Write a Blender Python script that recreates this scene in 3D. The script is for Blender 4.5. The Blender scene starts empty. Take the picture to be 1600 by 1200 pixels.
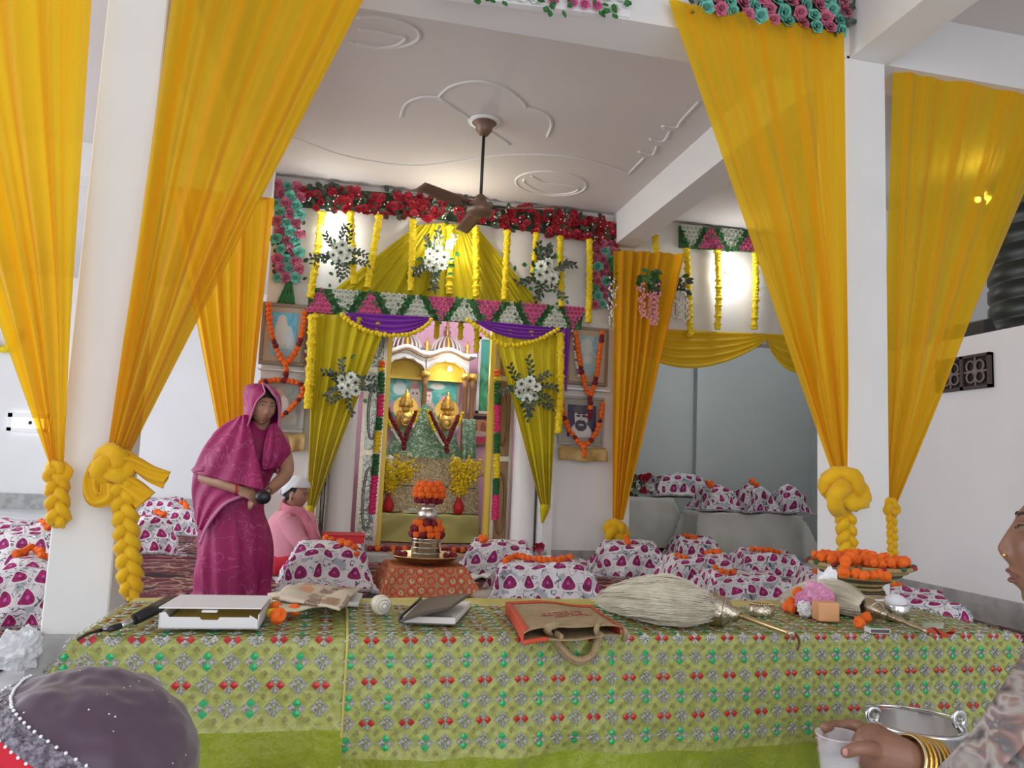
import bpy, bmesh, math, random
from math import sin, cos, pi, radians, sqrt, exp
from mathutils import Vector, Matrix, noise, Euler
V = Vector
SC = bpy.context.scene
COL = SC.collection
# ------------------------------------------------------------------ camera
FPX, CAMH = 1200.0, 0.88
YAW, PITCH, ROLL = radians(12.2), radians(6.3), radians(2.5)
fw = V((sin(YAW)*cos(PITCH), cos(YAW)*cos(PITCH), sin(PITCH)))
r0 = V((cos(YAW), -sin(YAW), 0)); u0 = r0.cross(fw)
cr = cos(ROLL)*r0 + sin(ROLL)*u0; cu = -sin(ROLL)*r0 + cos(ROLL)*u0
CP = V((0, 0, CAMH))
cam_d = bpy.data.cameras.new('camera'); cam = bpy.data.objects.new('camera', cam_d); COL.objects.link(cam)
cam.matrix_world = Matrix(((cr.x, cu.x, -fw.x, CP.x), (cr.y, cu.y, -fw.y, CP.y), (cr.z, cu.z, -fw.z, CP.z), (0, 0, 0, 1)))
cam_d.sensor_width = 36; cam_d.lens = 36*FPX/1600; cam_d.clip_start = .05
SC.camera = cam
# ------------------------------------------------------------------ world, exposure, large daylight openings
wd = bpy.data.worlds.new('sky'); SC.world = wd; wd.use_nodes = True
bg = wd.node_tree.nodes['Background']; bg.inputs[0].default_value = (.80, .87, 1, 1); bg.inputs[1].default_value = .5
SC.view_settings.view_transform = 'Standard'; SC.view_settings.look = 'None'
SC.view_settings.gamma = 1; SC.view_settings.use_curve_mapping = False; SC.view_settings.exposure = 0.18
def area(name, loc, rot, sx, sy, power, color):
    l = bpy.data.lights.new(name, 'AREA'); l.shape = 'RECTANGLE'; l.size = sx; l.size_y = sy; l.energy = power; l.color = color
    o = bpy.data.objects.new(name, l); COL.objects.link(o); o.location = loc; o.rotation_euler = rot
    return o
# open verandah side at the left, and the open entrance side behind the photographer
area('daylight_left_bays', (-6.6, 5.2, 1.75), (0, -pi/2, 0), 3.0, 9.0, 350, (.93, .97, 1))
area('daylight_entrance', (0.3, -2.9, 1.7), (pi/2, 0, 0), 7.0, 3.0, 145, (.98, .985, 1))
# ------------------------------------------------------------------ helpers
def at(px, py, X=None, Y=None, Z=None):
    """a point of the place seen at a pixel of the 1600x1200 frame, on a given plane"""
    d = (px-800)/FPX*cr - (py-600)/FPX*cu + fw
    if X is not None: t = (X-CP.x)/d.x
    elif Y is not None: t = (Y-CP.y)/d.y
    else: t = (Z-CP.z)/d.z
    return CP + t*d
WL = {}
def link(o, parent=None, wl=None):
    COL.objects.link(o)
    if parent is not None: o.parent = parent
    WL[o.name] = V(wl) if wl is not None else V((0, 0, 0))
    return o
def tag(o, label=None, cat=None, group=None, kind=None):
    if label: o['label'] = label
    if cat: o['category'] = cat
    if group: o['group'] = group
    if kind: o['kind'] = kind
    return o
def thing(name, label, cat, loc=(0, 0, 0), group=None):
    o = bpy.data.objects.new(name, None); o.empty_display_size = .1
    link(o, None, loc); o.location = loc
    return tag(o, label, cat, group)
def mesh(name, v, f, mats, smooth=False, uv=None, mi=None):
    me = bpy.data.meshes.new(name); me.from_pydata([tuple(p) for p in v], [], f)
    for m in (mats if isinstance(mats, (list, tuple)) else [mats]): me.materials.append(m)
    if mi: me.polygons.foreach_set('material_index', mi)
    if smooth: me.polygons.foreach_set('use_smooth', [True]*len(me.polygons))
    if uv:
        L = me.uv_layers.new(name='UVMap'); dat = [0.0]*(2*len(me.loops))
        for i, lp in enumerate(me.loops):
            a = uv[lp.vertex_index]; dat[2*i] = a[0]; dat[2*i+1] = a[1]
        L.data.foreach_set('uv', dat)
    me.update()
    return me
def mk(name, vf, mats, parent=None, smooth=False, uv=None, mi=None, org=None):
    """one mesh object from world coordinates"""
    v, f = vf
    w = WL[parent.name] if parent is not None else V(org if org is not None else (0, 0, 0))
    v = [V(p)-w for p in v]
    o = bpy.data.objects.new(name, mesh(name, v, f, mats, smooth, uv, mi))
    link(o, parent, w)
    if parent is None: o.location = w
    return o
def inst(name, me, parent, loc, rot=None, sc=1.0):
    o = bpy.data.objects.new(name, me)
    w = WL[parent.name] if parent is not None else V((0, 0, 0))
    link(o, parent, w)
    m = Matrix.Translation(V(loc)-w)
    if rot is not None: m = m @ rot.to_4x4()
    s = sc if isinstance(sc, (tuple, list)) else (sc, sc, sc)
    o.matrix_basis = m @ Matrix.Diagonal((s[0], s[1], s[2], 1))
    return o
def struct(name, vf, mat, parent=None, **k):
    o = mk(name, vf, mat, parent, **k)
    if parent is None: o['kind'] = 'structure'
    return o
def bev(o, w=.01, n=2):
    m = o.modifiers.new('bevel', 'BEVEL'); m.width = w; m.segments = n; m.limit_method = 'ANGLE'; return o
def solid(o, t=.004, off=0):
    m = o.modifiers.new('thick', 'SOLIDIFY'); m.thickness = t; m.offset = off; return o
def join(*ps):
    v = []; f = []
    for a, b in ps:
        n = len(v); v += list(a); f += [tuple(i+n for i in q) for q in b]
    return v, f
def xf(vf, m): return [m @ V(p) for p in vf[0]], vf[1]
def bx(x0, x1, y0, y1, z0, z1):
    v = [(x, y, z) for z in (z0, z1) for y in (y0, y1) for x in (x0, x1)]
    return v, [(0, 2, 3, 1), (4, 5, 7, 6), (0, 1, 5, 4), (2, 6, 7, 3), (0, 4, 6, 2), (1, 3, 7, 5)]
def cbox(c, s): return bx(c[0]-s[0]/2, c[0]+s[0]/2, c[1]-s[1]/2, c[1]+s[1]/2, c[2]-s[2]/2, c[2]+s[2]/2)
def prism(poly, y0, y1):
    """outline in (x,z), extruded along y; convex-ish ngon ends"""
    n = len(poly)
    v = [(x, y0, z) for x, z in poly]+[(x, y1, z) for x, z in poly]
    f = [tuple(range(n)), tuple(range(2*n-1, n-1, -1))]+[(i, i+n, (i+1) % n+n, (i+1) % n) for i in range(n)]
    return v, f
def frames(path):
    P = [V(p) for p in path]; n = len(P); T = []
    for i in range(n):
        t = P[min(i+1, n-1)]-P[max(i-1, 0)]
        T.append(t.normalized() if t.length > 1e-9 else V((0, 0, 1)))
    up = V((0, 0, 1)) if abs(T[0].z) < .9 else V((1, 0, 0))
    a = (up-T[0]*up.dot(T[0])).normalized(); out = []
    for i in range(n):
        a = a-T[i]*a.dot(T[i])
        a = a.normalized() if a.length > 1e-9 else T[i].orthogonal().normalized()
        out.append((P[i], a, T[i].cross(a)))
    return out
def tube(path, r, n=8, cap=True, flat=1.0):
    fr = frames(path); m = len(fr); v = []; f = []
    for i, (p, a, b) in enumerate(fr):
        ri = r[i] if isinstance(r, (list, tuple)) else (r(i/(m-1)) if callable(r) else r)
        for k in range(n):
            t = 2*pi*k/n; v.append(p+a*(cos(t)*ri)+b*(sin(t)*ri*flat))
    for i in range(m-1):
        for k in range(n):
            k2 = (k+1) % n; f.append((i*n+k, i*n+k2, (i+1)*n+k2, (i+1)*n+k))
    if cap: f += [tuple(range(n-1, -1, -1)), tuple((m-1)*n+k for k in range(n))]
    return v, f
def ring(path, r, n=8):
    """closed tube"""
    P = [V(p) for p in path]; m = len(P); v = []; f = []; c = sum(P, V())/m
    for i in range(m):
        t = (P[(i+1) % m]-P[i-1]).normalized(); a = P[i]-c; a = (a-t*a.dot(t)).normalized(); b = t.cross(a)
        for k in range(n): v.append(P[i]+a*cos(2*pi*k/n)*r+b*sin(2*pi*k/n)*r)
    for i in range(m):
        for k in range(n):
            f.append((i*n+k, i*n+(k+1) % n, ((i+1) % m)*n+(k+1) % n, ((i+1) % m)*n+k))
    return v, f
def lathe(prof, n=24, c=(0, 0, 0), cap=True):
    v = []; f = []; m = len(prof)
    for r, z in prof:
        for k in range(n): v.append(V((c[0]+r*cos(2*pi*k/n), c[1]+r*sin(2*pi*k/n), c[2]+z)))
    for i in range(m-1):
        for k in range(n): f.append((i*n+k, i*n+(k+1) % n, (i+1)*n+(k+1) % n, (i+1)*n+k))
    if cap: f += [tuple(range(n-1, -1, -1)), tuple((m-1)*n+k for k in range(n))]
    return v, f
def grid(fn, nu, nv, wrap=False):
    v = []; f = []; uv = []
    cu_ = nu if wrap else nu+1
    for j in range(nv+1):
        for i in range(cu_):
            v.append(V(fn(i/nu, j/nv))); uv.append((i/nu, j/nv))
    for j in range(nv):
        for i in range(nu):
            i2 = (i+1) % cu_
            f.append((j*cu_+i, j*cu_+i2, (j+1)*cu_+i2, (j+1)*cu_+i))
    return (v, f), uv
def ell(c, r, nu=12, nv=8, m=None):
    v = []; f = []
    for j in range(1, nv):
        for i in range(nu):
            a, b = 2*pi*i/nu, pi*j/nv-pi/2
            v.append(V((r[0]*cos(a)*cos(b), r[1]*sin(a)*cos(b), r[2]*sin(b))))
    v += [V((0, 0, -r[2])), V((0, 0, r[2]))]; s, t = len(v)-2, len(v)-1
    for j in range(nv-2):
        for i in range(nu): f.append((j*nu+i, j*nu+(i+1) % nu, (j+1)*nu+(i+1) % nu, (j+1)*nu+i))
    for i in range(nu):
        f.append((s, (i+1) % nu, i)); f.append((t, (nv-2)*nu+i, (nv-2)*nu+(i+1) % nu))
    if m is not None: v = [m @ p for p in v]
    return [p+V(c) for p in v], f
def poly(pts, k):
    """catmull-rom through points, k segments per span"""
    P = [V(p) for p in pts]; out = []
    for i in range(len(P)-1):
        a, b, c, d = P[max(i-1, 0)], P[i], P[i+1], P[min(i+2, len(P)-1)]
        for j in range(k):
            t = j/k; out.append(.5*((2*b)+(c-a)*t+(2*a-5*b+4*c-d)*t*t+(3*b-a-3*c+d)*t**3))
    out.append(P[-1]); return out
def resample(path, step):
    P = [V(p) for p in path]; out = [P[0]]; acc = 0
    for i in range(len(P)-1):
        a, b = P[i], P[i+1]; L = (b-a).length; d = step-acc
        while d <= L: out.append(a+(b-a)*(d/L)); d += step
        acc = (acc+L) % step if L else acc
        acc = L-(d-step)
    return out
def nz(p, s=1.0, seed=0): return noise.noise(V((p[0]*s+seed*7.3, p[1]*s-seed*3.1, p[2]*s+seed*1.7)))
# ------------------------------------------------------------------ materials
MATS = {}
class NT:
    def __init__(s, name):
        s.m = bpy.data.materials.new(name); s.m.use_nodes = True; s.t = s.m.node_tree
        s.b = s.t.nodes['Principled BSDF']; s.out = s.t.nodes['Material Output']
    def n(s, t, **k):
        x = s.t.nodes.new('ShaderNode'+t)
        for a, b in k.items(): setattr(x, a, b)
        return x
    def l(s, a, b): s.t.links.new(a, b)
    def setv(s, sock, val):
        if hasattr(val, 'is_output') or isinstance(val, bpy.types.NodeSocket): s.l(val, sock)
        else: sock.default_value = val
    def math(s, op, a, b=0.0, c=None):
        x = s.n('Math', operation=op); s.setv(x.inputs[0], a); s.setv(x.inputs[1], b)
        if c is not None: s.setv(x.inputs[2], c)
        return x.outputs[0]
    def mix(s, fac, a, b):
        x = s.n('Mix', data_type='RGBA'); s.setv(x.inputs[0], fac)
        for i, q in ((6, a), (7, b)): s.setv(x.inputs[i], q if not isinstance(q, tuple) else (*q[:3], 1))
        return x.outputs[2]
    def coord(s, kind='Object'): return s.n('TexCoord').outputs[kind]
    def noise(s, scale, vec=None, detail=3, dist=0):
        x = s.n('TexNoise'); x.inputs['Scale'].default_value = scale; x.inputs['Detail'].default_value = detail; x.inputs['Distortion'].default_value = dist
        if vec is not None: s.l(vec, x.inputs['Vector'])
        return x.outputs['Fac']
    def ramp(s, fac, stops):
        x = s.n('ValToRGB'); e = x.color_ramp.elements
        while len(e) < len(stops): e.new(.5)
        for q, (p, c) in zip(e, stops): q.position = p; q.color = (*c[:3], 1)
        s.l(fac, x.inputs[0]); return x.outputs[0]
    def step(s, v, lo, hi):
        x = s.n('MapRange', interpolation_type='SMOOTHSTEP'); s.setv(x.inputs[0], v); x.inputs[1].default_value = lo; x.inputs[2].default_value = hi
        return x.outputs[0]
    def bump(s, h, strength=.3, dist=.01):
        x = s.n('Bump'); x.inputs['Strength'].default_value = strength; x.inputs['Distance'].default_value = dist
        s.l(h, x.inputs['Height']); s.l(x.outputs[0], s.b.inputs['Normal'])
    def base(s, c): s.setv(s.b.inputs['Base Color'], (*c, 1) if isinstance(c, tuple) else c)
    def sep(s, v):
        x = s.n('SeparateXYZ'); s.l(v, x.inputs[0]); return x.outputs
def mat(name, c, rough=.6, metal=0.0, var=0.0, vs=6.0, bump=0.0, bs=60.0, c2=None, spec=None, sheen=0.0, emit=None, es=0.0):
    t = NT(name); t.b.inputs['Roughness'].default_value = rough; t.b.inputs['Metallic'].default_value = metal
    if spec is not None: t.b.inputs['Specular IOR Level'].default_value = spec
    if sheen: t.b.inputs['Sheen Weight'].default_value = sheen
    if var or c2:
        d = c2 if c2 else tuple(x*(1-var) for x in c)
        t.base(t.mix(t.step(t.noise(vs, t.coord()), .35, .65), c, d))
    else: t.base(c)
    if bump: t.bump(t.noise(bs, t.coord()), bump, .01)
    if emit: t.b.inputs['Emission Color'].default_value = (*emit, 1); t.b.inputs['Emission Strength'].default_value = es
    MATS[name] = t.m
    return t.m
def cloth(name, c, c2=None, transl=.35, transp=0.0, rough=.6, vs=3.0, weave=0.0, sheen=.2, wd=.004, ws=.25, streak=0.0):
    """thin fabric: reflects, lets light through, and for sheer stuff lets sight through"""
    t = NT(name); t.b.inputs['Roughness'].default_value = rough; t.b.inputs['Sheen Weight'].default_value = sheen
    t.b.inputs['Specular IOR Level'].default_value = .25
    if streak:   # long folds where the thin cloth lies double
        mp = t.n('Mapping'); mp.inputs['Scale'].default_value = (streak, .5, 1); t.l(t.coord('UV'), mp.inputs[0])
        fac = t.step(t.noise(1.0, mp.outputs[0], 3, .2), .42, .62)
    else: fac = t.step(t.noise(vs, t.coord()), .3, .7)
    col = t.mix(fac, c, c2 or tuple(x*.85 for x in c))
    t.base(col)
    tr = t.n('BsdfTranslucent'); t.l(col, tr.inputs[0])
    a = t.n('MixShader'); a.inputs[0].default_value = transl; t.l(t.b.outputs[0], a.inputs[1]); t.l(tr.outputs[0], a.inputs[2])
    o = a
    if transp:
        tp = t.n('BsdfTransparent'); tp.inputs[0].default_value = (*[min(1, x*1.15+.02) for x in c], 1)
        o = t.n('MixShader'); t.setv(o.inputs[0], t.math('MULTIPLY', t.math('SUBTRACT', 1.25, fac), transp)) if streak else setattr(o.inputs[0], 'default_value', transp); t.l(a.outputs[0], o.inputs[1]); t.l(tp.outputs[0], o.inputs[2])
    if weave: t.bump(t.noise(weave, t.coord(), 4), ws, wd)
    t.l(o.outputs[0], t.out.inputs[0]); MATS[name] = t.m
    return t.m
# ------------------------------------------------------------------ material library
m_wall = mat('white_plaster', (.80, .79, .80), .75, var=.04, vs=1.2, bump=.06, bs=25)
m_ceil = mat('ceiling_paint', (.70, .655, .645), .8, var=.05, vs=.8)
m_mould = mat('moulding_plaster', (.76, .735, .73), .7)
m_beam = mat('beam_paint', (.76, .745, .74), .75, var=.05, vs=1.0)
m_pillar = mat('pillar_paint', (.78, .775, .765), .7, var=.05, vs=1.5, bump=.05, bs=18)
m_greywall = mat('grey_painted_wall', (.50, .53, .53), .7, var=.06, vs=.9)
m_pink = mat('pink_wall', (.82, .47, .66), .7)
m_granite = mat('granite_skirting', (.42, .42, .41), .5, c2=(.30, .30, .295), vs=9)
m_marble = mat('marble_floor', (.72, .73, .74), .35, c2=(.60, .61, .62), vs=2.0)
m_white = mat('white_gloss', (.82, .82, .83), .4)
m_carve = mat('carved_white_trim', (.80, .79, .79), .6, bump=.9, bs=55)
m_dark = mat('dark_metal', (.03, .03, .032), .45, .3)
m_black = mat('black_plastic', (.012, .012, .014), .35)
m_tank = mat('black_tank_plastic', (.012, .016, .014), .4)
m_grille = mat('brown_grille', (.055, .035, .035), .6)
m_steel = mat('stainless_steel', (.62, .62, .62), .22, 1.0)
m_silver = mat('worked_silver', (.70, .66, .60), .28, 1.0, bump=.5, bs=60)
m_embsilver = mat('embossed_silver_panel', (.34, .36, .32), .33, 1.0, bump=1.0, bs=28)
m_brass = mat('brass', (.62, .48, .26), .3, 1.0)
m_oldsilver = mat('old_silver', (.52, .46, .36), .3, 1.0, bump=.35, bs=90)
m_gold = mat('gold_leaf', (.78, .50, .12), .32, .85, bump=.4, bs=60)
m_goldpaint = mat('gold_paint', (.80, .58, .08), .45, .2)
m_bronze = mat('bronze_paint', (.30, .17, .08), .4, .4)
m_domeb = mat('dome_brown', (.22, .09, .045), .45)
m_domew = mat('dome_silver_grey', (.55, .55, .58), .4, .3)
m_red = mat('red_plain', (.55, .012, .02), .5)
m_orange = mat('orange_marigold', (.87, .17, .008), .75, c2=(.70, .09, .005), vs=60)
m_yellowfl = mat('yellow_marigold', (.86, .66, .012), .75, c2=(.72, .50, .01), vs=60)
m_maroonfl = mat('maroon_flower', (.22, .008, .02), .75, c2=(.12, .004, .01), vs=60)
def rosemat(name, c, c2):
    t = NT(name); o = t.coord('Object'); q = t.sep(o)
    r = t.math('SQRT', t.math('ADD', t.math('MULTIPLY', q[0], q[0]), t.math('MULTIPLY', q[1], q[1])))
    a = t.mix(t.step(r, .15, .62), tuple(x*.55 for x in c2), c); a = t.mix(t.step(t.noise(3, o), .45, .65), a, c2)
    t.base(a); t.b.inputs['Roughness'].default_value = .6; MATS[name] = t.m
    return t.m
m_pinkrose = rosemat('pink_rose', (.80, .16, .36), (.62, .09, .24))
m_pinkrose2 = rosemat('dusty_pink_rose', (.66, .17, .27), (.50, .10, .18))
m_tealrose = rosemat('mint_rose', (.20, .58, .46), (.10, .42, .33))
m_whiterose = rosemat('ivory_rose', (.78, .80, .72), (.62, .68, .56))
m_redfl = rosemat('crimson_bloom', (.55, .018, .035), (.34, .01, .03))
m_leaf = mat('green_leaf', (.03, .19, .035), .5, c2=(.015, .10, .02), vs=20)
m_leafd = mat('dark_leaf', (.035, .045, .04), .5, c2=(.06, .09, .05), vs=20)
m_mag_leaf = mat('variegated_leaf', (.13, .16, .13), .5, c2=(.04, .05, .045), vs=30)
m_stem = mat('flower_stem', (.06, .12, .04), .6)
m_daisyc = mat('daisy_centre', (.05, .04, .03), .7)
m_greenpad = mat('bouquet_green', (.04, .28, .12), .6)
m_wist = mat('wisteria_white', (.78, .78, .74), .6)
m_wistp = mat('wisteria_pink', (.76, .32, .34), .6)
m_pinkseg = mat('hot_pink_garland', (.80, .03, .18), .7, c2=(.6, .02, .14), vs=60)
m_greenseg = mat('green_garland', (.02, .16, .03), .7, c2=(.01, .08, .015), vs=60)
c_yel = cloth('golden_sheer', (.84, .54, .016), (.84, .42, .004), .45, .24, .6, 1.2, streak=16)
c_yel2 = cloth('amber_sheer', (.86, .50, .008), (.86, .38, .003), .42, .12, .6, 1.2, streak=12)
c_knot = cloth('golden_knotted_cloth', (.84, .50, .008), (.78, .42, .006), .12, 0, .65, 6, 45)
c_shr = cloth('lemon_satin', (.66, .55, .008), (.58, .47, .006), .22, 0, .42, 2)
c_pur = cloth('purple_satin', (.26, .03, .46), (.20, .02, .38), .15, 0, .35, 2)
c_swag = cloth('mustard_swag', (.84, .55, .01), (.74, .47, .01), .2, 0, .55, 2)
c_grey = cloth('grey_sheet', (.66, .65, .61), (.58, .57, .54), .1, 0, .7, 2)
c_white = cloth('white_cotton', (.80, .81, .84), (.72, .73, .76), .15, 0, .7, 8)
c_satin = cloth('olive_satin', (.52, .50, .17), (.40, .38, .12), .1, 0, .32, 2)
c_limesatin = cloth('lime_satin', (.29, .36, .025), (.21, .25, .015), .08, 0, .30, 3, 13, wd=.05, ws=.8)
c_pink = cloth('pink_kurta_cotton', (.78, .34, .42), (.72, .29, .37), .1, 0, .75, 5)
c_redp = cloth('red_cotton', (.58, .015, .035), (.48, .01, .03), .1, 0, .7, 5)
c_jute = mat('jute', (.40, .29, .16), .85, c2=(.34, .24, .13), vs=40, bump=.5, bs=220)
m_orangecl = mat('orange_cloth_trim', (.52, .065, .025), .75)
m_paper = mat('paper', (.72, .70, .66), .7)
m_card = mat('white_card', (.72, .72, .735), .55)
m_brownlea = mat('brown_leather', (.085, .065, .055), .5)
m_conch = mat('conch_shell', (.62, .56, .44), .4, c2=(.72, .68, .58), vs=14)
m_skin = mat('skin_brown', (.40, .215, .14), .55, c2=(.35, .185, .12), vs=14)
m_skin2 = mat('skin_deep_brown', (.22, .105, .065), .5, c2=(.185, .085, .052), vs=16)
m_hair = mat('dark_hair', (.012, .010, .010), .5)
m_eye = mat('eye_white', (.70, .68, .64), .3)
m_iris = mat('dark_iris', (.015, .010, .008), .2)
m_lip = mat('lip', (.30, .085, .075), .5)
m_lip2 = mat('dark_lip', (.16, .05, .05), .5)
m_bulb = mat('lit_bulb', (1, 1, 1), .4, emit=(1, .97, .9), es=40)
m_tubel = mat('lit_tube', (1, 1, 1), .4, emit=(.9, .95, 1), es=20)
m_sky = mat('bright_pane', (1, 1, 1), .5, emit=(.95, .98, 1), es=1.6)
m_plate = mat('ledge_white', (.80, .80, .80), .5)
m_frame = mat('frame_wood', (.28, .22, .16), .5)
m_frame2 = mat('frame_silver', (.38, .37, .34), .45, .2)
m_greenmat = mat('green_mat', (.01, .14, .05), .9)
m_wood = mat('dark_wood', (.12, .06, .03), .5)
m_plasticbag = mat('thin_white_plastic', (.80, .80, .84), .35)

# printed cotton: rows of plum paisley motifs on white with grey scrollwork
def printed(name, motif, cell=1.0, paisley=True):
    t = NT(name); uvx = t.sep(t.coord('UV'))
    u, v = t.math('MULTIPLY', uvx[0], cell), t.math('MULTIPLY', uvx[1], cell)
    row = t.math('FLOOR', v); off = t.math('MULTIPLY', t.math('MODULO', t.math('ABSOLUTE', row), 2.0), .5)
    x = t.math('SUBTRACT', t.math('FRACT', t.math('ADD', u, off)), .5)
    y = t.math('SUBTRACT', t.math('FRACT', v), .46)
    # heart / teardrop: narrower towards the top, and bent for paisley
    xx = t.math('ADD', x, t.math('MULTIPLY', t.math('MULTIPLY', y, y), .9 if paisley else 0.0))
    k = t.math('ADD', 1.0, t.math('MULTIPLY', y, 1.5))
    d = t.math('SQRT', t.math('ADD', t.math('POWER', t.math('ABSOLUTE', t.math('MULTIPLY', xx, k)), 2.0), t.math('MULTIPLY', t.math('MULTIPLY', y, y), .72)))
    obj = t.coord('UV')
    mp = t.n('Mapping'); mp.inputs['Scale'].default_value = (cell, cell, cell); t.l(obj, mp.inputs[0])
    w = t.noise(1.9, mp.outputs[0], 1, 1.2)
    line = t.math('LESS_THAN', t.math('ABSOLUTE', t.math('SUBTRACT', w, .5)), .020)
    w2 = t.noise(1.1, mp.outputs[0], 2, .5)
    groundc = t.mix(t.step(w2, .54, .60), (.74, .72, .75), (.42, .45, .50))
    ground = t.mix(line, groundc, (.10, .10, .14))
    ringm = t.math('LESS_THAN', d, .345)
    c = t.mix(ringm, ground, (.78, .74, .76))
    inner = t.mix(t.step(t.noise(5, mp.outputs[0], 1), .45, .6), motif, tuple(q*.55 for q in motif))
    c = t.mix(t.math('LESS_THAN', d, .275), c, inner)
    c = t.mix(t.math('LESS_THAN', d, .07), c, (.62, .10, .42))
    t.base(c); t.b.inputs['Roughness'].default_value = .8
    MATS[name] = t.m
    return t.m
m_print = printed('printed_cotton_hearts', (.31, .018, .135), 1.0, False)
m_print2 = printed('printed_cotton_paisley', (.38, .014, .145), 1.0, True)
m_hem = mat('dark_check_hem', (.10, .09, .12), .8, c2=(.55, .53, .55), vs=120)

def brocade():
    t = NT('red_gold_brocade'); o = t.coord('UV')
    vo = t.n('TexVoronoi'); vo.inputs['Scale'].default_value = 9; vo.inputs['Randomness'].default_value = .25; t.l(o, vo.inputs['Vector'])
    d = vo.outputs['Distance']; n = t.noise(60, o, 2)
    a = t.mix(t.math('LESS_THAN', t.math('ABSOLUTE', t.math('SUBTRACT', d, .42)), .07), (.42, .25, .09), (.62, .03, .015))
    a = t.mix(t.math('LESS_THAN', d, .20), a, (.70, .60, .36))
    a = t.mix(t.math('LESS_THAN', d, .10), a, (.10, .12, .08))
    a = t.mix(t.math('GREATER_THAN', n, .58), a, (.50, .05, .02))
    t.base(a); t.b.inputs['Roughness'].default_value = .5; t.bump(n, .3, .004); return t.m
m_broc = brocade()
def carpet(name, c1, c2, c3, s=1.0):
    t = NT(name); o = t.coord('Object')
    mp = t.n('Mapping'); mp.inputs['Scale'].default_value = (s, s*1.0, s); t.l(o, mp.inputs[0])
    w = t.n('TexWave', wave_type='RINGS'); w.inputs['Scale'].default_value = 1.1; w.inputs['Distortion'].default_value = 9; w.inputs['Detail'].default_value = 2; w.inputs['Detail Scale'].default_value = 1.6
    t.l(mp.outputs[0], w.inputs['Vector'])
    vo = t.n('TexVoronoi', feature='DISTANCE_TO_EDGE'); vo.inputs['Scale'].default_value = 7; t.l(mp.outputs[0], vo.inputs['Vector'])
    n = t.noise(1.3, mp.outputs[0], 2)
    cl = t.noise(1.7, mp.outputs[0], 2, 1.2); cl2 = t.noise(4.5, mp.outputs[0], 2, .8)
    a = t.mix(t.math('LESS_THAN', t.math('ABSOLUTE', t.math('SUBTRACT', cl, .5)), .011), c1, c2)
    a = t.mix(t.math('MULTIPLY', t.math('LESS_THAN', t.math('ABSOLUTE', t.math('SUBTRACT', cl2, .5)), .014), .7), a, c2)
    b = t.mix(t.math('LESS_THAN', vo.outputs['Distance'], .06), a, c2)
    a = t.mix(t.step(n, .52, .58), a, b)
    a = t.mix(t.math('GREATER_THAN', t.noise(2.6, mp.outputs[0], 1), .66), a, c3)
    t.base(a); t.b.inputs['Roughness'].default_value = .95; t.bump(t.noise(300, o), .4, .004); return t.m
m_carpet = carpet('maroon_carpet_pile', (.115, .008, .022), (.42, .27, .20), (.02, .008, .012))
m_carpet2 = carpet('patterned_carpet_pile', (.06, .01, .02), (.34, .27, .25), (.11, .012, .02), 1.8)

def tinsel():
    t = NT('glitter_cloth'); o = t.coord('Object')
    vo = t.n('TexVoronoi'); vo.inputs['Scale'].default_value = 130; t.l(o, vo.inputs['Vector'])
    t.base(t.mix(t.math('GREATER_THAN', t.sep(vo.outputs['Color'])[0], .72), (.36, .29, .17), (.78, .68, .46)))
    t.b.inputs['Roughness'].default_value = .35; t.b.inputs['Metallic'].default_value = .35; t.bump(vo.outputs['Distance'], .5, .006); return t.m
m_tinsel = tinsel()
def greenzari():
    t = NT('green_zari_cloth'); o = t.coord('Object')
    n = t.noise(34, o, 4, 1.5)
    t.base(t.mix(t.step(n, .48, .60), (.10, .24, .13), (.50, .62, .50)))
    t.b.inputs['Roughness'].default_value = .45; t.bump(n, .5, .006); return t.m
m_zari = greenzari()
def sari():
    t = NT('magenta_sari'); o = t.coord('Object')
    vo = t.n('TexVoronoi'); vo.inputs['Scale'].default_value = 5.5; t.l(o, vo.inputs['Vector'])
    w = t.noise(6.5, o, 2, 1.4)
    a = t.mix(t.step(t.noise(2.5, o), .35, .65), (.36, .010, .125), (.28, .006, .095))
    a = t.mix(t.math('MULTIPLY', t.math('LESS_THAN', t.math('ABSOLUTE', t.math('SUBTRACT', w, .52)), .012), .35), a, (.60, .16, .34))
    a = t.mix(t.math('MULTIPLY', t.math('LESS_THAN', vo.outputs['Distance'], .13), .6), a, (.14, .004, .055))
    t.base(a); t.b.inputs['Roughness'].default_value = .6; return t.m
m_sari = sari()
m_sariedge = mat('sari_pink_border', (.58, .20, .36), .6, bump=.4, bs=120)
def veil():
    t = NT('plum_veil_cloth'); o = t.coord('Object')
    vo = t.n('TexVoronoi'); vo.inputs['Scale'].default_value = 150; t.l(o, vo.inputs['Vector'])
    sp = t.math('MULTIPLY', t.math('LESS_THAN', vo.outputs['Distance'], .16), t.math('GREATER_THAN', t.sep(vo.outputs['Color'])[1], .95))
    t.base(t.mix(sp, (.070, .038, .066), (.75, .74, .78)))
    t.b.inputs['Roughness'].default_value = .5; t.b.inputs['Sheen Weight'].default_value = .25; return t.m
m_veil = veil()
m_veilborder = mat('beaded_veil_border', (.075, .055, .08), .4, .2, c2=(.24, .22, .27), vs=130, bump=.8, bs=160)
def shawl():
    t = NT('floral_shawl_cloth'); o = t.coord('Object')
    n = t.noise(19, o, 2, 1.0)
    c = t.ramp(n, [(.34, (.07, .06, .065)), (.42, (.22, .17, .15)), (.50, (.34, .31, .29)), (.55, (.25, .15, .13)), (.62, (.12, .11, .12)), (.72, (.36, .34, .32))])
    t.base(c); t.b.inputs['Roughness'].default_value = .7; return t.m
m_shawl = shawl()
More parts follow.
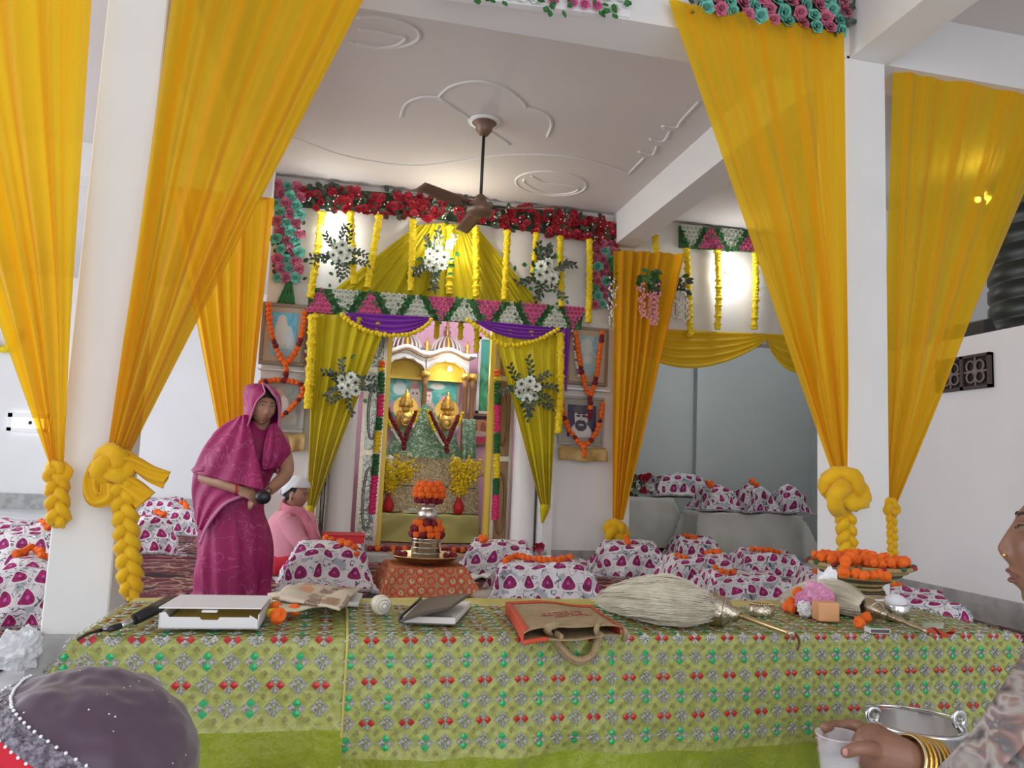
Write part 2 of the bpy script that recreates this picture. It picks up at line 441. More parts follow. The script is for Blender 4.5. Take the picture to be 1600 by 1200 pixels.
def tablefab(name, c1, c2):
    t = NT(name); uv = t.sep(t.coord('UV'))
    # quilted lattice of pale thread on lime silk
    a = t.math('ABSOLUTE', t.math('SUBTRACT', t.math('FRACT', t.math('ADD', uv[0], uv[1])), .5))
    b = t.math('ABSOLUTE', t.math('SUBTRACT', t.math('FRACT', t.math('SUBTRACT', uv[0], uv[1])), .5))
    th = t.math('LESS_THAN', t.math('MINIMUM', a, b), .022)
    o = t.coord('UV'); n = t.noise(2.2, o, 3)
    g = t.mix(t.step(n, .35, .65), c1, c2)
    t.base(t.mix(t.math('MULTIPLY', th, .35), g, (.52, .50, .36)))
    t.b.inputs['Roughness'].default_value = .42
    t.bump(t.math('ADD', t.math('MINIMUM', a, b), t.math('MULTIPLY', n, .6)), .5, .012); return t.m
m_tab = tablefab('lime_embroidered_silk', (.36, .39, .09), (.26, .285, .06))
m_seqg = mat('green_sequin', (.015, .36, .13), .3, .2)
m_seqr = mat('red_sequin', (.42, .012, .02), .3, .2)
m_seqs = mat('silver_sequin', (.36, .355, .33), .3, .45, c2=(.85, .85, .82), vs=190, bump=1, bs=260)  # glints are painted: pale noise specks mixed into the silver colour
m_seqs2 = mat('silver_sequin_cluster', (.27, .265, .24), .3, .35, c2=(.66, .66, .62), vs=9, bump=1, bs=11)  # sparkle put into the colour as paler noise patches, scaled for the motifs
m_seqo = mat('olive_gold_sequin', (.46, .44, .16), .35, .5, bump=1, bs=260)
m_fibre = mat('ivory_yak_hair', (.64, .59, .47), .7, c2=(.54, .48, .37), vs=20)
m_cream = mat('cream_book', (.62, .56, .40), .6)
m_mirror = mat('grey_mirror_panel', (.30, .31, .30), .25, .6, c2=(.20, .20, .18), vs=5)
def newsprint():
    t = NT('news_print'); o = t.coord('UV')
    mp = t.n('Mapping'); mp.inputs['Scale'].default_value = (3, 3, 1); t.l(o, mp.inputs[0])
    vo = t.n('TexVoronoi', distance='CHEBYCHEV'); vo.inputs['Scale'].default_value = 1.3; t.l(mp.outputs[0], vo.inputs['Vector'])
    rnd = t.sep(vo.outputs['Color'])[0]
    c = t.ramp(rnd, [(0, (.50, .38, .26)), (.35, (.15, .07, .045)), (.5, (.55, .46, .36)), (.7, (.26, .17, .10)), (.85, (.60, .25, .12))])
    n = t.noise(30, o, 2)
    c = t.mix(t.math('GREATER_THAN', t.math('ABSOLUTE', t.sep(vo.outputs['Position'])[0]), 99), c, c)
    edge = t.math('GREATER_THAN', vo.outputs['Distance'], .40)
    c = t.mix(edge, c, (.55, .47, .36)); c = t.mix(t.math('MULTIPLY', t.math('GREATER_THAN', n, .55), .5), c, (.50, .42, .33))
    t.base(c); t.b.inputs['Roughness'].default_value = .6; return t.m
m_news = newsprint()
# pictures: flat prints painted from UV
def picture(name, bgc, blobs, bg2=None, ns=3.0):
    """blobs: (u, v, ru, rv, colour, softness)"""
    t = NT(name); uvs = t.coord('UV'); uv = t.sep(uvs)
    n = t.noise(ns, uvs, 4, 1)
    c = t.mix(t.step(n, .4, .6), bgc, bg2 or tuple(q*.7 for q in bgc))
    wob = t.math('MULTIPLY', t.math('SUBTRACT', t.noise(7, uvs, 2), .5), .25)
    for (u, v, ru, rv, col, so) in blobs:
        a = t.math('DIVIDE', t.math('SUBTRACT', uv[0], u), ru); b = t.math('DIVIDE', t.math('SUBTRACT', uv[1], v), rv)
        d = t.math('ADD', t.math('SQRT', t.math('ADD', t.math('MULTIPLY', a, a), t.math('MULTIPLY', b, b))), wob)
        c = t.mix(t.step(d, 1+so, 1-so*.2), c, col)
    t.base(c); t.b.inputs['Roughness'].default_value = .3; MATS[name] = t.m
    return t.m
# ================================================================== the building
CEIL, BEAM = 3.45, 3.13
YB = 7.10          # front face of the shrine wall
struct('floor', bx(-7, 6.2, -3.2, 12.6, -.12, 0), m_marble)
struct('ceiling', bx(-7, 6.2, -3.2, 12.6, CEIL, CEIL+.15), m_ceil)
# beams
struct('trim_1', bx(-7, 4.42, 3.42, 3.70, BEAM, CEIL), m_beam)['label'] = 'white painted cross beam above the front curtains'
struct('trim_2', join(bx(2.50, 2.74, 3.70, YB, BEAM, CEIL), bx(2.50, 2.74, -3.2, 3.42, BEAM, CEIL)), m_beam)['label'] = 'long white ceiling beam running over the right pillar to the shrine wall'
struct('trim_3', join(bx(-1.12, -.86, 3.70, YB, BEAM, CEIL), bx(-1.12, -.86, -3.2, 3.42, BEAM, CEIL)), m_beam)['label'] = 'white ceiling beam over the left pillar'
struct('trim_4', bx(-7, -.75, 6.85, 7.1, 3.16, CEIL), m_beam)['label'] = 'white cross beam at the back of the left bay'
# shrine wall with its opening
OX0, OX1, OZ = -.20, 1.88, 2.36
struct('wall_back', join(bx(-.75, OX0, YB, YB+.22, 0, CEIL), bx(OX1, 2.75, YB, YB+.22, 0, CEIL), bx(OX0, OX1, YB, YB+.22, OZ, CEIL)), m_wall)
struct('wall_back_right', bx(2.75, 6.2, YB, YB+.2, 2.27, CEIL), m_wall)
struct('wall_shrine_left', bx(-.75, -.55, YB+.22, 12.5, 0, CEIL), m_wall)
struct('wall_far_left', bx(-7, -.75, 12.5, 12.6, 0, CEIL), m_wall)
struct('wall_right', bx(4.30, 4.42, -3.2, 6.1, 0, 1.96), m_wall)
struct('wall_right_end', bx(4.30, 6.2, 6.1, 6.2, 0, CEIL), m_wall)
struct('wall_right_far', bx(6.1, 6.2, -3.2, 6.1, 0, CEIL), m_wall)
# side room behind the right opening
struct('wall_recess_left', bx(2.55, 2.75, YB+.22, 9.3, 0, CEIL), m_greywall)
struct('wall_recess_back', bx(2.75, 6.2, 9.2, 9.3, 0, CEIL), m_greywall)
struct('wall_recess_right', bx(6.1, 6.2, 6.2, 9.2, 0, CEIL), m_greywall)
pp = at(1088, 700, Y=9.1); pq = at(1110, 700, Y=9.1)
struct('trim_5', bx(pp.x, pq.x, 9.1, 9.2, 0, CEIL), m_greywall)['label'] = 'narrow grey pilaster on the side room wall'
# skirtings
struct('baseboard_back', join(bx(-.77, OX0, YB-.02, YB, 0, .14), bx(OX1, 2.77, YB-.02, YB, 0, .14)), m_granite)
struct('baseboard_right', bx(4.28, 4.30, -3.2, 6.1, 0, .17), m_granite)
struct('baseboard_far_left', bx(-7, -.75, 12.46, 12.5, 0, .22), m_granite)
# pillars with plinths
def pillar(name, x0, x1, y0, y1, label):
    o = struct(name, bx(x0, x1, y0, y1, .15, BEAM+.02), m_pillar); o['label'] = label; bev(o, .006, 1)
    p = mk('plinth', bx(x0-.03, x1+.03, y0-.03, y1+.03, 0, .155), m_granite, o); bev(p, .006, 1)
pillar('trim_6', -1.11, -.87, 3.42, 3.67, 'white square pillar between the two left curtains')
pillar('trim_7', 2.48, 2.72, 3.42, 3.68, 'white square pillar between the two right curtains')
# ceiling plaster mouldings
def mould(i, pts, k=6, r=.013):
    path = [at(p[0], p[1], Z=CEIL+.002) for p in pts]; path = poly(path, k)
    o = struct('trim_%d' % i, tube(path, r, 6), m_mould, smooth=True); o['label'] = 'raised plaster line on the ceiling'
mould(10, [(626, 182), (634, 162), (658, 151), (685, 151)])
mould(11, [(685, 151), (705, 134), (745, 126), (788, 137), (815, 157), (822, 168)])
mould(12, [(822, 168), (850, 176), (862, 192), (855, 213)])
mould(13, [(686, 153), (742, 189), (797, 225)])
mould(14, [(380, 190), (460, 215), (540, 243), (640, 258), (715, 251), (790, 241), (880, 243), (940, 256), (982, 271)])
mould(15, [(982, 271), (1006, 246)], 3)
mould(16, [(1003, 240), (998, 236), (1005, 238), (1020, 241), (1026, 228)])
mould(17, [(1020, 220), (1016, 216), (1024, 219), (1038, 219), (1046, 205)])
mould(18, [(1038, 200), (1036, 196), (1044, 197), (1058, 198), (1066, 186), (1092, 158)])
def mell(i, cx, cy, rx, ry, a0=0, a1=360, tilt=.06):
    mould(i, [(cx+rx*cos(radians(a)), cy+ry*sin(radians(a))+tilt*rx*cos(radians(a))) for a in range(a0, a1+1, 15)], 2)
mell(20, 861, 286, 55, 19); mell(21, 590, 50, 66, 24, -120, 140)
mould(22, [(830, 274), (850, 284), (880, 288), (903, 293), (895, 300), (865, 303), (838, 296), (819, 284), (820, 279)])
mould(23, [(560, 45), (590, 48), (618, 55), (634, 58), (620, 70), (590, 74), (556, 66)])
# right wall: grille vent and the lit space above
vt = [at(1470, 556, X=4.3), at(1553, 548, X=4.3), at(1553, 607, X=4.3)]
y0, y1, z0, z1 = 4.37, 4.86, 1.575, 1.815
gv = thing('ventilation_grille', 'dark brown patterned ventilation grille set in the right wall', 'grille', (4.29, (y0+y1)/2, z0))
mk('backing', bx(4.285, 4.298, y0, y1, z0, z1), m_black, gv)
mk('frame', join(bx(4.262, 4.297, y0, y1, z0, z0+.02), bx(4.262, 4.297, y0, y1, z1-.02, z1), bx(4.262, 4.297, y0, y0+.02, z0, z1), bx(4.262, 4.297, y1-.02, y1, z0, z1), bx(4.262, 4.297, (y0+y1)/2-.015, (y0+y1)/2+.015, z0, z1)), m_grille, gv)
gm = mat('grille_cast', (.20, .15, .15), .6)
for k in (0, 1):
    yc = y0+.02+(y1-y0-.04)*(.25+.5*k); zc = (z0+z1)/2
    for a in range(4):
        q = radians(45+90*a)
        mk('scroll', ring([(4.274, yc+.055*cos(q)+.038*cos(t*pi/5), zc+.055*sin(q)+.038*sin(t*pi/5)) for t in range(10)], .008, 5), gm, gv, True)
    o = mk('rosette', lathe([(0.001, 0), (.02, .004), (.022, .01), (.008, .016)], 8, (0, 0, 0)), gm, gv); o.rotation_euler = (0, -pi/2, 0)
    o.data.transform(Matrix.Translation(V((4.29, (y0+y1)/2, z0)))); o.location = V((4.276, yc, zc))-V((4.29, (y0+y1)/2, z0))
    mk('bar', join(bx(4.272, 4.28, yc-.006, yc+.006, z0, z1), bx(4.272, 4.28, y0+.02+(y1-y0-.04)*.5*k, y0+.02+(y1-y0-.04)*(.5+.5*k), zc-.006, zc+.006)), gm, gv)
# water tank on the loft behind the right wall
tb = at(1583, 512, X=4.95)
prof = [(.001, 0), (.36, 0)]
for i in range(9): z = .02+i*.14; prof += [(.37, z), (.385, z+.02), (.385, z+.10), (.37, z+.12)]
prof += [(.34, 1.32), (.16, 1.42), (.16, 1.47), (.001, 1.48)]
tk = thing('water_tank', 'black ribbed plastic water tank above the right wall', 'water tank', (5.08, 4.66, 1.99))
mk('tank_body', lathe(prof, 40, (5.08, 4.66, 1.99)), m_tank, tk, True); mk('lid', lathe([(.15, 1.47), (.19, 1.48), (.19, 1.53), (.03, 1.54)], 24, (5.08, 4.66, 1.99)), m_tank, tk, True)
struct('trim_30', bx(4.42, 6.1, 2.5, 6.1, 1.86, 1.98), m_beam)['label'] = 'concrete loft slab behind the right wall'
ls = thing('tin_sheet', 'dark bent sheet lying on the wall top beside the water tank', 'sheet', (4.36, 4.62, 1.965))
mk('sheet', prism([(-.05, 0), (.05, 0), (.065, .008), (.02, .115), (-.04, .09)], -.16, .2), m_dark, ls); ls.children[0].data.transform(Matrix.Translation(V((0, 0, 0)))); ls.children[0].location = (4.36, 4.62, 1.965)
# left far vent window
w0 = at(14, 645, Y=12.46); w1 = at(76, 676, Y=12.46)
wn = struct('window_1', join(bx(w0.x, w1.x, 12.43, 12.5, w0.z-.06, w0.z), bx(w0.x, w1.x, 12.43, 12.5, w1.z, w1.z+.05), bx(w0.x, w0.x+.06, 12.43, 12.5, w1.z, w0.z), bx(w1.x-.06, w1.x, 12.43, 12.5, w1.z, w0.z)), m_white)
wn['label'] = 'small bright ventilator window in the far left wall'
mk('pane', bx(w0.x, w1.x, 12.46, 12.48, w1.z, w0.z), m_sky, wn); mk('latch', ell((w0.x+.3, 12.44, (w0.z+w1.z)/2), (.03, .03, .03), 8, 6), m_dark, wn)
# carpets and mats
def rug(name, x0, x1, y0, y1, z, m, label, fringe=True):
    o = thing(name, label, 'carpet' if 'carpet' in name else 'mat', ((x0+x1)/2, (y0+y1)/2, 0))
    bev(mk('pile', bx(x0, x1, y0, y1, .001, z), m, o), .004, 1)
    return o
rug('floor_carpet', -2.9, 2.35, 3.72, 6.98, .012, m_carpet, 'large maroon patterned carpet under the reading stands in front of the shrine')
rug('floor_carpet', -3.2, -.95, 7.05, 9.6, .012, m_carpet, 'maroon patterned carpet at the back of the left bay')
rug('floor_carpet', 2.8, 4.22, 2.5, 6.05, .012, m_carpet2, 'dark patterned carpet strip along the right wall')
rug('floor_carpet', -3.2, -1.25, 2.9, 3.68, .012, m_carpet2, 'dark patterned carpet beside the left pillar')
rug('green_floor_mat', -3.2, -1.2, 2.3, 2.88, .008, m_greenmat, 'green floor mat beside the left pillar foot')
rug('green_floor_mat', 2.25, 3.9, 1.6, 2.48, .008, m_greenmat, 'green floor mat beyond the right end of the table')
rug('green_floor_mat', 2.78, 4.0, 7.35, 8.4, .008, m_greenmat, 'green floor mat in the grey side room')
for a in ((2.36, 2.79, 3.8, 6.9),): rug('floor_carpet', *a, .010, m_carpet2, 'narrow dark patterned runner between the large carpet and the right carpet strip')
# ================================================================== flower meshes (shared)
random.seed(3)
def rose_mesh(name, m, seed=0, layers=((1.0, 0.0, 5), (.72, .22, 5), (.42, .36, 4))):
    rnd = random.Random(seed); v = []; f = []
    for R, z, n in layers:
        ph = rnd.random()*6
        for k in range(n):
            a = ph+2*pi*k/n; w = 2*pi/n*.62; b = len(v)
            for (da, r, dz) in ((-w, .35*R, -.12), (w, .35*R, -.12), (w*.95, .86*R, .16), (0, 1.02*R, .10+.06*rnd.random()), (-w*.95, .86*R, .18), (0, .62*R, .06)):
                v.append((r*cos(a+da), r*sin(a+da), z+dz))
            f += [(b, b+1, b+5), (b+1, b+2, b+5), (b+2, b+3, b+5), (b+3, b+4, b+5), (b+4, b, b+5)]
    b = len(v); n = 6
    for k in range(n): v.append((.24*cos(2*pi*k/n), .24*sin(2*pi*k/n), .34))
    for k in range(n): v.append((.20*cos(2*pi*k/n), .20*sin(2*pi*k/n), .58))
    v.append((0, 0, .46))
    for k in range(n): f += [(b+k, b+(k+1) % n, b+n+(k+1) % n, b+n+k), (b+n+k, b+n+(k+1) % n, b+2*n)]
    return mesh(name, v, f, m, True)
def pom_mesh(name, m, seed=0, k=.16):
    bm = bmesh.new(); bmesh.ops.create_icosphere(bm, subdivisions=2, radius=1)
    rnd = random.Random(seed)
    for q in bm.verts: q.co *= 1+k*(rnd.random()-.5)*2
    me = bpy.data.meshes.new(name); bm.to_mesh(me); bm.free(); me.materials.append(m)
    return me
R_PINK = [rose_mesh('rose', m_pinkrose, i) for i in range(2)]
R_DUST = [rose_mesh('rose', m_pinkrose2, 5+i) for i in range(2)]
R_TEAL = [rose_mesh('rose', m_tealrose, 9+i) for i in range(2)]
R_WHITE = [rose_mesh('rose', m_whiterose, 13+i) for i in range(2)]
R_RED = [rose_mesh('bloom', m_redfl, 17+i, ((1.0, 0, 6), (.7, .2, 5))) for i in range(3)]
P_OR = [pom_mesh('marigold', m_orange, i) for i in range(3)]
P_YE = [pom_mesh('marigold', m_yellowfl, 4+i) for i in range(2)]
P_MA = [pom_mesh('marigold', m_maroonfl, 7+i) for i in range(2)]
P_WH = [pom_mesh('white_blossom', m_whiterose, 9)]
FACE = Matrix.Rotation(pi/2, 3, 'X')          # local +Z turns to face -Y, towards the hall
def spin(tilt=.25):
    return FACE @ Matrix.Rotation(random.uniform(-tilt, tilt), 3, 'X') @ Matrix.Rotation(random.uniform(-tilt, tilt), 3, 'Y') @ Matrix.Rotation(random.random()*6.3, 3, 'Z')
def leafshape(c, d, n, L, w, fold=.25):
    """one leaf: from c along d, with normal n"""
    d = d.normalized(); s = d.cross(n).normalized(); n = s.cross(d)
    P = [c, c+d*L*.35+s*w, c+d*L*.7+s*w*.8, c+d*L, c+d*L*.7-s*w*.8, c+d*L*.35-s*w, c+d*L*.35-n*w*fold, c+d*L*.7-n*w*fold]
    return P, [(0, 1, 6), (1, 2, 7, 6), (2, 3, 7), (3, 4, 7), (4, 5, 6, 7), (5, 0, 6)]
def foliage(name, parent, pts, L, w, m, nrm=V((0, -1, 0)), spread=1.0):
    ps = []
    for p in pts:
        a = random.random()*2*pi; d = V((cos(a), random.uniform(-.5, -.05)*spread, sin(a)))
        ps.append(leafshape(V(p), d, (nrm+V((random.uniform(-.4, .4), 0, random.uniform(-.4, .4)))).normalized(), L*random.uniform(.7, 1.2), w*random.uniform(.8, 1.2)))
    o = mk(name, join(*ps), m, parent); o['kind'] = 'stuff'; return o
def quadpt(c4, u, v):
    a, b, c, d = c4     # tl, tr, br, bl pixels
    x = (a[0]*(1-u)+b[0]*u)*(1-v)+(d[0]*(1-u)+c[0]*u)*v; y = (a[1]*(1-u)+b[1]*u)*(1-v)+(d[1]*(1-u)+c[1]*u)*v
    return x, y
def backing(parent, c4, Y, t, m, name='backing_board'):
    P = [at(*p, Y=Y) for p in c4]
    v = P+[p+V((0, t, 0)) for p in P]
    return mk(name, (v, [(0, 1, 2, 3), (7, 6, 5, 4), (0, 4, 5, 1), (1, 5, 6, 2), (2, 6, 7, 3), (3, 7, 4, 0)]), m, parent)
m_pelm = mat('pelmet_board', (.03, .11, .035), .8)
m_board = mat('dark_green_board', (.03, .07, .035), .8)
def rose_column(label, c4, Y, nx, ny, size, ribbon=None):
    c = at(*quadpt(c4, .5, 1), Y=Y); t = thing('rose_hanging', label, 'floral hanging', c, 'pink and mint rose panels')
    backing(t, [quadpt(c4, .08, .01), quadpt(c4, .92, .01), quadpt(c4, .92, .98), quadpt(c4, .08, .98)], Y, .03, m_board)
    lp = []
    for j in range(ny):
        for i in range(nx):
            u = (i+.5+.22*(random.random()-.5)+(.18 if j % 2 else -.18))/nx; v = (j+.5+.25*(random.random()-.5))/ny
            me = random.choice(R_DUST if (j//2+i) % 2 == 0 or random.random() < .12 else R_TEAL)
            p = at(*quadpt(c4, min(max(u, .04), .96), v), Y=Y); p.y -= .015+random.random()*.02
            inst('rose', me, t, p, spin(.4), size*random.uniform(.9, 1.15))
            if random.random() < .9: lp.append(at(*quadpt(c4, random.choice([random.uniform(-.04, .05), random.uniform(.95, 1.04), random.random()]), v), Y=Y-.015))
    foliage('leaves', t, lp, size*1.1, size*.4, m_leafd)
    if ribbon:
        a, b, w0, w1 = ribbon; A, B = at(*a, Y=Y-.02), at(*b, Y=Y-.02)
        for k in (-1, 0, 1):
            o = mk('ribbon', grid(lambda s, q: A.lerp(B+V((k*w1*.5, 0, 0)), q)+V(((s-.5)*(w0+(w1*.45-w0)*q), -.006*sin(s*9), 0)), 4, 8)[0], m_greenseg, t, True); solid(o, .004)
    return t
rose_column('pink and mint rose column hanging left of the shrine with a green ribbon tail', [(428, 283), (474, 289), (471, 444), (429, 440)], YB-.05, 3, 11, .058, ((452, 440), (447, 474), .05, .11))
rose_column('pink and mint rose column hanging right of the shrine beside the beam', [(924, 376), (960, 377), (958, 481), (925, 482)], YB-.05, 3, 9, .058)
# crimson header over the shrine
def header():
    Y = YB-.05; t = thing('flower_header', 'long crimson flower header with dark leaves along the top of the shrine wall', 'flower garland', at(700, 340, Y=Y))
    top = [(472, 288), (600, 298), (720, 313), (850, 325), (930, 336), (962, 352)]; bot = [(472, 327), (600, 337), (720, 350), (850, 368), (925, 378), (962, 398)]
    def px(u, v):
        k = u*(len(top)-1); i = min(int(k), len(top)-2); q = k-i
        a = [top[i][j]*(1-q)+top[i+1][j]*q for j in (0, 1)]; b = [bot[i][j]*(1-q)+bot[i+1][j]*q for j in (0, 1)]
        return a[0]*(1-v)+b[0]*v, a[1]*(1-v)+b[1]*v
    (vf, _) = grid(lambda u, v: at(*px(u, .08+.84*v), Y=Y+.03), 30, 2)
    solid(mk('backing_board', vf, m_board, t), .02)
    lp = []; n = 0
    for j in range(400):
        u = random.random(); v = random.random()
        stripe = (u*17+v*.9) % 1.0
        p = at(*px(u, .02+.96*v), Y=Y); p.y -= random.uniform(0, .05)
        if stripe < .72: inst('bloom', random.choice(R_RED), t, p, spin(.6), random.uniform(.034, .050))
        else: lp.append(p)
    for j in range(130): p = at(*px(random.random(), random.random()), Y=Y); p.y -= .03; lp.append(p)
    foliage('leaves', t, lp, .075, .022, m_leafd)
    ps = []
    for j in range(170):
        u = random.random(); v = .1+.8*random.random()
        if (u*17+v*.9) % 1.0 > .55:
            p = at(*px(u, v), Y=Y-.055); ps.append(ell(p, (.008, .008, .008), 5, 4))
    mk('baby_breath', join(*ps), m_whiterose, t)['kind'] = 'stuff'
header()
# band of rose triangles over the opening
def rose_triangles(label, specs, c4, Y, size, group, rows=5, board=None):
    """specs: (u0, u1, up?, meshes)"""
    t = thing('rose_pelmet', label, 'flower panel', at(*quadpt(c4, .5, 1), Y=Y), group)
    backing(t, c4, Y+.01, .04, board or m_pelm)
    lp = []
    for (u0, u1, up, ms) in specs:
        for r in range(rows):
            n = (r+1) if up else (rows-r)
            for k in range(n):
                u = (u0+u1)/2+((k-(n-1)/2)*(u1-u0)*1.2/rows); v = (r+.5)/rows
                p = at(*quadpt(c4, u, v), Y=Y); p.y -= .012
                inst('rose', random.choice(ms), t, p, spin(.2), size)
    ed = sorted({s[0] for s in specs} | {s[1] for s in specs})
    for i, (u0, u1, up, ms) in enumerate(specs):
        for side in (0, 1):
            for k in range(8):
                v = k/7; x = (u0+u1)/2+(1 if side else -1)*((u1-u0)*.62*(v if up else 1-v)+.006)
                if 0 <= x <= 1: p = at(*quadpt(c4, x, v), Y=Y-.02); lp.append(p+V((random.uniform(-.015, .015), 0, random.uniform(-.015, .015))))
    foliage('leaves', t, lp, .046, .015, m_leaf)
    return t
W, K = R_WHITE, R_PINK
rose_triangles('long pelmet of pink and ivory rose triangles above the shrine opening',
    [(.005, .085, 1, K), (.095, .175, 0, W), (.185, .265, 1, K), (.270, .350, 0, W), (.358, .438, 1, W), (.445, .525, 0, K), (.530, .608, 1, W), (.615, .695, 0, K), (.698, .776, 1, W), (.780, .858, 0, K), (.862, .940, 1, W), (.935, .998, 0, K)],
    [(482, 449), (912, 481), (908, 514), (481, 488)], YB-.10, .030, 'rose pelmets')
rose_triangles('short pelmet of ivory and pink roses on the right wall above the golden swag',
    [(.02, .24, 0, W), (.24, .50, 1, K), (.50, .74, 0, W), (.74, .99, 1, K)], [(1063, 352), (1190, 362), (1190, 394), (1063, 386)], YB-.06, .031, 'rose pelmets')
rose_triangles('ivory and pink rose pelmet on the front cross beam at the top of the picture',
    [(.01, .17, 1, W), (.18, .34, 0, K), (.345, .505, 1, W), (.51, .67, 0, K), (.675, .835, 1, K), (.84, .99, 0, W)], [(690, -75), (988, -30), (984, 27), (690, -8)], 3.40, .030, 'rose pelmets', 3, m_white)
rose_column('pink and mint rose panel on the front beam above the right curtain', [(1085, -40), (1332, 0), (1318, 60), (1086, 22)], 3.385, 11, 4, .043)
# ------------------------------------------------------------------ strings of yellow flowers
def flower_string(label, path, r, m=None, group='yellow flower strings', seed=0):
    P = resample(poly(path, 8), r*.55); n = 10; v = []; f = []; rnd = random.Random(seed)
    fr = frames(P)
    for i, (p, a, b) in enumerate(fr):
        q = 1+.22*sin(i*1.9) if i % 2 else .86
        for k in range(n):
            t = 2*pi*k/n+.3*(i % 2); rr = r*q*(1+.28*(rnd.random()-.5)); v.append(p+a*cos(t)*rr+b*sin(t)*rr)
    for i in range(len(fr)-1):
        for k in range(n): f.append((i*n+k, i*n+(k+1) % n, (i+1)*n+(k+1) % n, (i+1)*n+k))
    f += [tuple(range(n-1, -1, -1)), tuple((len(fr)-1)*n+k for k in range(n))]
    return tag(mk('flower_string', (v, f), m or m_yellowfl, None, org=P[-1]), label, 'garland', group)
strs = [((503, 330), (495, 400), (484, 468)), ((548, 331), (550, 390), (553, 447)), ((593, 336), (584, 390), (573, 452)), ((645, 343), (644, 395), (642, 455)),
        ((703, 352), (703, 400), (702, 462)), ((743, 354), (744, 400), (744, 466)), ((793, 360), (791, 410), (788, 470)), ((838, 364), (836, 400), (832, 440)), ((875, 369), (876, 420), (877, 480)), ((921, 374), (921, 440), (919, 506))]
nth = ['leftmost', 'second', 'third', 'fourth', 'fifth', 'sixth', 'seventh', 'eighth', 'ninth', 'tenth']
for i, s in enumerate(strs):
    flower_string('yellow flower string under the crimson header, %s from the left' % (nth[i] if i else 'first'), [at(*p, Y=YB-.13) for p in s], .034, seed=i)
for i, (s, nm) in enumerate(((((1024, 368), (1026, 430), (1027, 500)), 'nearest the beam'), (((1073, 388), (1076, 450), (1079, 528)), 'second from the beam'), (((1121, 390), (1123, 450), (1121, 516)), 'third from the beam'), (((1180, 394), (1181, 450), (1178, 517)), 'beside the large front curtain'))):
    flower_string('yellow flower string on the right wall, '+nm, [at(*p, Y=YB-.10) for p in s], .034, seed=20+i)
flower_string('yellow flower string looping down on the far left wall beyond the first curtain', [at(*p, Y=12.38) for p in ((-40, 500), (-20, 532), (2, 546), (16, 538), (30, 512))], .055, group='yellow flower strings', seed=50)
flower_string('yellow flower string along the left edge of the left shrine curtain', [at(*p, Y=YB-.20) for p in ((489, 492), (486, 560), (481, 640))], .042, seed=30)
flower_string('yellow flower string along the right edge of the right shrine curtain', [at(*p, Y=YB-.20) for p in ((876, 520), (876, 600), (872, 678))], .036, seed=31)
# beaded yellow marigold garlands draped under the purple swags
def garland(name, label, path, r, ms, group, step=1.5, jitter=.12, piece='marigold', seq=None):
    P = resample(path, r*step); t = thing(name, label, 'garland', P[len(P)//2], group)
    mk('thread', tube(P, r*.12, 5), m_stem, t)
    for i, p in enumerate(P):
        pool = seq(i, len(P)) if seq else ms
        inst(piece, random.choice(pool), t, p+V([random.uniform(-1, 1)*r*jitter for _ in range(3)]), Euler([random.random()*6 for _ in range(3)]).to_matrix(), r*random.uniform(.88, 1.1))
    return t
def pxpath(pts, Y, k=8): return poly([at(*p, Y=Y) for p in pts], k)
garland('marigold_garland', 'yellow marigold garland under the left purple swag', pxpath([(534, 492), (552, 506), (575, 517), (607, 524), (640, 522), (668, 508), (674, 498)], YB-.24), .022, P_YE, 'yellow swag garlands', 1.75)
garland('marigold_garland', 'yellow marigold garland under the right purple swag', pxpath([(730, 500), (746, 511), (762, 524), (786, 538), (815, 538), (848, 528), (872, 514)], YB-.24), .022, P_YE, 'yellow swag garlands', 1.75)
# ------------------------------------------------------------------ cloths on the shrine wall
def drape(name, parent, top, bot, m, folds=9, a0=.012, a1=.03, nu=90, nv=40, curve=0.0, seed=0, part=True, label=None, cat='curtain', group=None, axis=V((0, -1, 0)), bow=0.0):
    """cloth hung from polyline top, gathered into polyline bot (world points)"""
    T = [V(p) for p in top]; B = [V(p) for p in bot]; rnd = random.Random(seed)
    ph = [rnd.random()*6 for _ in range(6)]
    def pl(P, u):
        k = u*(len(P)-1); i = min(int(k), len(P)-2); return P[i].lerp(P[i+1], k-i)
    def fn(u, v):
        w = v+curve*v*(1-v)
        p = pl(T, u).lerp(pl(B, u), w)
        uu = u+.03*sin(u*7+ph[3])
        s = sin(2*pi*folds*uu+ph[0])*.6+sin(2*pi*folds*.53*uu+ph[1])*.5+sin(2*pi*folds*1.7*uu+ph[2])*.10
        s *= (a0+(a1-a0)*v)*(1-.55*max(0, v-.8)/.2)
        p = p+axis*s+V((0, 0, -bow*sin(pi*u)*(1-v)))
        return p+V((.006*sin(9*v+ph[4])*sin(pi*u), 0, 0))
    (vf, uv) = grid(fn, nu, nv)
    if part: return mk(name, vf, m, parent, True, uv)
    o = mk(name, vf, m, None, True, uv, org=B[0]); return tag(o, label, cat, group)
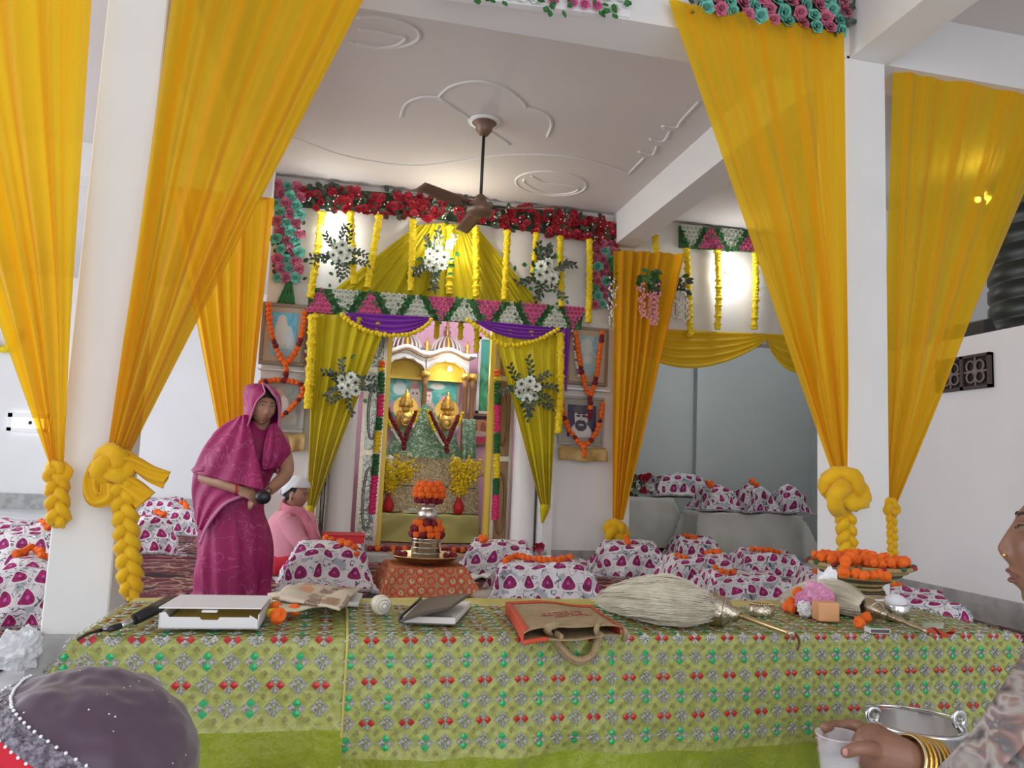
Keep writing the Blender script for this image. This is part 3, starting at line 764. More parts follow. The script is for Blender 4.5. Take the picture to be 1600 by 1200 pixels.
# pleated fan drape behind the strings
YF = YB-.02
fan_top = [at(650, 352, Y=YF-.03), at(700, 348, Y=YF-.05), at(748, 358, Y=YF-.03)]
fan_bot = [at(500, 470, Y=YF), at(600, 476, Y=YF), at(700, 484, Y=YF), at(790, 490, Y=YF), at(862, 496, Y=YF)]
drape('fan_drape', None, fan_top, fan_bot, c_shr, 22, .010, .018, 160, 24, part=False, seed=4, label='lemon yellow pleated fan of cloth spreading from under the crimson header', cat='drape', axis=V((0, -1, 0)))
YC = YB-.16
lc = thing('shrine_curtain', 'lemon satin curtain gathered at the left of the shrine opening', 'curtain', at(488, 812, Y=YC), 'lemon shrine curtains')
drape('curtain_cloth', lc, [at(489, 489, Y=YC), at(545, 494, Y=YC), at(606, 502, Y=YC)], [at(480, 790, Y=YC), at(484, 796, Y=YC), at(491, 797, Y=YC)], c_shr, 7, .02, .045, 110, 40, seed=2)
mk('gathered_tip', tube(poly([at(485, 790, Y=YC), at(484, 800, Y=YC), at(485, 812, Y=YC)], 4), lambda s: .035+.02*s-.03*s*s, 12), c_shr, lc, True)
rc = thing('shrine_curtain', 'lemon satin curtain gathered at the right of the shrine opening', 'curtain', at(850, 815, Y=YC), 'lemon shrine curtains')
drape('curtain_cloth', rc, [at(770, 514, Y=YC), at(820, 517, Y=YC), at(876, 520, Y=YC)], [at(844, 790, Y=YC), at(852, 795, Y=YC), at(860, 794, Y=YC)], c_shr, 7, .02, .045, 110, 40, seed=7)
mk('gathered_tip', tube(poly([at(852, 788, Y=YC), at(850, 800, Y=YC), at(847, 817, Y=YC)], 4), lambda s: .040+.010*sin(s*5)-.018*s*s, 12), c_shr, rc, True)
def swag(name, label, A, B, depth, m, folds=5, cat='swag', group=None, out=.07, top=.02):
    """half-moon of cloth between two points"""
    A, B = V(A), V(B)
    def fn(u, v):
        p = A.lerp(B, u); d = (4*u*(1-u))**.8
        z = -v*depth*d-top*(1-v)*0
        y = -out*d*(.35+.65*v)-.016*d*sin(v*pi*2*folds)-.01
        return p+V((0, y, z+.02*d*0))
    (vf, uv) = grid(fn, 50, 40)
    return tag(mk(name, vf, m, None, True, uv, org=A), label, cat, group)
YS = YB-.13
swag('purple_swag', 'purple satin swag under the left half of the rose pelmet', at(540, 489, Y=YS), at(673, 496, Y=YS), .21, c_pur, 4, group='purple swags', out=.07)
swag('purple_swag', 'purple satin swag under the right half of the rose pelmet', at(742, 501, Y=YS), at(880, 514, Y=YS), .15, c_pur, 4, group='purple swags', out=.07)
drape('purple_tail', None, [at(880, 513, Y=YS), at(892, 514, Y=YS)], [at(876, 608, Y=YS), at(886, 612, Y=YS)], c_pur, 2, .02, .02, 20, 14, part=False, label='purple satin tail hanging beside the right shrine curtain', cat='swag')
# ------------------------------------------------------------------ bouquets
def daisy_mesh():
    v = []; f = []; mi = []; n = 9
    for k in range(n):
        a = 2*pi*k/n; b = len(v); w = .40
        for (da, r, z) in ((-w*.5, .22, .06), (w*.5, .22, .06), (w, .75, .10), (0, 1.0, .02), (-w, .75, .10)): v.append((r*cos(a+da), r*sin(a+da), z))
        f.append((b, b+1, b+2, b+3, b+4)); mi.append(0)
    b = len(v)
    for k in range(8): v.append((.24*cos(2*pi*k/8), .24*sin(2*pi*k/8), .08))
    v.append((0, 0, .20))
    for k in range(8): f.append((b+k, b+(k+1) % 8, b+8)); mi.append(1)
    return mesh('daisy', v, f, [m_whiterose, m_daisyc], False, None, mi)
DAISY = daisy_mesh()
def bouquet(label, c, Y, r, sprays, dirs=None, seed=0):
    rnd = random.Random(seed); C = at(*c, Y=Y); s = (at(c[0]+1, c[1], Y=Y)-C).length; R = r*s
    t = thing('flower_bouquet', label, 'bouquet', C, 'white daisy bouquets')
    mk('green_pad', ell(C+V((0, .04, 0)), (R*.42, .05, R*.42), 12, 8), m_greenpad, t, True)
    pos = [(0, 0)]+[(.30*cos(2*pi*k/6+.4), .32*sin(2*pi*k/6+.4)) for k in range(6)]
    for (x, z) in pos:
        inst('daisy', DAISY, t, C+V((x*R+rnd.uniform(-.01, .01), -.055-rnd.random()*.02, z*R)), FACE @ Matrix.Rotation(rnd.uniform(-.5, .5), 3, 'X') @ Matrix.Rotation(rnd.uniform(-.5, .5), 3, 'Y'), R*.23)
    fp = [C+V((rnd.gauss(0, .30)*R, .0-rnd.random()*.02, rnd.gauss(0, .30)*R)) for _ in range(30)]
    foliage('leaves', t, fp, R*.22, R*.07, m_leaf)
    for k, a in enumerate(sprays):
        a = radians(a+rnd.uniform(-8, 8)); L = R*rnd.uniform(.85, 1.15); st = []
        for i in range(7):
            q = i/6; bend = .25*q*q*(1 if k % 2 else -1)
            st.append(C+V((cos(a+bend)*L*q, -.02-.05*sin(q*2.5), sin(a+bend)*L*q)))
        sp = mk('spray', tube(st, .0035, 5), m_stem, t)
        lv = []
        for i in range(9):
            q = .38+.62*i/8; j = min(int(q*6), 5); p = st[j].lerp(st[j+1], q*6-j); d = (st[j+1]-st[j]).normalized()
            sd = (1 if i % 2 else -1)*rnd.uniform(.5, 1.0)
            dd = (d*cos(sd)+V((-d.z, 0, d.x))*sin(sd)); dd.y = rnd.uniform(-.5, .2)
            lv.append(leafshape(p, dd, V((rnd.uniform(-.5, .5), -1, rnd.uniform(-.5, .5))).normalized(), R*.21, R*.055))
        mk('leaves', join(*lv), m_leafd if k % 3 else m_mag_leaf, sp)['kind'] = 'stuff'
    return t
YQ = YB-.20
bouquet('white daisy bouquet at the top left of the shrine, beside the wall lamp', (534, 398), YQ, 42, [95, 60, 150, 185, 215, 250, 290, 330, 20], seed=1)
bouquet('white daisy bouquet on the fan drape beside the bright bulb', (680, 408), YQ, 42, [110, 75, 135, 40, 230, 255, 280, 205], seed=2)
bouquet('white daisy bouquet at the top right of the shrine', (852, 428), YQ, 44, [100, 70, 120, 10, 30, 190, 215, 240, 275, 300], seed=3)
bouquet('white daisy bouquet pinned on the left shrine curtain', (545, 603), YQ-.06, 42, [115, 140, 170, 200, 235, 260, 10, 350, 30], seed=4)
bouquet('white daisy bouquet pinned on the right shrine curtain', (822, 610), YQ-.06, 42, [60, 80, 20, 170, 150, 320, 290, 265, 350], seed=5)
# ------------------------------------------------------------------ hanging wisteria
def wisteria(label, px, y0, y1, m, Y, n=3, seed=0):
    rnd = random.Random(seed); t = thing('hanging_wisteria', label, 'artificial flowers', at(px, y0, Y=Y), 'hanging wisteria sprays')
    for k in range(n):
        x = px+rnd.uniform(-11, 11) if n > 1 else px; a = at(x, y0+rnd.uniform(0, 30), Y=Y-rnd.random()*.06); b = at(x+rnd.uniform(-5, 5), y1-rnd.uniform(0, 25), Y=Y-.03)
        st = mk('stem', tube([a.lerp(b, i/6) for i in range(7)], .003, 4), m_stem, t); ps = []
        for i in range(46):
            q = .3+.7*i/46; p = a.lerp(b, q); rr = .05*(1-.6*q)+.01
            ps.append(ell(p+V((rnd.uniform(-rr, rr), rnd.uniform(-rr, rr), 0)), (.012, .008, .014), 5, 4))
        mk('blossoms', join(*ps), m, st)['kind'] = 'stuff'
        lv = [leafshape(a.lerp(b, rnd.random()*.35), V((rnd.uniform(-1, 1), -.2, rnd.uniform(-1, .2))), V((0, -1, 0)), .09, .022) for _ in range(9)]
        mk('leaves', join(*lv), m_leaf if k % 2 else m_leafd, st)['kind'] = 'stuff'
wisteria('white wisteria sprays hanging beside the right rose column', 969, 400, 515, m_wist, YB-.12, 2, 1)
wisteria('pink wisteria sprays hanging over the golden curtain by the beam', 1013, 405, 520, m_wistp, YB-.30, 4, 2)
wisteria('white wisteria sprays at the right edge of the golden curtain by the beam', 1060, 410, 515, m_wist, YB-.12, 3, 3)
# ------------------------------------------------------------------ curtains of the right opening and left bay
def knot(parent, c, R, r, m, seed=0, name='knot'):
    rnd = random.Random(seed); pts = []
    for i in range(72):
        a = 2*pi*i/72; k = 2+cos(3*a); pts.append(V(c)+V((R*.36*k*cos(2*a), R*.42*sin(3*a)-R*.1, R*.36*k*sin(2*a))))
    vf = ring(pts, r, 12); vf = ([p+V((nz(p, 40, seed), nz(p, 40, seed+1), nz(p, 40, seed+2)))*r*.35 for p in vf[0]], vf[1])
    return mk(name, vf, m, parent, True)
def braid(parent, A, B, r, turns, m, seed=0):
    A, B = V(A), V(B); n = int(40+turns*14)
    for s in range(3):
        pts = []
        for i in range(n+1):
            q = i/n; t = 2*pi*turns*q+2*pi*s/3
            e = 1-.35*max(0, (q-.85)/.15)
            pts.append(A.lerp(B, q)+V((r*.95*e*cos(t), r*.6*e*sin(t*2), 0)))
        vf = tube(pts, lambda q: r*.72*(.55+.45*min(1, q*9))*(1 if q < .9 else 1-.6*(q-.9)/.1), 9)
        vf = ([p+V((nz(p, 50, seed), nz(p, 50, seed+3), 0))*r*.25 for p in vf[0]], vf[1])
        mk('strand', vf, m, parent, True)
YR = YB-.22
t = thing('golden_curtain', 'golden sheer curtain between the shrine and the grey side room, knotted low', 'curtain', at(962, 845, Y=YR), 'golden curtains')
drape('curtain_cloth', t, [at(959, 391, Y=YR), at(1010, 393, Y=YR), at(1068, 397, Y=YR)], [at(958, 812, Y=YR), at(966, 814, Y=YR), at(973, 812, Y=YR)], c_yel2, 7, .03, .05, 100, 50, seed=11, curve=-.35)
knot(t, at(962, 832, Y=YR), .085, .045, c_knot, 3)
t = thing('golden_swag', 'golden cloth swag across the top of the grey side room opening', 'swag', at(1000, 520, Y=YB-.04))
for nm, a, b, dp in (('main_fold', (972, 512), (1199, 522), .36), ('end_fold', (1197, 522), (1330, 527), .38)):
    A, B = at(*a, Y=YB-.03), at(*b, Y=YB-.03)
    def fn(u, v, A=A, B=B, dp=dp):
        d = (sin(pi*u**(.8 if dp < .37 else .7)))**.75; p = A.lerp(B, u)
        return p+V((0, -.02-.05*d*v-.018*d*sin(v*pi*9), -v*dp*d-.03*v))
    vf, uv = grid(fn, 60, 54); mk(nm, vf, c_swag, t, True, uv)
YL = 6.9
t = thing('golden_curtain', 'golden curtain at the back of the left bay beside the framed pictures', 'curtain', at(372, 760, Y=YL), 'golden curtains')
drape('curtain_cloth', t, [(at(262, 312, Y=YL).x, YL, 3.168), (at(340, 318, Y=YL).x, YL, 3.168), (at(428, 326, Y=YL).x, YL, 3.168)], [at(352, 735, Y=YL), at(366, 738, Y=YL), at(380, 740, Y=YL)], c_yel2, 7, .02, .05, 100, 50, seed=12, curve=-.1)
braid(t, at(366, 735, Y=YL), at(364, 800, Y=YL), .03, 1.5, c_knot, 4)
# ------------------------------------------------------------------ the four big front curtains
YP = 3.36
def big(label, top, bot, seed, m, folds, a0=.02, a1=.05, curve=0.0, top2=None):
    t = thing('golden_curtain', label, 'curtain', V(bot[len(bot)//2]), 'golden curtains')
    drape('curtain_cloth', t, top, bot, m, folds, a0, a1, 150, 70, seed=seed, curve=curve)
    return t
# left outer
t = big('sheer golden curtain at the far left edge, ending in a short twisted braid', [(-2.15, YP, 3.2), (-1.6, YP, 3.2), (-1.165, YP, 3.2)], [at(78, 728, Y=YP-.02), at(90, 732, Y=YP-.03), at(101, 728, Y=YP-.02)], 21, c_yel, 5, .014, .045, -.12)
knot(t, at(90, 738, Y=YP-.02), .035, .018, c_knot, 1); braid(t, at(89, 735, Y=YP-.02), at(91, 824, Y=YP-.02), .027, 1.3, c_knot, 2)
# left inner
tr = at(565, 0, Y=YP); tl = at(259, 0, Y=YP)
t = big('wide golden curtain tied with a floppy bow on the left pillar', [(tl.x+.035, YP, 3.2), (tl.x+.5, YP, 3.2), (tr.x+.10, YP, 3.2)], [at(168, 716, Y=YP), at(182, 720, Y=YP-.03), at(200, 716, Y=YP)], 22, c_yel, 6, .014, .05, -.02)
knot(t, at(178, 728, Y=YP-.03), .055, .034, c_knot, 5)
braid(t, at(190, 740, Y=YP-.04), at(206, 938, Y=YP-.02), .030, 3.0, c_knot, 6)
def loop(parent, pts, w, m, name='bow_loop', seed=0):
    P = poly([at(*p, Y=YP-.05) for p in pts], 8); n = len(P)
    def fn(u, v):
        i = min(int(u*(n-1)), n-2); p = P[i].lerp(P[i+1], u*(n-1)-i); T = (P[i+1]-P[i]).normalized(); N = V((-T.z, 0, T.x))
        a = 2*pi*v; ww = w[0]+(w[1]-w[0])*u
        return p+N*(ww*cos(a))+V((0, -ww*.5*sin(a)-.01*sin(a*5+u*6), 0))
    vf, uv = grid(fn, 26, 30, False); return mk(name, vf, m, parent, True, uv)
loop(t, [(180, 712), (158, 722), (143, 750), (148, 778), (168, 776), (172, 755)], (.030, .034), c_knot)
loop(t, [(184, 724), (190, 746), (208, 762), (228, 782)], (.022, .045), c_knot, 'bow_tail')
loop(t, [(188, 714), (212, 724), (236, 740), (260, 750)], (.024, .036), c_knot, 'bow_tail')
# right inner
t = big('wide golden curtain hanging to a rosette knot on the right pillar', [at(1045, 0, Y=YP), at(1180, 25, Y=YP), at(1317, 52, Y=YP)], [at(1302, 742, Y=YP), at(1312, 746, Y=YP-.02), at(1321, 742, Y=YP)], 23, c_yel, 6, .012, .045, .02)
knot(t, at(1318, 768, Y=YP-.04), .085, .040, c_knot, 7)
braid(t, at(1320, 798, Y=YP-.03), at(1327, 905, Y=YP-.02), .030, 2.0, c_knot, 8)
# right outer
YO = 3.46
A = at(1400, 60, Y=YO)
t = big('sheer golden curtain at the right edge hanging beside the right pillar', [(A.x, YO, 3.44), (3.3, YO, 3.46), (4.1, YO, 3.46)], [at(1381, 786, Y=YO), at(1391, 790, Y=YO-.02), at(1399, 786, Y=YO)], 24, c_yel, 5, .010, .04, -.03)
knot(t, at(1390, 793, Y=YO-.03), .034, .018, c_knot, 9)
braid(t, at(1390, 795, Y=YO-.03), at(1392, 910, Y=YO-.02), .022, 3.2, c_knot, 10)
# ================================================================== framed pictures on the shrine wall
def framed(label, c4, Y, fm, pm, fw_=.045, matt=None, name='framed_picture', lean=.05):
    P = [at(*p, Y=Y) for p in c4]          # tl, tr, br, bl
    cx = sum(p.x for p in P)/4; x0 = (P[0].x+P[3].x)/2; x1 = (P[1].x+P[2].x)/2; z1 = (P[0].z+P[1].z)/2; z0 = (P[2].z+P[3].z)/2
    t = thing(name, label, 'picture', (cx, Y, z0), 'framed pictures')
    y1 = YB-.001
    for a in (bx(x0, x1, Y, y1, z1-fw_, z1), bx(x0, x1, Y, y1, z0, z0+fw_), bx(x0, x0+fw_, Y, y1, z0+fw_, z1-fw_), bx(x1-fw_, x1, Y, y1, z0+fw_, z1-fw_)): bev(mk('frame_rail', a, fm, t), .006, 1)
    q = fw_+(matt[0] if matt else 0)
    if matt: mk('mount', bx(x0+fw_, x1-fw_, Y+.016, y1, z0+fw_, z1-fw_), matt[1], t)
    v = [(x0+q, Y+.012, z0+q), (x1-q, Y+.012, z0+q), (x1-q, Y+.012, z1-q), (x0+q, Y+.012, z1-q)]
    mk('print', (v, [(0, 1, 2, 3)]), pm, t, uv=[(0, 0), (1, 0), (1, 1), (0, 1)])
    return x0, x1, z0, z1
p_blue = picture('print_blue_saint', (.10, .42, .66), [(.5, .30, .42, .26, (.50, .56, .56), .3), (.42, .55, .24, .30, (.62, .66, .64), .2), (.42, .80, .16, .14, (.66, .64, .58), .2), (.72, .45, .12, .22, (.55, .66, .70), .3), (.5, .06, .6, .10, (.28, .45, .55), .3)], (.16, .52, .72))
p_red = picture('print_seated_elder', (.22, .25, .23), [(.45, .18, .60, .20, (.40, .39, .35), .3), (.42, .50, .26, .28, (.62, .60, .55), .2), (.36, .45, .14, .24, (.34, .07, .05), .2), (.38, .82, .12, .13, (.55, .28, .20), .2)], (.28, .31, .28))
p_blue2 = picture('print_pale_blue_figure', (.22, .40, .46), [(.5, .35, .34, .34, (.40, .50, .50), .4), (.45, .74, .22, .18, (.55, .60, .58), .3), (.5, .42, .16, .10, (.58, .64, .62), .3), (.62, .20, .28, .10, (.34, .52, .58), .3)], (.36, .52, .56))
p_bw = picture('print_dark_portrait', (.035, .022, .08), [(.48, .10, .36, .34, (.62, .62, .62), .15), (.48, .62, .23, .36, (.62, .60, .60), .06), (.48, .86, .26, .14, (.10, .09, .12), .15), (.48, .36, .20, .17, (.05, .04, .08), .12), (.48, .38, .09, .03, (.48, .40, .42), .2), (.48, .475, .13, .025, (.04, .03, .07), .2), (.38, .66, .075, .035, (.06, .05, .09), .2), (.58, .66, .075, .035, (.06, .05, .09), .2), (.40, .73, .08, .016, (.03, .03, .05), .2), (.57, .73, .08, .016, (.03, .03, .05), .2), (.48, .56, .035, .05, (.45, .42, .42), .3)], (.05, .035, .10))
m_mountb = mat('buff_mount', (.48, .40, .30), .6); m_mountg = mat('grey_mount', (.36, .35, .32), .6)
YFm = YB-.06
framed('framed print of a white-robed figure on blue, upper left of the shrine', [(409, 471), (481, 476), (476, 573), (404, 568)], YFm, m_frame, p_blue, .035, (.05, m_mountb))
framed('framed print of a seated figure in red and white, lower left of the shrine', [(405, 590), (479, 595), (475, 678), (401, 673)], YFm, m_frame2, p_red, .035, (.03, m_mountg))
framed('framed print of a pale figure on blue, upper right of the shrine', [(887, 509), (952, 513), (949, 603), (885, 600)], YFm, m_frame, p_blue2, .03, (.06, m_mountb))
framed('framed black and white portrait of a bearded man, lower right of the shrine', [(875, 618), (945, 622), (943, 698), (874, 694)], YFm, m_frame2, p_bw, .025, (.055, m_mountg))
# ledges between the pictures
for nm, a, b, z in (('left', (404, 574), (480, 588), 0), ('right', (884, 604), (952, 618), 0)):
    A, B = at(*a, Y=YFm), at(*b, Y=YFm)
    tag(bev(mk('wall_ledge', bx(A.x, B.x, YB-.10, YB, min(A.z, B.z)+.03, max(A.z, B.z)-.01), m_plate, None, org=((A.x+B.x)/2, YB, B.z)), .005), 'white wall ledge between the two %s pictures' % nm, 'ledge', 'picture ledges')
c_goldcl = cloth('gold_brocade_cloth', (.62, .44, .18), (.46, .30, .09), .1, 0, .35, 12, 60)
for nm, l, a, b in (('cloth_pouch', 'folded golden cloth pouch hanging below the lower left picture', (436, 676), (476, 706)), ('cloth_shelf_cover', 'pale gold striped cloth over the little shelf below the bearded portrait', (872, 697), (946, 722))):
    A, B = at(*a, Y=YFm), at(*b, Y=YFm)
    vf, uv = grid(lambda u, v: V((A.x+(B.x-A.x)*u, YB-.10-.02*sin(u*14)*v+.05*(1-v)*(1 if v < .2 else 0), A.z+(B.z-A.z)*v+.008*sin(u*9))), 24, 8)
    o = mk(nm, vf, c_goldcl, None, True, uv, org=((A.x+B.x)/2, YB-.08, B.z)); tag(solid(o, .006), l, 'cloth')
def pg(label, pts, Y, seq, r=.026, step=1.6, group='garlands on the pictures'):
    return garland('picture_garland', label, pxpath(pts, Y), r, P_OR, group, step, .1, seq=seq)
def om(i, n): return P_MA if (i//2) % 5 == 4 else P_OR
YG = YFm-.05
pg('orange marigold garland over the upper left picture', [(420, 476), (421, 500), (427, 530), (437, 555), (447, 566), (458, 556), (468, 535), (474, 510), (477, 482)], YG, om)
pg('short orange garland tail below the upper left picture', [(447, 569), (447, 580), (446, 596)], YG, lambda i, n: P_MA if i > n-3 else P_OR, .028)
pg('orange and maroon garland over the lower left picture', [(408, 598), (425, 594), (445, 594), (462, 597), (473, 604), (471, 618), (460, 632), (448, 644), (437, 652), (431, 664)], YG, lambda i, n: P_MA if i % 4 == 1 else P_OR, .024)
pg('orange marigold garland over the upper right picture', [(900, 522), (903, 545), (908, 575), (914, 600), (921, 618), (928, 605), (934, 575), (938, 545), (942, 514)], YG, om)
pg('short orange garland tail hanging over the bearded portrait', [(922, 622), (922, 636), (921, 652)], YG-.02, lambda i, n: P_MA if i < 2 or i > n-3 else P_OR, .028)
pg('orange garland with maroon beads around the bearded portrait', [(878, 626), (880, 645), (888, 668), (900, 685), (913, 696), (926, 684), (936, 664), (941, 640), (942, 626)], YG, lambda i, n: P_MA if i % 5 == 4 else P_OR, .026)
pg('short orange garland tail below the bearded portrait', [(913, 698), (913, 706), (913, 716)], YG-.02, lambda i, n: P_OR, .026)
# thin second garland of white, maroon and green beads beside the frames
garland('picture_garland', 'fine garland of pale blossoms along the left shrine curtain edge', pxpath([(484, 492), (482, 530), (477, 560), (480, 580)], YB-.08), .016, P_WH+R_DUST[:1], 'garlands on the pictures', 1.6)
garland('picture_garland', 'fine garland of pale blossoms beside the purple tail', pxpath([(893, 505), (896, 530), (900, 560), (905, 590)], YB-.09), .016, P_WH+R_DUST[:1], 'garlands on the pictures', 1.6)
# ================================================================== shrine portal
# carved white trims at the two sides of the opening
for nm, px in (('left', 480), ('right', 852)):
    a = at(px, 860, Y=YB)
    o = struct('trim_%d' % (31 if nm == 'left' else 32), bx(a.x-.05, a.x+.05, YB-.03, YB, 0, 2.35), m_carve); o['label'] = 'carved white plaster trim at the %s of the shrine opening' % nm
# round white columns inside the opening
def col(label, px, Y, i, r=.115):
    a = at(px, 840, Y=Y)
    o = struct('trim_%d' % i, lathe([(r*1.15, 0), (r*1.15, .06), (r, .10), (r*.97, 1.2), (r*.93, 2.5)], 28, (a.x, Y, 0)), m_wall, smooth=True); o['label'] = label
col('round white column at the left of the shrine opening', 527, YB+.25, 33); col('round white column at the right of the shrine opening', 815, YB+.25, 34)
# shrine room shell
SX0, SX1, SY = -.20, 2.00, 8.95
struct('wall_shrine_back', bx(SX0-.2, 2.55, SY, SY+.1, 0, CEIL), m_pink)
struct('wall_shrine_right', bx(SX1+.02, SX1+.12, YB+.45, SY, 0, CEIL), m_white)
struct('wall_shrine_west', bx(SX0-.2, SX0-.1, YB+.45, SY, 0, CEIL), m_white)
struct('trim_35', bx(-.55, 2.55, YB+.22, SY, 3.0, 3.1), m_wall)['label'] = 'shrine room ceiling slab'
st = thing('shrine_steps', 'low marble step in front of the shrine covered with a red striped runner', 'step', (.9, 7.4, 0))
bev(mk('step_block', bx(OX0+.004, OX1-.004, YB-.05, 8.9, 0, .07), m_granite, st), .008)
def runner():
    t = NT('striped_runner'); o = t.sep(t.coord('Object'))
    n = t.noise(22, t.coord('Object'), 3); w = t.math('FRACT', t.math('MULTIPLY', t.math('ADD', o[1], o[2]), 14.0))
    a = t.mix(t.math('GREATER_THAN', w, .6), (.16, .012, .03), (.42, .30, .26)); a = t.mix(t.math('GREATER_THAN', n, .55), a, (.12, .01, .025))
    t.base(a); t.b.inputs['Roughness'].default_value = .9; return t.m
bev(mk('runner', bx(.25, 1.62, YB+.25, 8.0, .07, .10), runner(), st), .005)
o = mk('flower_row', join(*[ell((.32+i*.062+random.uniform(-.01, .01), YB+.2+random.uniform(-.02, .02), .095), (.035, .03, .03), 7, 5) for i in range(21)]), m_maroonfl, st, True)
inner = []
for i in range(11): inst('marigold', random.choice(P_OR), st, (.38+i*.115+random.uniform(-.03, .03), YB+.185, .10), None, .026)
# metal door leaves folded open, with embossed silver panels, and gold jambs
YD = YB+.42
def leaf(label, pa, pb, gold, i):
    A = at(pa, 800, Y=YD); B = at(pb, 800, Y=YD); x0, x1 = min(A.x, B.x), max(A.x, B.x)
    d = struct('door_%d' % i, join(bx(x0, x0+.035, YD-.02, YD+.03, .07, 2.6), bx(x1-.035, x1, YD-.02, YD+.03, .07, 2.6), *[bx(x0+.035, x1-.035, YD-.02, YD+.03, z, z+.05) for z in (.07, .95, 1.75, 2.45)]), m_oldsilver); d['label'] = label
    for z0, z1 in ((.12, .95), (1.0, 1.75), (1.8, 2.45)):
        pnl = mk('panel', bx(x0+.035, x1-.035, YD, YD+.02, z0, z1), gold, d)
        mk('relief', ring([((x0+x1)/2+(x1-x0)*.22*cos(a*pi/8), YD-.006, (z0+z1)/2+(z1-z0)*.36*sin(a*pi/8)) for a in range(16)], .012, 6), gold, pnl, True)
leaf('folded silver door leaf with embossed panels at the left of the shrine', 556, 590, m_embsilver, 1)
leaf('narrow mirrored door leaf beside the left white column', 493, 512, m_mirror, 3)
leaf('folded brass door leaf at the right of the shrine', 765, 796, m_bronze, 2)
leaf('narrow dark door leaf beside the right white column', 834, 846, m_bronze, 4)
for k, (px, m) in enumerate(((592, m_goldpaint), (760, m_goldpaint))):
    a = at(px, 800, Y=YD+.06); o = struct('trim_%d' % (36+k), bx(a.x-.03, a.x+.03, YD+.04, YD+.12, .07, 2.7), m); o['label'] = 'gold painted jamb at the %s of the shrine' % ('left', 'right')[k]
# segmented garlands on the jambs
def seg_garland(label, pts, segs, Y, r=.034):
    P = pxpath(pts, Y, 10); n = len(P); t = thing('segmented_garland', label, 'garland', P[-1], 'segmented garlands'); tot = sum(s[1] for s in segs); a = 0
    for m, w in segs:
        i0, i1 = int(a/tot*(n-1)), int((a+w)/tot*(n-1)); a += w
        q = resample(P[i0:i1+1], .012)
        if len(q) < 3: continue
        fr = frames(q); v = []; f = []
        for i, (p, x, y) in enumerate(fr):
            for k in range(9): rr = r*(1+.3*(random.random()-.5))*(1 if i % 3 else .8); v.append(p+x*cos(2*pi*k/9)*rr+y*sin(2*pi*k/9)*rr)
        for i in range(len(fr)-1):
            for k in range(9): f.append((i*9+k, i*9+(k+1) % 9, (i+1)*9+(k+1) % 9, (i+1)*9+k))
        f += [tuple(range(8, -1, -1)), tuple((len(fr)-1)*9+k for k in range(9))]
        mk('garland_segment', (v, f), m, t)
SEG = [(m_orange, 22), (m_yellowfl, 10), (m_greenseg, 28), (m_pinkseg, 42), (m_greenseg, 34), (m_yellowfl, 36), (m_greenseg, 30), (m_pinkseg, 42)]
seg_garland('garland of orange, green and pink segments on the left gold jamb', [(597, 564), (594, 640), (589, 700), (581, 803)], SEG, YD-.06)
seg_garland('garland of orange, green and pink segments on the right gold jamb', [(777, 578), (777, 660), (776, 740), (774, 813)], SEG, YD-.06)
# ================================================================== altar
def A3(px, py, Y): return at(px, py, Y=Y)
# altar table with olive satin
a, b = A3(589, 800, 7.85), A3(749, 808, 7.85); zt = .385
al = thing('altar_table', 'low altar table in the shrine covered with olive satin', 'table', ((a.x+b.x)/2, 8.0, .10))
mk('table_top', bx(a.x+.02, b.x-.02, 7.88, 8.35, zt-.04, zt-.008), m_wood, al)
for x in (a.x+.06, b.x-.06):
    for y in (7.94, 8.3): mk('leg', bx(x-.025, x+.025, y-.025, y+.025, .10 if y < 8 else .07, zt-.04), m_wood, al)
def fn(u, v):
    x = a.x+(b.x-a.x)*u
    if v < .4: return V((x, 8.35-(8.35-7.86)*v/.4, zt+.004*sin(u*30)))
    q = (v-.4)/.6; sc = .02*sin(9*u+5*q*(1 if u < .5 else -1))+.012*sin(17*u+3*q)
    return V((x, 7.86-.02*q-sc*q, zt-q*.275))
vf, uv = grid(fn, 70, 26); mk('satin_cover', vf, c_satin, al, True, uv)
# two glittering tiers
def tier(label, pa, pb, yf, yb, z0, z1):
    A, B = A3(pa, 760, yf), A3(pb, 760, yf)
    t = thing('altar_tier', label, 'altar', ((A.x+B.x)/2, yf, z0), 'altar tiers')
    bev(mk('tier_block', bx(A.x, B.x, yf, yb, z0, z1), m_tinsel, t), .015)
    def fr(u, v): return V((A.x-.005+(B.x-A.x+.01)*u, yf-.008-.012*abs(sin(u*22))*v, z1+.005-(z1-z0)*.97*v))
    vf, uv = grid(fr, 60, 10); mk('glitter_drape', vf, m_tinsel, t, True, uv)
zA = A3(670, 762, 8.02).z; zB = A3(670, 716, 8.25).z
tier('lower beige glitter cloth tier behind the flower vases', 590, 748, 8.02, 8.5, zt, zA)
tier('upper beige glitter cloth tier under the deities', 600, 745, 8.25, 8.75, zA-.002, zB)
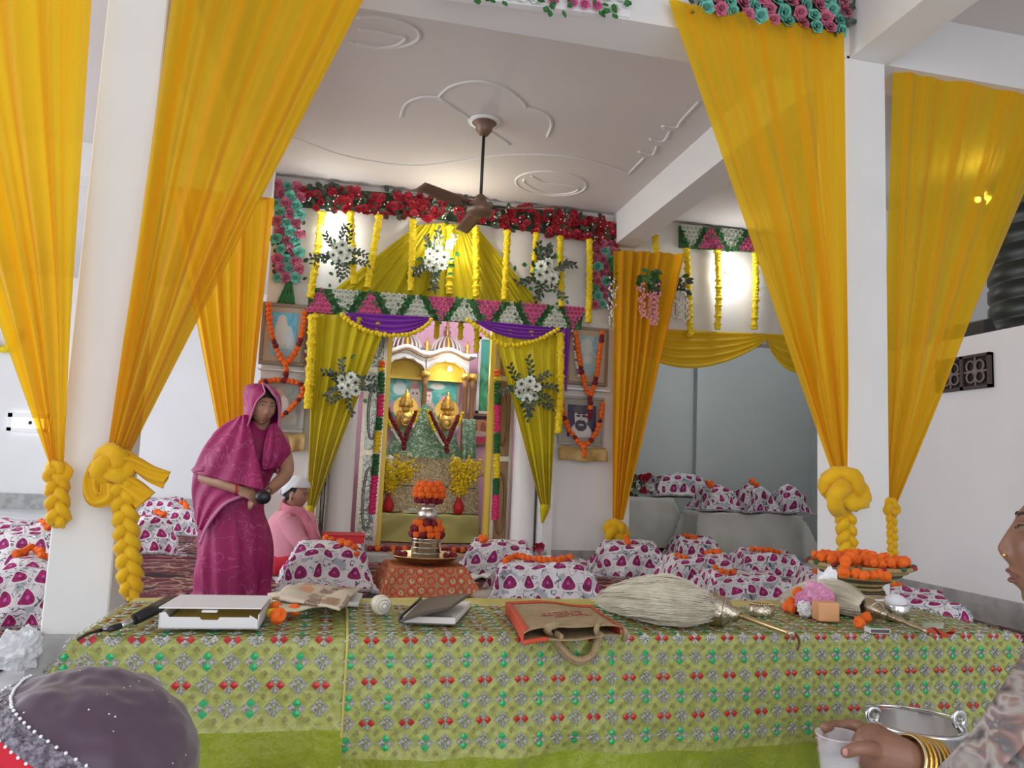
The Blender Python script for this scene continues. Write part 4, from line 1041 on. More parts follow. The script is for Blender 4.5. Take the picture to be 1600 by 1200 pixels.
# vases with yellow blossom
def vase(label, px, py, Y, seed):
    rnd = random.Random(seed); c = A3(px, py, Y); c.z = zt+.006
    t = thing('flower_vase', label, 'vase', c, 'red altar vases')
    mk('vase_body', lathe([(.02, 0), (.045, .015), (.06, .06), (.045, .11), (.022, .15), (.018, .18), (.026, .21), (.02, .205), (.008, .1)], 18, c), m_red, t, True)
    mk('vase_collar', lathe([(.022, .18), (.028, .2), (.028, .22), (.02, .225)], 18, c), m_brass, t, True)
    tips = []
    for k in range(15):
        ang = rnd.uniform(-1.0, 1.0); L = rnd.uniform(.25, .45); e = c+V((sin(ang)*L*.8, rnd.uniform(-.12, .08), .22+cos(ang)*L*.85)); pts = [c+V((0, 0, .15)), c+V((sin(ang)*.04, 0, .28)), e]
        P = poly(pts, 5); s = mk('branch', tube(P, .003, 4), m_stem, t)
        ps = []
        for i in range(34):
            q = P[rnd.randrange(4, len(P))]; ps.append(ell(q+V((rnd.gauss(0, .03), rnd.gauss(0, .028), rnd.gauss(0, .032))), (.016, .012, .014), 5, 4))
        mk('blossoms', join(*ps), m_yellowfl, s)['kind'] = 'stuff'
vase('red vase of yellow blossom at the left of the altar', 606, 800, 7.96, 1); vase('red vase of yellow blossom at the right of the altar', 716, 804, 7.96, 2)
t = thing('folded_cloth', 'small folded grey cloth and book on the olive altar table', 'cloth', A3(640, 800, 7.95)); c = A3(640, 800, 7.95)
bev(mk('book', xf(bx(-.09, .09, -.05, .05, 0, .025), Matrix.Translation(V((c.x, 7.96, zt+.006)))@Matrix.Rotation(.2, 4, 'Z')), m_cream, t), .004); bev(mk('cloth_fold', bx(c.x-.02, c.x+.06, 7.91, 7.99, zt+.03, zt+.05), c_white, t), .008)
# scripture on the upper tier
c = A3(652, 714, 8.3); t = thing('scripture_book', 'cream gilt-edged book lying on the upper tier', 'book', (c.x, 8.32, zB))
bev(mk('lower_cover', bx(c.x-.12, c.x+.12, 8.27, 8.40, zB+.012, zB+.022), m_goldpaint, t), .003); bev(mk('pages', bx(c.x-.11, c.x+.11, 8.275, 8.39, zB+.022, zB+.05), m_cream, t), .003); bev(mk('upper_cover', bx(c.x-.12, c.x+.12, 8.27, 8.40, zB+.05, zB+.06), m_cream, t), .003)
c = A3(709, 720, 8.3); t = tag(mk('white_napkin', xf(lathe([(.075, 0), (.07, .015), (.03, .025), (.001, .02)], 9), Matrix.Translation(V((c.x, 8.31, zB+.006)))), c_white, None, org=(c.x, 8.31, zB)), 'small crumpled white napkin on the upper tier', 'napkin')
# little bust at the left
c = A3(607, 722, 8.2); t = thing('saint_bust', 'small white bust standing behind the left vase', 'statue', (c.x, 8.14, zA))
mk('bust', join(lathe([(.045, 0), (.055, .05), (.075, .10), (.06, .15), (.028, .18), (.03, .20)], 18, (c.x, 8.14, zA)), ell((c.x, 8.135, zA+.245), (.04, .046, .055), 14, 10), lathe([(.043, .26), (.05, .28), (.04, .31), (.01, .32)], 14, (c.x, 8.14, zA)), ell((c.x+.005, 8.088, zA+.24), (.008, .012, .012), 6, 5), ell((c.x, 8.10, zA+.215), (.022, .02, .025), 8, 6)), m_white, t, True)
# green gown, gilded deities, garlands
YI = 8.36
def gown(label, px, py_top, hw_top, hw_bot, name='deity_figure', seed=0, top_z=None):
    c = A3(px, 718, YI); zt_ = A3(px, py_top, YI).z; t = thing(name, label, 'deity statue', (c.x, YI, zB), 'gilded deities in green')
    H = zt_-zB
    def fr(u, v):
        a = 2*pi*u; w = hw_bot+(hw_top-hw_bot)*v**.8; k = 1+.05*sin(a*9+seed)*(1-v)
        return V((c.x+w*k*cos(a), YI+.10*k*sin(a)*(1-.4*v), zB+H*v))
    vf, uv = grid(fr, 72, 20, True); mk('green_gown', vf, m_zari, t, True)
    # gilded head with tall crown
    mk('torso', join(ell((c.x, YI-.05, zt_+.0), (hw_top*1.45, .07, .10), 14, 10), ell((c.x-.07, YI-.06, zt_+.03), (.03, .03, .06), 10, 8), ell((c.x+.07, YI-.06, zt_+.03), (.03, .03, .06), 10, 8)), m_gold, t, True)
    mk('head', join(ell((c.x, YI-.07, zt_+.10), (.042, .045, .055), 14, 10), ell((c.x, YI-.118, zt_+.095), (.007, .012, .012), 6, 5)), m_gold, t, True)
    mk('crown', lathe([(.062, 0), (.08, .015), (.066, .04), (.074, .06), (.05, .085), (.056, .10), (.034, .125), (.036, .14), (.014, .16), (.02, .175), (.001, .20)], 12, (c.x, YI-.06, zt_+.13)), m_gold, t, True)
    h = mk('halo', lathe([(.13, 0), (.135, .012), (.02, .014)], 20), m_gold, t)
    h.data.transform(Matrix.Translation(V((c.x, YI, zB)))); h.rotation_euler = (pi/2, 0, 0); h.location = (0, .0, zt_-zB+.12)
    mk('necklace', ring([(c.x+.045*cos(q*pi/8), YI-.13, zt_-.02+.05*sin(q*pi/8)) for q in range(16)], .008, 6), m_brass, t, True)
gown('left gilded deity with tall crown in a green zari gown', 629, 655, .07, .21, seed=0)
gown('right gilded deity with tall crown in a green zari gown', 694, 660, .07, .21, seed=2)
# central cone of green cloth between them and side fall
c = A3(662, 718, YI-.1); zt_ = A3(662, 630, YI-.06).z
def fr(u, v): a = 2*pi*u; w = .30*(1-v)**.75+.018; k = 1+.06*sin(a*11); return V((c.x+w*k*cos(a), YI-.06+.08*k*sin(a)*(1-v*.7), zB+(zt_-zB)*v))
vf, uv = grid(fr, 80, 24, True); tag(mk('zari_canopy_cloth', vf, m_zari, None, True, org=(c.x, YI-.12, zB)), 'green zari cloth draped to a peak between the two deities', 'cloth')
def fr2(u, v): p = A3(722+22*u, 655+62*v, YI-.08); return V((p.x, YI-.10-.03*sin(u*12)*v+.04*u, p.z))
vf, uv = grid(fr2, 24, 16); tag(solid(mk('zari_side_cloth', vf, m_zari, None, True, uv, org=A3(733, 718, YI-.1)), .01), 'green zari cloth falling at the right side of the altar', 'cloth')
def dg(label, pts, seq, r=.024): garland('deity_garland', label, pxpath(pts, YI-.17), r, P_MA, 'deity garlands', 1.15, .15, seq=seq)
for nm, o_ in (('left', 0), ('right', 67)):
    dy = o_*.07
    dg('maroon rose garland hung in a V on the %s deity' % nm, [(606+o_, 640+dy), (613+o_, 656+dy), (622+o_, 672+dy), (631+o_, 690+dy), (638+o_, 672+dy), (645+o_, 657+dy), (650+o_, 643+dy)], lambda i, n: P_MA)
    dg('yellow and white garland outside the maroon one on the %s deity' % nm, [(601+o_, 636+dy), (606+o_, 655+dy), (616+o_, 676+dy), (627+o_, 692+dy)], lambda i, n: P_YE if i < n*.55 else P_WH, .017)
    dg('short yellow garland inside the maroon one on the %s deity' % nm, [(655+o_, 641+dy), (651+o_, 654+dy), (645+o_, 668+dy)], lambda i, n: P_YE if i < n*.7 else P_WH, .017)
    dg('maroon tassel at the point of the garland on the %s deity' % nm, [(631+o_, 690+dy), (631+o_, 698+dy), (631+o_, 704+dy)], lambda i, n: P_MA, .028)
# painting behind
YN = 8.76
p_krish = picture('print_garden_couple', (.05, .36, .40), [(.18, .60, .08, .12, (.55, .68, .74), .4), (.72, .70, .09, .06, (.62, .72, .74), .4), (.12, .22, .09, .10, (.50, .34, .52), .3), (.40, .20, .11, .18, (.62, .46, .56), .15), (.60, .18, .10, .18, (.66, .42, .50), .15), (.84, .40, .07, .09, (.66, .30, .42), .3), (.40, .80, .08, .08, (.46, .36, .28), .2), (.40, .48, .075, .19, (.70, .60, .66), .06), (.585, .46, .062, .16, (.72, .58, .64), .06), (.39, .66, .08, .045, (.46, .16, .16), .15), (.60, .61, .06, .035, (.12, .07, .09), .15), (.375, .52, .015, .016, (.06, .05, .08), .2), (.43, .52, .014, .016, (.06, .05, .08), .2), (.57, .49, .012, .014, (.06, .05, .08), .2), (.61, .49, .011, .014, (.06, .05, .08), .2), (.405, .38, .017, .010, (.42, .12, .16), .2), (.59, .37, .015, .009, (.42, .12, .16), .2)], (.16, .52, .46), 6)
P = [A3(604, 575, YN), A3(715, 584, YN), A3(713, 652, YN), A3(602, 646, YN)]
t = thing('altar_painting', 'large painting of two faces in a teal garden behind the deities', 'painting', (sum(p.x for p in P)/4, YN, P[3].z))
x0, x1, z0, z1 = P[3].x, P[1].x, zB+.2, (P[0].z+P[1].z)/2
mk('print', ([(x0, YN, z0+.25), (x1, YN, z0+.25), (x1, YN, z1), (x0, YN, z1)], [(0, 1, 2, 3)]), p_krish, t, uv=[(0, 0), (1, 0), (1, 1), (0, 1)])
for q in (bx(x0-.02, x1+.02, YN-.02, YN+.04, z1, z1+.03), bx(x0-.02, x1+.02, YN-.02, YN+.04, z0+.22, z0+.25), bx(x0-.03, x0, YN-.02, YN+.04, z0+.25, z1), bx(x1, x1+.03, YN-.02, YN+.04, z0+.25, z1)): mk('frame_rail', q, m_frame, t)
# canopy: white scalloped double arch on gold columns under two striped domes
YK = 8.44
K0, K1, K2 = A3(601, 600, YK), A3(664, 600, YK), A3(731, 600, YK)
kx = [K0.x, K1.x, K2.x]; zc_ = A3(664, 579, YK).z; zarch = A3(632, 545, YK).z
cn = thing('shrine_canopy', 'white double-arched canopy with two striped domes over the deities', 'canopy', (kx[1], YK, zB))
def arch(x0, x1):
    n = 24; inner = []; outer = []
    for i in range(n+1):
        u = i/n; x = x0+(x1-x0)*u; h = sin(pi*u)**.6
        inner.append((x, zc_-.01+(.15)*h+.018*abs(sin(u*pi*4.5))*-1)); outer.append((x, zc_+.205+.035*cos(2*pi*(u-.5))))
    v = []; f = []
    for y in (YK, YK+.06):
        for p in inner: v.append((p[0], y, p[1]))
        for p in outer: v.append((p[0], y, p[1]))
    m = n+1
    for i in range(n):
        f += [(i, i+1, m+i+1, m+i), (2*m+i+1, 2*m+i, 3*m+i, 3*m+i+1), (i+1, i, 2*m+i, 2*m+i+1), (m+i, m+i+1, 3*m+i+1, 3*m+i)]
    return (v, f), [(p[0], YK, p[1]) for p in outer], inner
for i in (0, 1):
    vf, out, inn = arch(kx[i]-.005, kx[i+1]+.005)
    ar = mk('arch', vf, m_white, cn)
    mk('cornice', tube([V(p)+V((0, -.03, .01)) for p in out], .026, 8), m_white, ar, True)
    mk('cornice_line', tube([V(p)+V((0, -.045, -.028)) for p in out], .010, 6), m_bronze, ar, True)
    mk('scallop_line', tube([V((p[0], YK-.008, p[1])) for p in inn], .009, 6), m_domew, ar, True)
    xc = (kx[i]+kx[i+1])/2; rb = (kx[1]-kx[0])*.40; zd = zc_+.225
    dm = mk('dome', lathe([(r_, z_*.62) for r_, z_ in ((rb, 0), (rb*1.02, .05), (rb*.96, .12), (rb*.82, .19), (rb*.6, .25), (rb*.34, .295), (rb*.14, .32), (.02, .335))], 40, (xc, YK+.16, zd)), m_domeb, cn, True)
    for k in range(20):
        aa = 2*pi*k/20; prof = [(rb*1.01, .01), (rb*1.03, .05), (rb*.97, .12), (rb*.83, .19), (rb*.61, .25), (rb*.35, .297), (rb*.15, .322)]
        mk('rib', tube([(xc+r*cos(aa), YK+.16+r*sin(aa), zd+z*.62) for r, z in prof], [.016, .016, .015, .013, .010, .007, .004], 5), m_goldpaint if k % 5 == 0 else m_domew, dm, True)
    mk('finial', lathe([(.05, .19), (.03, .22), (.045, .25), (.02, .28), (.032, .31), (.012, .33), (.02, .35), (.004, .40)], 12, (xc, YK+.16, zd)), m_bronze, cn, True)
    # gold vault inside
    vv, _ = grid(lambda u, v: V((xc+(kx[i+1]-kx[i])*.47*cos(pi*u), YK+.07+.16*v, zc_-.04+.17*sin(pi*u))), 16, 4); mk('gold_vault', vv, m_goldpaint, cn, True)
    mk('vault_back', prism([(xc-(kx[i+1]-kx[i])*.47, zc_-.08)]+[(xc-(kx[i+1]-kx[i])*.47*cos(pi*q/10), zc_-.04+.17*sin(pi*q/10)) for q in range(11)]+[(xc+(kx[i+1]-kx[i])*.47, zc_-.08)], YK+.23, YK+.24), m_goldpaint, cn)
for j, x in enumerate((kx[0]+.01, kx[1], kx[2]-.02, kx[2]+.06)):
    zb = zB+.02; h = zc_-zb
    cl = mk('canopy_column', lathe([(.045, 0), (.045, .05), (.032, .07), (.03, h*.5), (.028, h-.16), (.038, h-.14), (.03, h-.12), (.045, h-.06), (.05, h-.02), (.05, h)], 14, (x, YK+.03, zb)), m_bronze if j != 0 else m_goldpaint, cn, True)
    mk('capital', lathe([(.034, h-.09), (.055, h-.05), (.058, h), (.02, h+.002)], 14, (x, YK+.03, zb)), m_gold, cl, True)
    if j != 3: mk('pinnacle', lathe([(.03, .19), (.03, .25), (.02, .27), (.036, .30), (.015, .33), (.004, .37)], 12, (x, YK+.02, zc_)), m_gold, cn, True)
bev(mk('canopy_roof', bx(kx[0]-.02, kx[2]+.09, YK-.01, YK+.30, zc_+.19, zc_+.225), m_white, cn), .006)
# framed pictures on the shrine side
def sidepic(label, c4, Y, pm, fm=m_frame):
    P = [A3(*p, Y) for p in c4]; x0, x1, z0, z1 = P[0].x, P[1].x, P[3].z, P[0].z
    t = thing('framed_picture', label, 'picture', ((x0+x1)/2, Y, z0), 'framed pictures')
    for q in (bx(x0, x1, Y, Y+.03, z1-.03, z1), bx(x0, x1, Y, Y+.03, z0, z0+.03), bx(x0, x0+.03, Y, Y+.03, z0, z1), bx(x1-.03, x1, Y, Y+.03, z0, z1)): mk('frame_rail', q, fm, t)
    mk('print', ([(x0, Y+.015, z0), (x1, Y+.015, z0), (x1, Y+.015, z1), (x0, Y+.015, z1)], [(0, 1, 2, 3)]), pm, t, uv=[(0, 0), (1, 0), (1, 1), (0, 1)])
    mk('back_board', bx(x0, x1, Y+.03, Y+.04, z0, z1), m_wood, t)
sidepic('tall green garden picture with a purple figure inside the right of the shrine', [(749, 526), (790, 530), (790, 650), (749, 646)], 8.9, picture('print_green_garden', (.05, .30, .14), [(.62, .50, .18, .34, (.36, .06, .42), .3), (.5, .85, .5, .2, (.10, .45, .38), .4)], (.12, .46, .28), 6), m_white)
sidepic('pink framed picture of small temple arches inside the right of the shrine', [(732, 645), (766, 648), (766, 698), (732, 695)], 8.9, picture('print_pink_temple', (.62, .06, .16), [(.5, .58, .42, .26, (.62, .34, .20), .1), (.30, .55, .13, .18, (.40, .14, .08), .2), (.72, .55, .13, .18, (.40, .14, .08), .2), (.5, .90, .6, .09, (.03, .02, .06), .2), (.5, .36, .42, .08, (.66, .50, .46), .3)], (.66, .08, .20)), m_bronze)
# yellow strings inside the opening
for i, (p, q) in enumerate((((683, 498), (681, 530)), ((720, 500), (719, 532)), ((745, 505), (744, 552)))):
    flower_string('short yellow flower string inside the shrine, %s of three' % ('left', 'middle', 'right')[i], [at(p[0], p[1]-16, Y=YB+.14), at(p[0], (p[1]+q[1])/2, Y=YB+.14), at(*q, Y=YB+.14)], .028, group='short strings in the shrine', seed=40+i)
# ================================================================== lamps and fan
def bulb(label, px, py, Y, power, color, r=.035, sr=.05, cord=None):
    c = at(px, py, Y=Y); t = thing('led_bulb', label, 'bulb', c, 'lit bulbs')
    mk('glass', ell(c, (r, r, r), 16, 12), m_bulb, t, True)
    mk('socket', tube([c+V((0, .02, .01)), c+V((0, .07, .03))], .02, 12), m_white, t, True)
    if cord: mk('cord', tube([c+V((0, .045, .03)), V((c.x, c.y+.045, cord))], .004, 6), m_black, t)
    l = bpy.data.lights.new('bulb_light', 'POINT'); l.energy = power; l.color = color; l.shadow_soft_size = sr
    o = bpy.data.objects.new('bulb_light', l); COL.objects.link(o); o.parent = t; o.location = (0, -.07, 0)
bulb('bright bulb in front of the yellow fan drape', 703, 381, YB-.26, 11, (1, .93, .75))
bulb('bulb on the wall beside the top left bouquet', 511, 362, YB-.14, 4.5, (.95, .98, 1), .03)
bulb('bulb on the right wall above the golden swag', 1141, 428, YB-.12, 6, (.95, .98, 1), .022)
bulb('bulb under the right canopy arch of the shrine', 703, 577, 8.45, 2.5, (1, .9, .65), .022)
bulb('bulb at the shrine room ceiling', 715, 470, 7.75, 22, (1, .97, .95), .03, cord=3.0)
bulb('bulb on the wall beyond the right curtain', 1528, 312, 5.0, 14, (.95, .98, 1), .022)
bulb('unseen bulb added to brighten the grey side room', 1210, 470, 7.5, 21, (.95, 1, 1), .03, cord=CEIL)  # added lamp, out of sight behind the upper wall, lifting the dim room
c = at(884, 406, Y=YB-.03); t = tag(mk('wall_disc', xf(lathe([(.001, 0), (.03, 0), (.034, .008), (.02, .02), (.001, .024)], 18), Matrix.Translation(c) @ Matrix.Rotation(pi/2, 4, 'X')), m_white, None, True, org=c), 'small white disc fixed on the wall at the upper right of the shrine', 'wall fitting')
# ceiling fan
c0 = at(757, 190, Z=CEIL); c1 = V((c0.x, c0.y, at(748, 326, Y=c0.y).z))
m_fan = mat('brown_fan_metal', (.20, .12, .085), .4, .3)
fn_ = thing('ceiling_fan', 'brown ceiling fan hanging on a long dark rod', 'fan', c1)
mk('canopy_cup', lathe([(.10, 0), (.10, -.012), (.07, -.02), (.06, -.07), (.03, -.11), (.016, -.115)], 24, c0), m_fan, fn_, True)
mk('ceiling_ring', lathe([(.125, 0), (.12, -.012), (.09, -.014)], 28, c0), m_white, fn_, True)
mk('rod', tube([c0+V((0, 0, -.1)), c1+V((0, 0, .08))], .012, 10), m_dark, fn_, True)
mk('motor', lathe([(.018, .11), (.04, .09), (.045, .055), (.08, .035), (.098, .01), (.098, -.025), (.08, -.045), (.04, -.055), (.001, -.056)], 32, c1), m_fan, fn_, True)
for k in range(3):
    a = radians(95+120*k); M_ = Matrix.Translation(c1) @ Matrix.Rotation(a, 4, 'Z')
    vf, uv = grid(lambda u, v: V((.14+.44*u, (v-.5)*(.09+.045*u*(1.2-u)), -.004+.035*(v-.5)*(1-.3*u))), 10, 4)
    b = mk('blade', xf(vf, M_), m_fan, fn_, True); solid(b, .005)
    mk('blade_arm', xf(bx(.08, .20, -.022, .022, -.004, .004), M_), m_dark, b)
# ================================================================== cloth-covered reading stands
def drapefn(c, w, d, h, rot, flare, seed, amp=.02, ridge=.0, rnd=.05, zmin=.014, skew=0.0):
    cr_, sr_ = cos(rot), sin(rot)
    def fn(sx, sy):
        ex, ey = max(0, abs(sx)-w/2), max(0, abs(sy)-d/2); gx, gy = (1 if sx > 0 else -1), (1 if sy > 0 else -1)
        m = max(ex, ey); zz = h-m
        top = ridge*(1-min(1, abs(sy)/(d/2)))-ridge*.5*abs(sx)/(w/2)
        if m < rnd: zz = h-m*m/(2*rnd)+top
        else: zz = h-m+rnd/2+top
        fl = 0
        if zz < zmin: fl = zmin-zz; zz = zmin
        x = min(abs(sx), w/2)*gx; y = min(abs(sy), d/2)*gy
        wob = 1+.6*nz((sx*3.2, sy*3.2, seed), 2.2, seed)
        ox = (min(ex, h)*flare*wob+(fl*.75 if ex >= ey else 0)+.25*min(ex, ey)); oy = (min(ey, h)*flare*wob+(fl*.75 if ey > ex else 0)+.25*min(ex, ey))
        x += gx*ox; y += gy*oy
        n1 = nz((sx*5, sy*5, 0), 1.0, seed); n2 = nz((sx*13, sy*13, 3), 1.0, seed)
        k = amp*(n1+.5*n2)
        zz = max(zmin*.6, zz+k*(1.0 if m < rnd*2 else .35)); x += k*.8*(1 if m > 0 else 0); y += k*.8*gy*(1 if m > 0 else 0)
        return V((c[0]+x*cr_-y*sr_, c[1]+x*sr_+y*cr_, c[2]+zz))
    return fn
def sheet(name, parent, fn, Lx, Ly, n, m, cell, off=(0, 0)):
    vs = []; f = []; uv = []
    for j in range(n+1):
        for i in range(n+1):
            sx, sy = Lx*(2*i/n-1), Ly*(2*j/n-1); vs.append(fn(sx, sy)); uv.append((sx/cell+off[0], sy/cell+off[1]))
    for j in range(n):
        for i in range(n): f.append((j*(n+1)+i, j*(n+1)+i+1, (j+1)*(n+1)+i+1, (j+1)*(n+1)+i))
    return mk(name, (vs, f), m, parent, True, uv)
BUND = []
def bundle(label, px, py, wpx, hpx, d=.34, rot=0.0, m=None, seed=0, cell=.115, garl=None, z=0, Yb=None, skirt=.05, group='reading stands under printed cloths', nm='covered_reading_stand'):
    g = at(px, py, Z=z) if Yb is None else at(px, py, Y=Yb)
    if Yb is not None: g.z = z
    dep = (g-CP).dot(fw); h = hpx*dep/FPX*.92; w = max(.16, wpx*dep/FPX-2*(.27*h+.03))
    c = V((g.x, g.y+d/2+.06, z)); t = thing(nm, label, 'reading stand', c, group)
    # the folding wooden stand that carries the cloth
    M_ = Matrix.Translation(c) @ Matrix.Rotation(rot, 4, 'Z')
    for s in (-1, 1):
        mk('stand_board', xf(xf(bx(-w*.4, w*.4, -.012, .012, -h*.55, h*.40), Matrix.Rotation(s*.55, 4, 'X')), Matrix.Translation(c+V((0, 0, h*.46))) @ Matrix.Rotation(rot, 4, 'Z')), m_wood, t)
    fn = drapefn(c, w, d, h, rot, .26, seed, .036, h*.14, .09)
    Lx, Ly = w/2+h+skirt, d/2+h+skirt
    cl = sheet('printed_cloth', t, fn, Lx, Ly, 36, m or m_print, cell, (seed*.37, seed*.61))
    edge = [fn(Lx*u, -Ly) for u in [k/20-1 for k in range(41)]]
    mk('cloth_hem', tube([p+V((0, -.004, .004)) for p in edge], .012, 5, flat=.5), m_hem, cl, True)
    if garl:
        for k, (lab, pts, r) in enumerate(garl):
            P = poly([fn(a*w/2, b*d/2)+V((0, -.01, r*.7)) for a, b in pts], 8)
            garland('marigold_garland', lab, P, r, P_OR, 'orange garlands on the reading stands', 1.75, .35)
    BUND.append((t, fn, w, d, h)); return t
G1 = [(-.7, .1), (-.2, -.5), (.3, -.2), (.8, -.9)]
bundle('paisley-covered reading stand nearest the left pillar at the left edge', 20, 985, 150, 105, .45, .1, m_print2, 1, .10, [('orange garland across the nearest left reading stand', [(-.9, -.2), (-.4, .3), (.1, -.2), (.9, -.3)], .022)])
bundle('heart-print covered stand behind the nearest one at the left edge', 40, 905, 150, 78, .45, -.1, m_print, 2, .12, [('short orange garland high on the second left stand', [(-.3, .2), (0, -.1), (.2, -.4)], .024), ('orange garland tuft beside the pillar on the second left stand', [(.5, .5), (.6, .1), (.62, -.3)], .024)])
bundle('paisley-covered stand at the very back of the left edge', -30, 868, 130, 52, .4, .2, m_print2, 3, .10)
bundle('paisley-covered reading stand just right of the left pillar', 225, 868, 78, 62, .4, .25, m_print2, 4, .12, [('orange garland on the stand right of the left pillar', [(.3, .5), (.7, 0), (.8, -.6)], .03)])
bundle('small covered stand between the left pillar and the standing woman', 272, 838, 62, 46, .4, .1, m_print2, 5, .12, [('orange garland on the small stand left of the standing woman', [(.0, .4), (.5, .1), (.6, -.8)], .03)])
bundle('pale covered stand far back in the left bay', 250, 815, 70, 36, .4, 0, m_print2, 6, .13)
bundle('heart-print covered stand in front of the seated reader', 510, 926, 150, 72, .34, .05, m_print, 7, .125, [('orange garland hanging on the stand before the seated reader', [(.35, -.5), (.7, -.95), (.9, -1.5)], .024), ('loose orange garland on top of the stand before the seated reader', [(-.1, .5), (.2, .35), (.5, .3)], .024)])
bundle('rumpled covered stand right of the brass tray, at the back', 785, 903, 118, 56, .30, -.15, m_print, 8, .125, [('orange garland on the rumpled stand right of the brass tray', [(-.75, -.1), (-.6, -.5), (-.7, -1.0)], .026)])
bundle('heart-print covered stand right of the red brocade stand, in front', 865, 950, 180, 68, .48, -.2, m_print, 9, .125, [('long orange garland along the front stand right of the brocade', [(-.7, .2), (-.4, -.4), (.1, -.55), (.7, -.3)], .024), ('orange garland falling at the left of the front stand by the brocade', [(-.5, .6), (-.8, .1), (-.95, -.6)], .024)])
bundle('covered stand next to the golden knot at the back right', 996, 906, 120, 57, .32, -.2, m_print, 10, .125, [('short upright orange garland on the stand by the golden knot', [(-.1, .1), (-.15, -.5), (-.2, -1.1)], .024)])
bundle('covered stand in front of the grey draped bench', 1098, 888, 90, 45, .30, -.15, m_print, 11, .12, [('red and orange garland on the stand before the grey bench', [(-.5, .1), (-.2, -.4), (0, -.5)], .024)])
bundle('paisley-covered stand in the middle of the right group', 1106, 928, 122, 56, .30, -.1, m_print2, 12, .105, [('small orange garland on the middle right stand', [(-.8, -.1), (-.7, -.4), (-.5, -.6)], .022), ('orange garland at the right of the middle right stand', [(.5, .3), (.75, .1), (.9, -.2)], .022)])
bundle('paisley-covered stand beside the right pillar at the back', 1212, 905, 105, 42, .34, -.2, m_print2, 13, .105, [('orange garland along the stand beside the right pillar', [(-.6, -.5), (-.1, -.7), (.6, -.6)], .024)])
bundle('paisley-covered stand behind the larger whisk', 1185, 957, 150, 57, .34, -.1, m_print2, 14, .095, [('orange garland on the stand behind the larger whisk', [(-.9, -.3), (-.6, -.45), (-.3, -.4)], .022)])
bundle('covered stand behind the flower basket with a dark hem', 1315, 947, 95, 50, .34, -.3, m_print2, 15, .105, [('orange garland tuft left of the flower basket', [(-.6, -.4), (-.4, -.6), (-.2, -.5)], .024)])
bundle('paisley-covered stand by the right wall', 1462, 990, 150, 56, .42, -.35, m_print2, 16, .105, [('small orange garland on the stand by the right wall', [(-.6, .3), (-.3, .2), (0, .2)], .022)])
# small low bundle edges between the stands: open scripture volumes
def openbook(label, px, py, z, w, col_, rot=0, Y=None):
    g = at(px, py, Z=z); t = thing('open_book', label, 'book', g); M_ = Matrix.Translation(g) @ Matrix.Rotation(rot, 4, 'Z')
    for s in (-1, 1):
        vf, uv = grid(lambda u, v: V((s*u*w, (v-.5)*w*1.3, .012+.03*sin(pi*min(1, u*1.1))*.6)), 8, 3); solid(mk('page_block', xf(vf, M_), m_paper, t, True), .012)
    bev(mk('cover', xf(bx(-w*1.03, w*1.03, -w*.68, w*.68, 0, .006), M_), col_, t), .002)
openbook('open book lying on the carpet right of the red brocade stand', 755, 905, .014, .12, m_brownlea, .3)
openbook('open book lying on the carpet left of the red brocade stand', 612, 905, .014, .11, m_paper, -.2)
tag(mk('carpet_pouch', xf(lathe([(.12, 0), (.13, .03), (.10, .06), (.03, .075), (.001, .07)], 14), Matrix.Translation(at(770, 935, Z=.014)) @ Matrix.Diagonal((1.1, .6, .8, 1))), mat('beige_pouch', (.45, .38, .32), .8), None, True, org=at(770, 935, Z=.014)), 'beige cloth pouch on the carpet in front of the rumpled stand', 'pouch')
# ================================================================== central offering stand
g = at(668, 932, Z=.012); cx, cy = g.x, g.y+.24
t = thing('brocade_stand', 'low square stand covered with red and gold brocade in front of the shrine', 'stand', (cx, cy, .012))
mk('stool_top', bx(cx-.24, cx+.24, cy-.2, cy+.2, .16, .195), m_wood, t)
for sx in (-1, 1):
    for sy in (-1, 1): mk('leg', bx(cx+sx*.2-.02, cx+sx*.2+.02, cy+sy*.16-.02, cy+sy*.16+.02, .012, .16), m_wood, t)
sheet('brocade_cover', t, drapefn(V((cx, cy, 0)), .50, .44, .20, .05, .30, 41, .012, 0, .04), .47, .44, 36, m_broc, .6)
zt_ = .222
dep = (V((cx, cy, .2))-CP).dot(fw); pm = dep/FPX
tr_ = thing('brass_tray', 'round brass tray with raised rim on the brocade stand', 'tray', (cx, cy, zt_-.012))
mk('tray_dish', lathe([(.001, 0), (.20, 0), (.235, .03), (.262, .036), (.262, .042), (.232, .038), (.198, .008), (.001, .008)], 48, (cx, cy, zt_)), m_brass, tr_, True)
pot = thing('steel_pot', 'straight stainless steel pot standing in the brass tray', 'pot', (cx, cy, zt_+.01))
mk('pot_body', lathe([(.09, 0), (.103, .008), (.103, .13), (.108, .135), (.108, .145), (.098, .145), (.096, .02), (.001, .015)], 40, (cx, cy, zt_+.010)), m_steel, pot, True)
for z in (.04, .08, .115): mk('rim_line', ring([(cx+.104*cos(q*pi/20), cy+.104*sin(q*pi/20), zt_+.01+z) for q in range(40)], .003, 5), m_steel, pot, True)
zp = zt_+.16
def flring(label, z, R, r, rows, seq, grp='offering flower rings'):
    t = thing('flower_ring', label, 'garland', (cx, cy, z), grp)
    for k in range(rows):
        n = int(2*pi*R[k]/(r*1.75))
        for i in range(n):
            a = 2*pi*i/n+k*.4; inst('marigold', random.choice(seq(k, i)), t, (cx+R[k]*cos(a), cy+R[k]*sin(a), z+k*r*1.35), Euler([random.random()*6 for _ in range(3)]).to_matrix(), r*random.uniform(.92, 1.1))
    return t
flring('ring of orange marigolds with maroon ones around the mouth of the steel pot', zp+.02, [.105, .098, .080], .027, 3, lambda k, i: P_MA if (i % 8) > 5 or k == 0 and i % 3 == 0 else P_OR)
zk = zp-.01
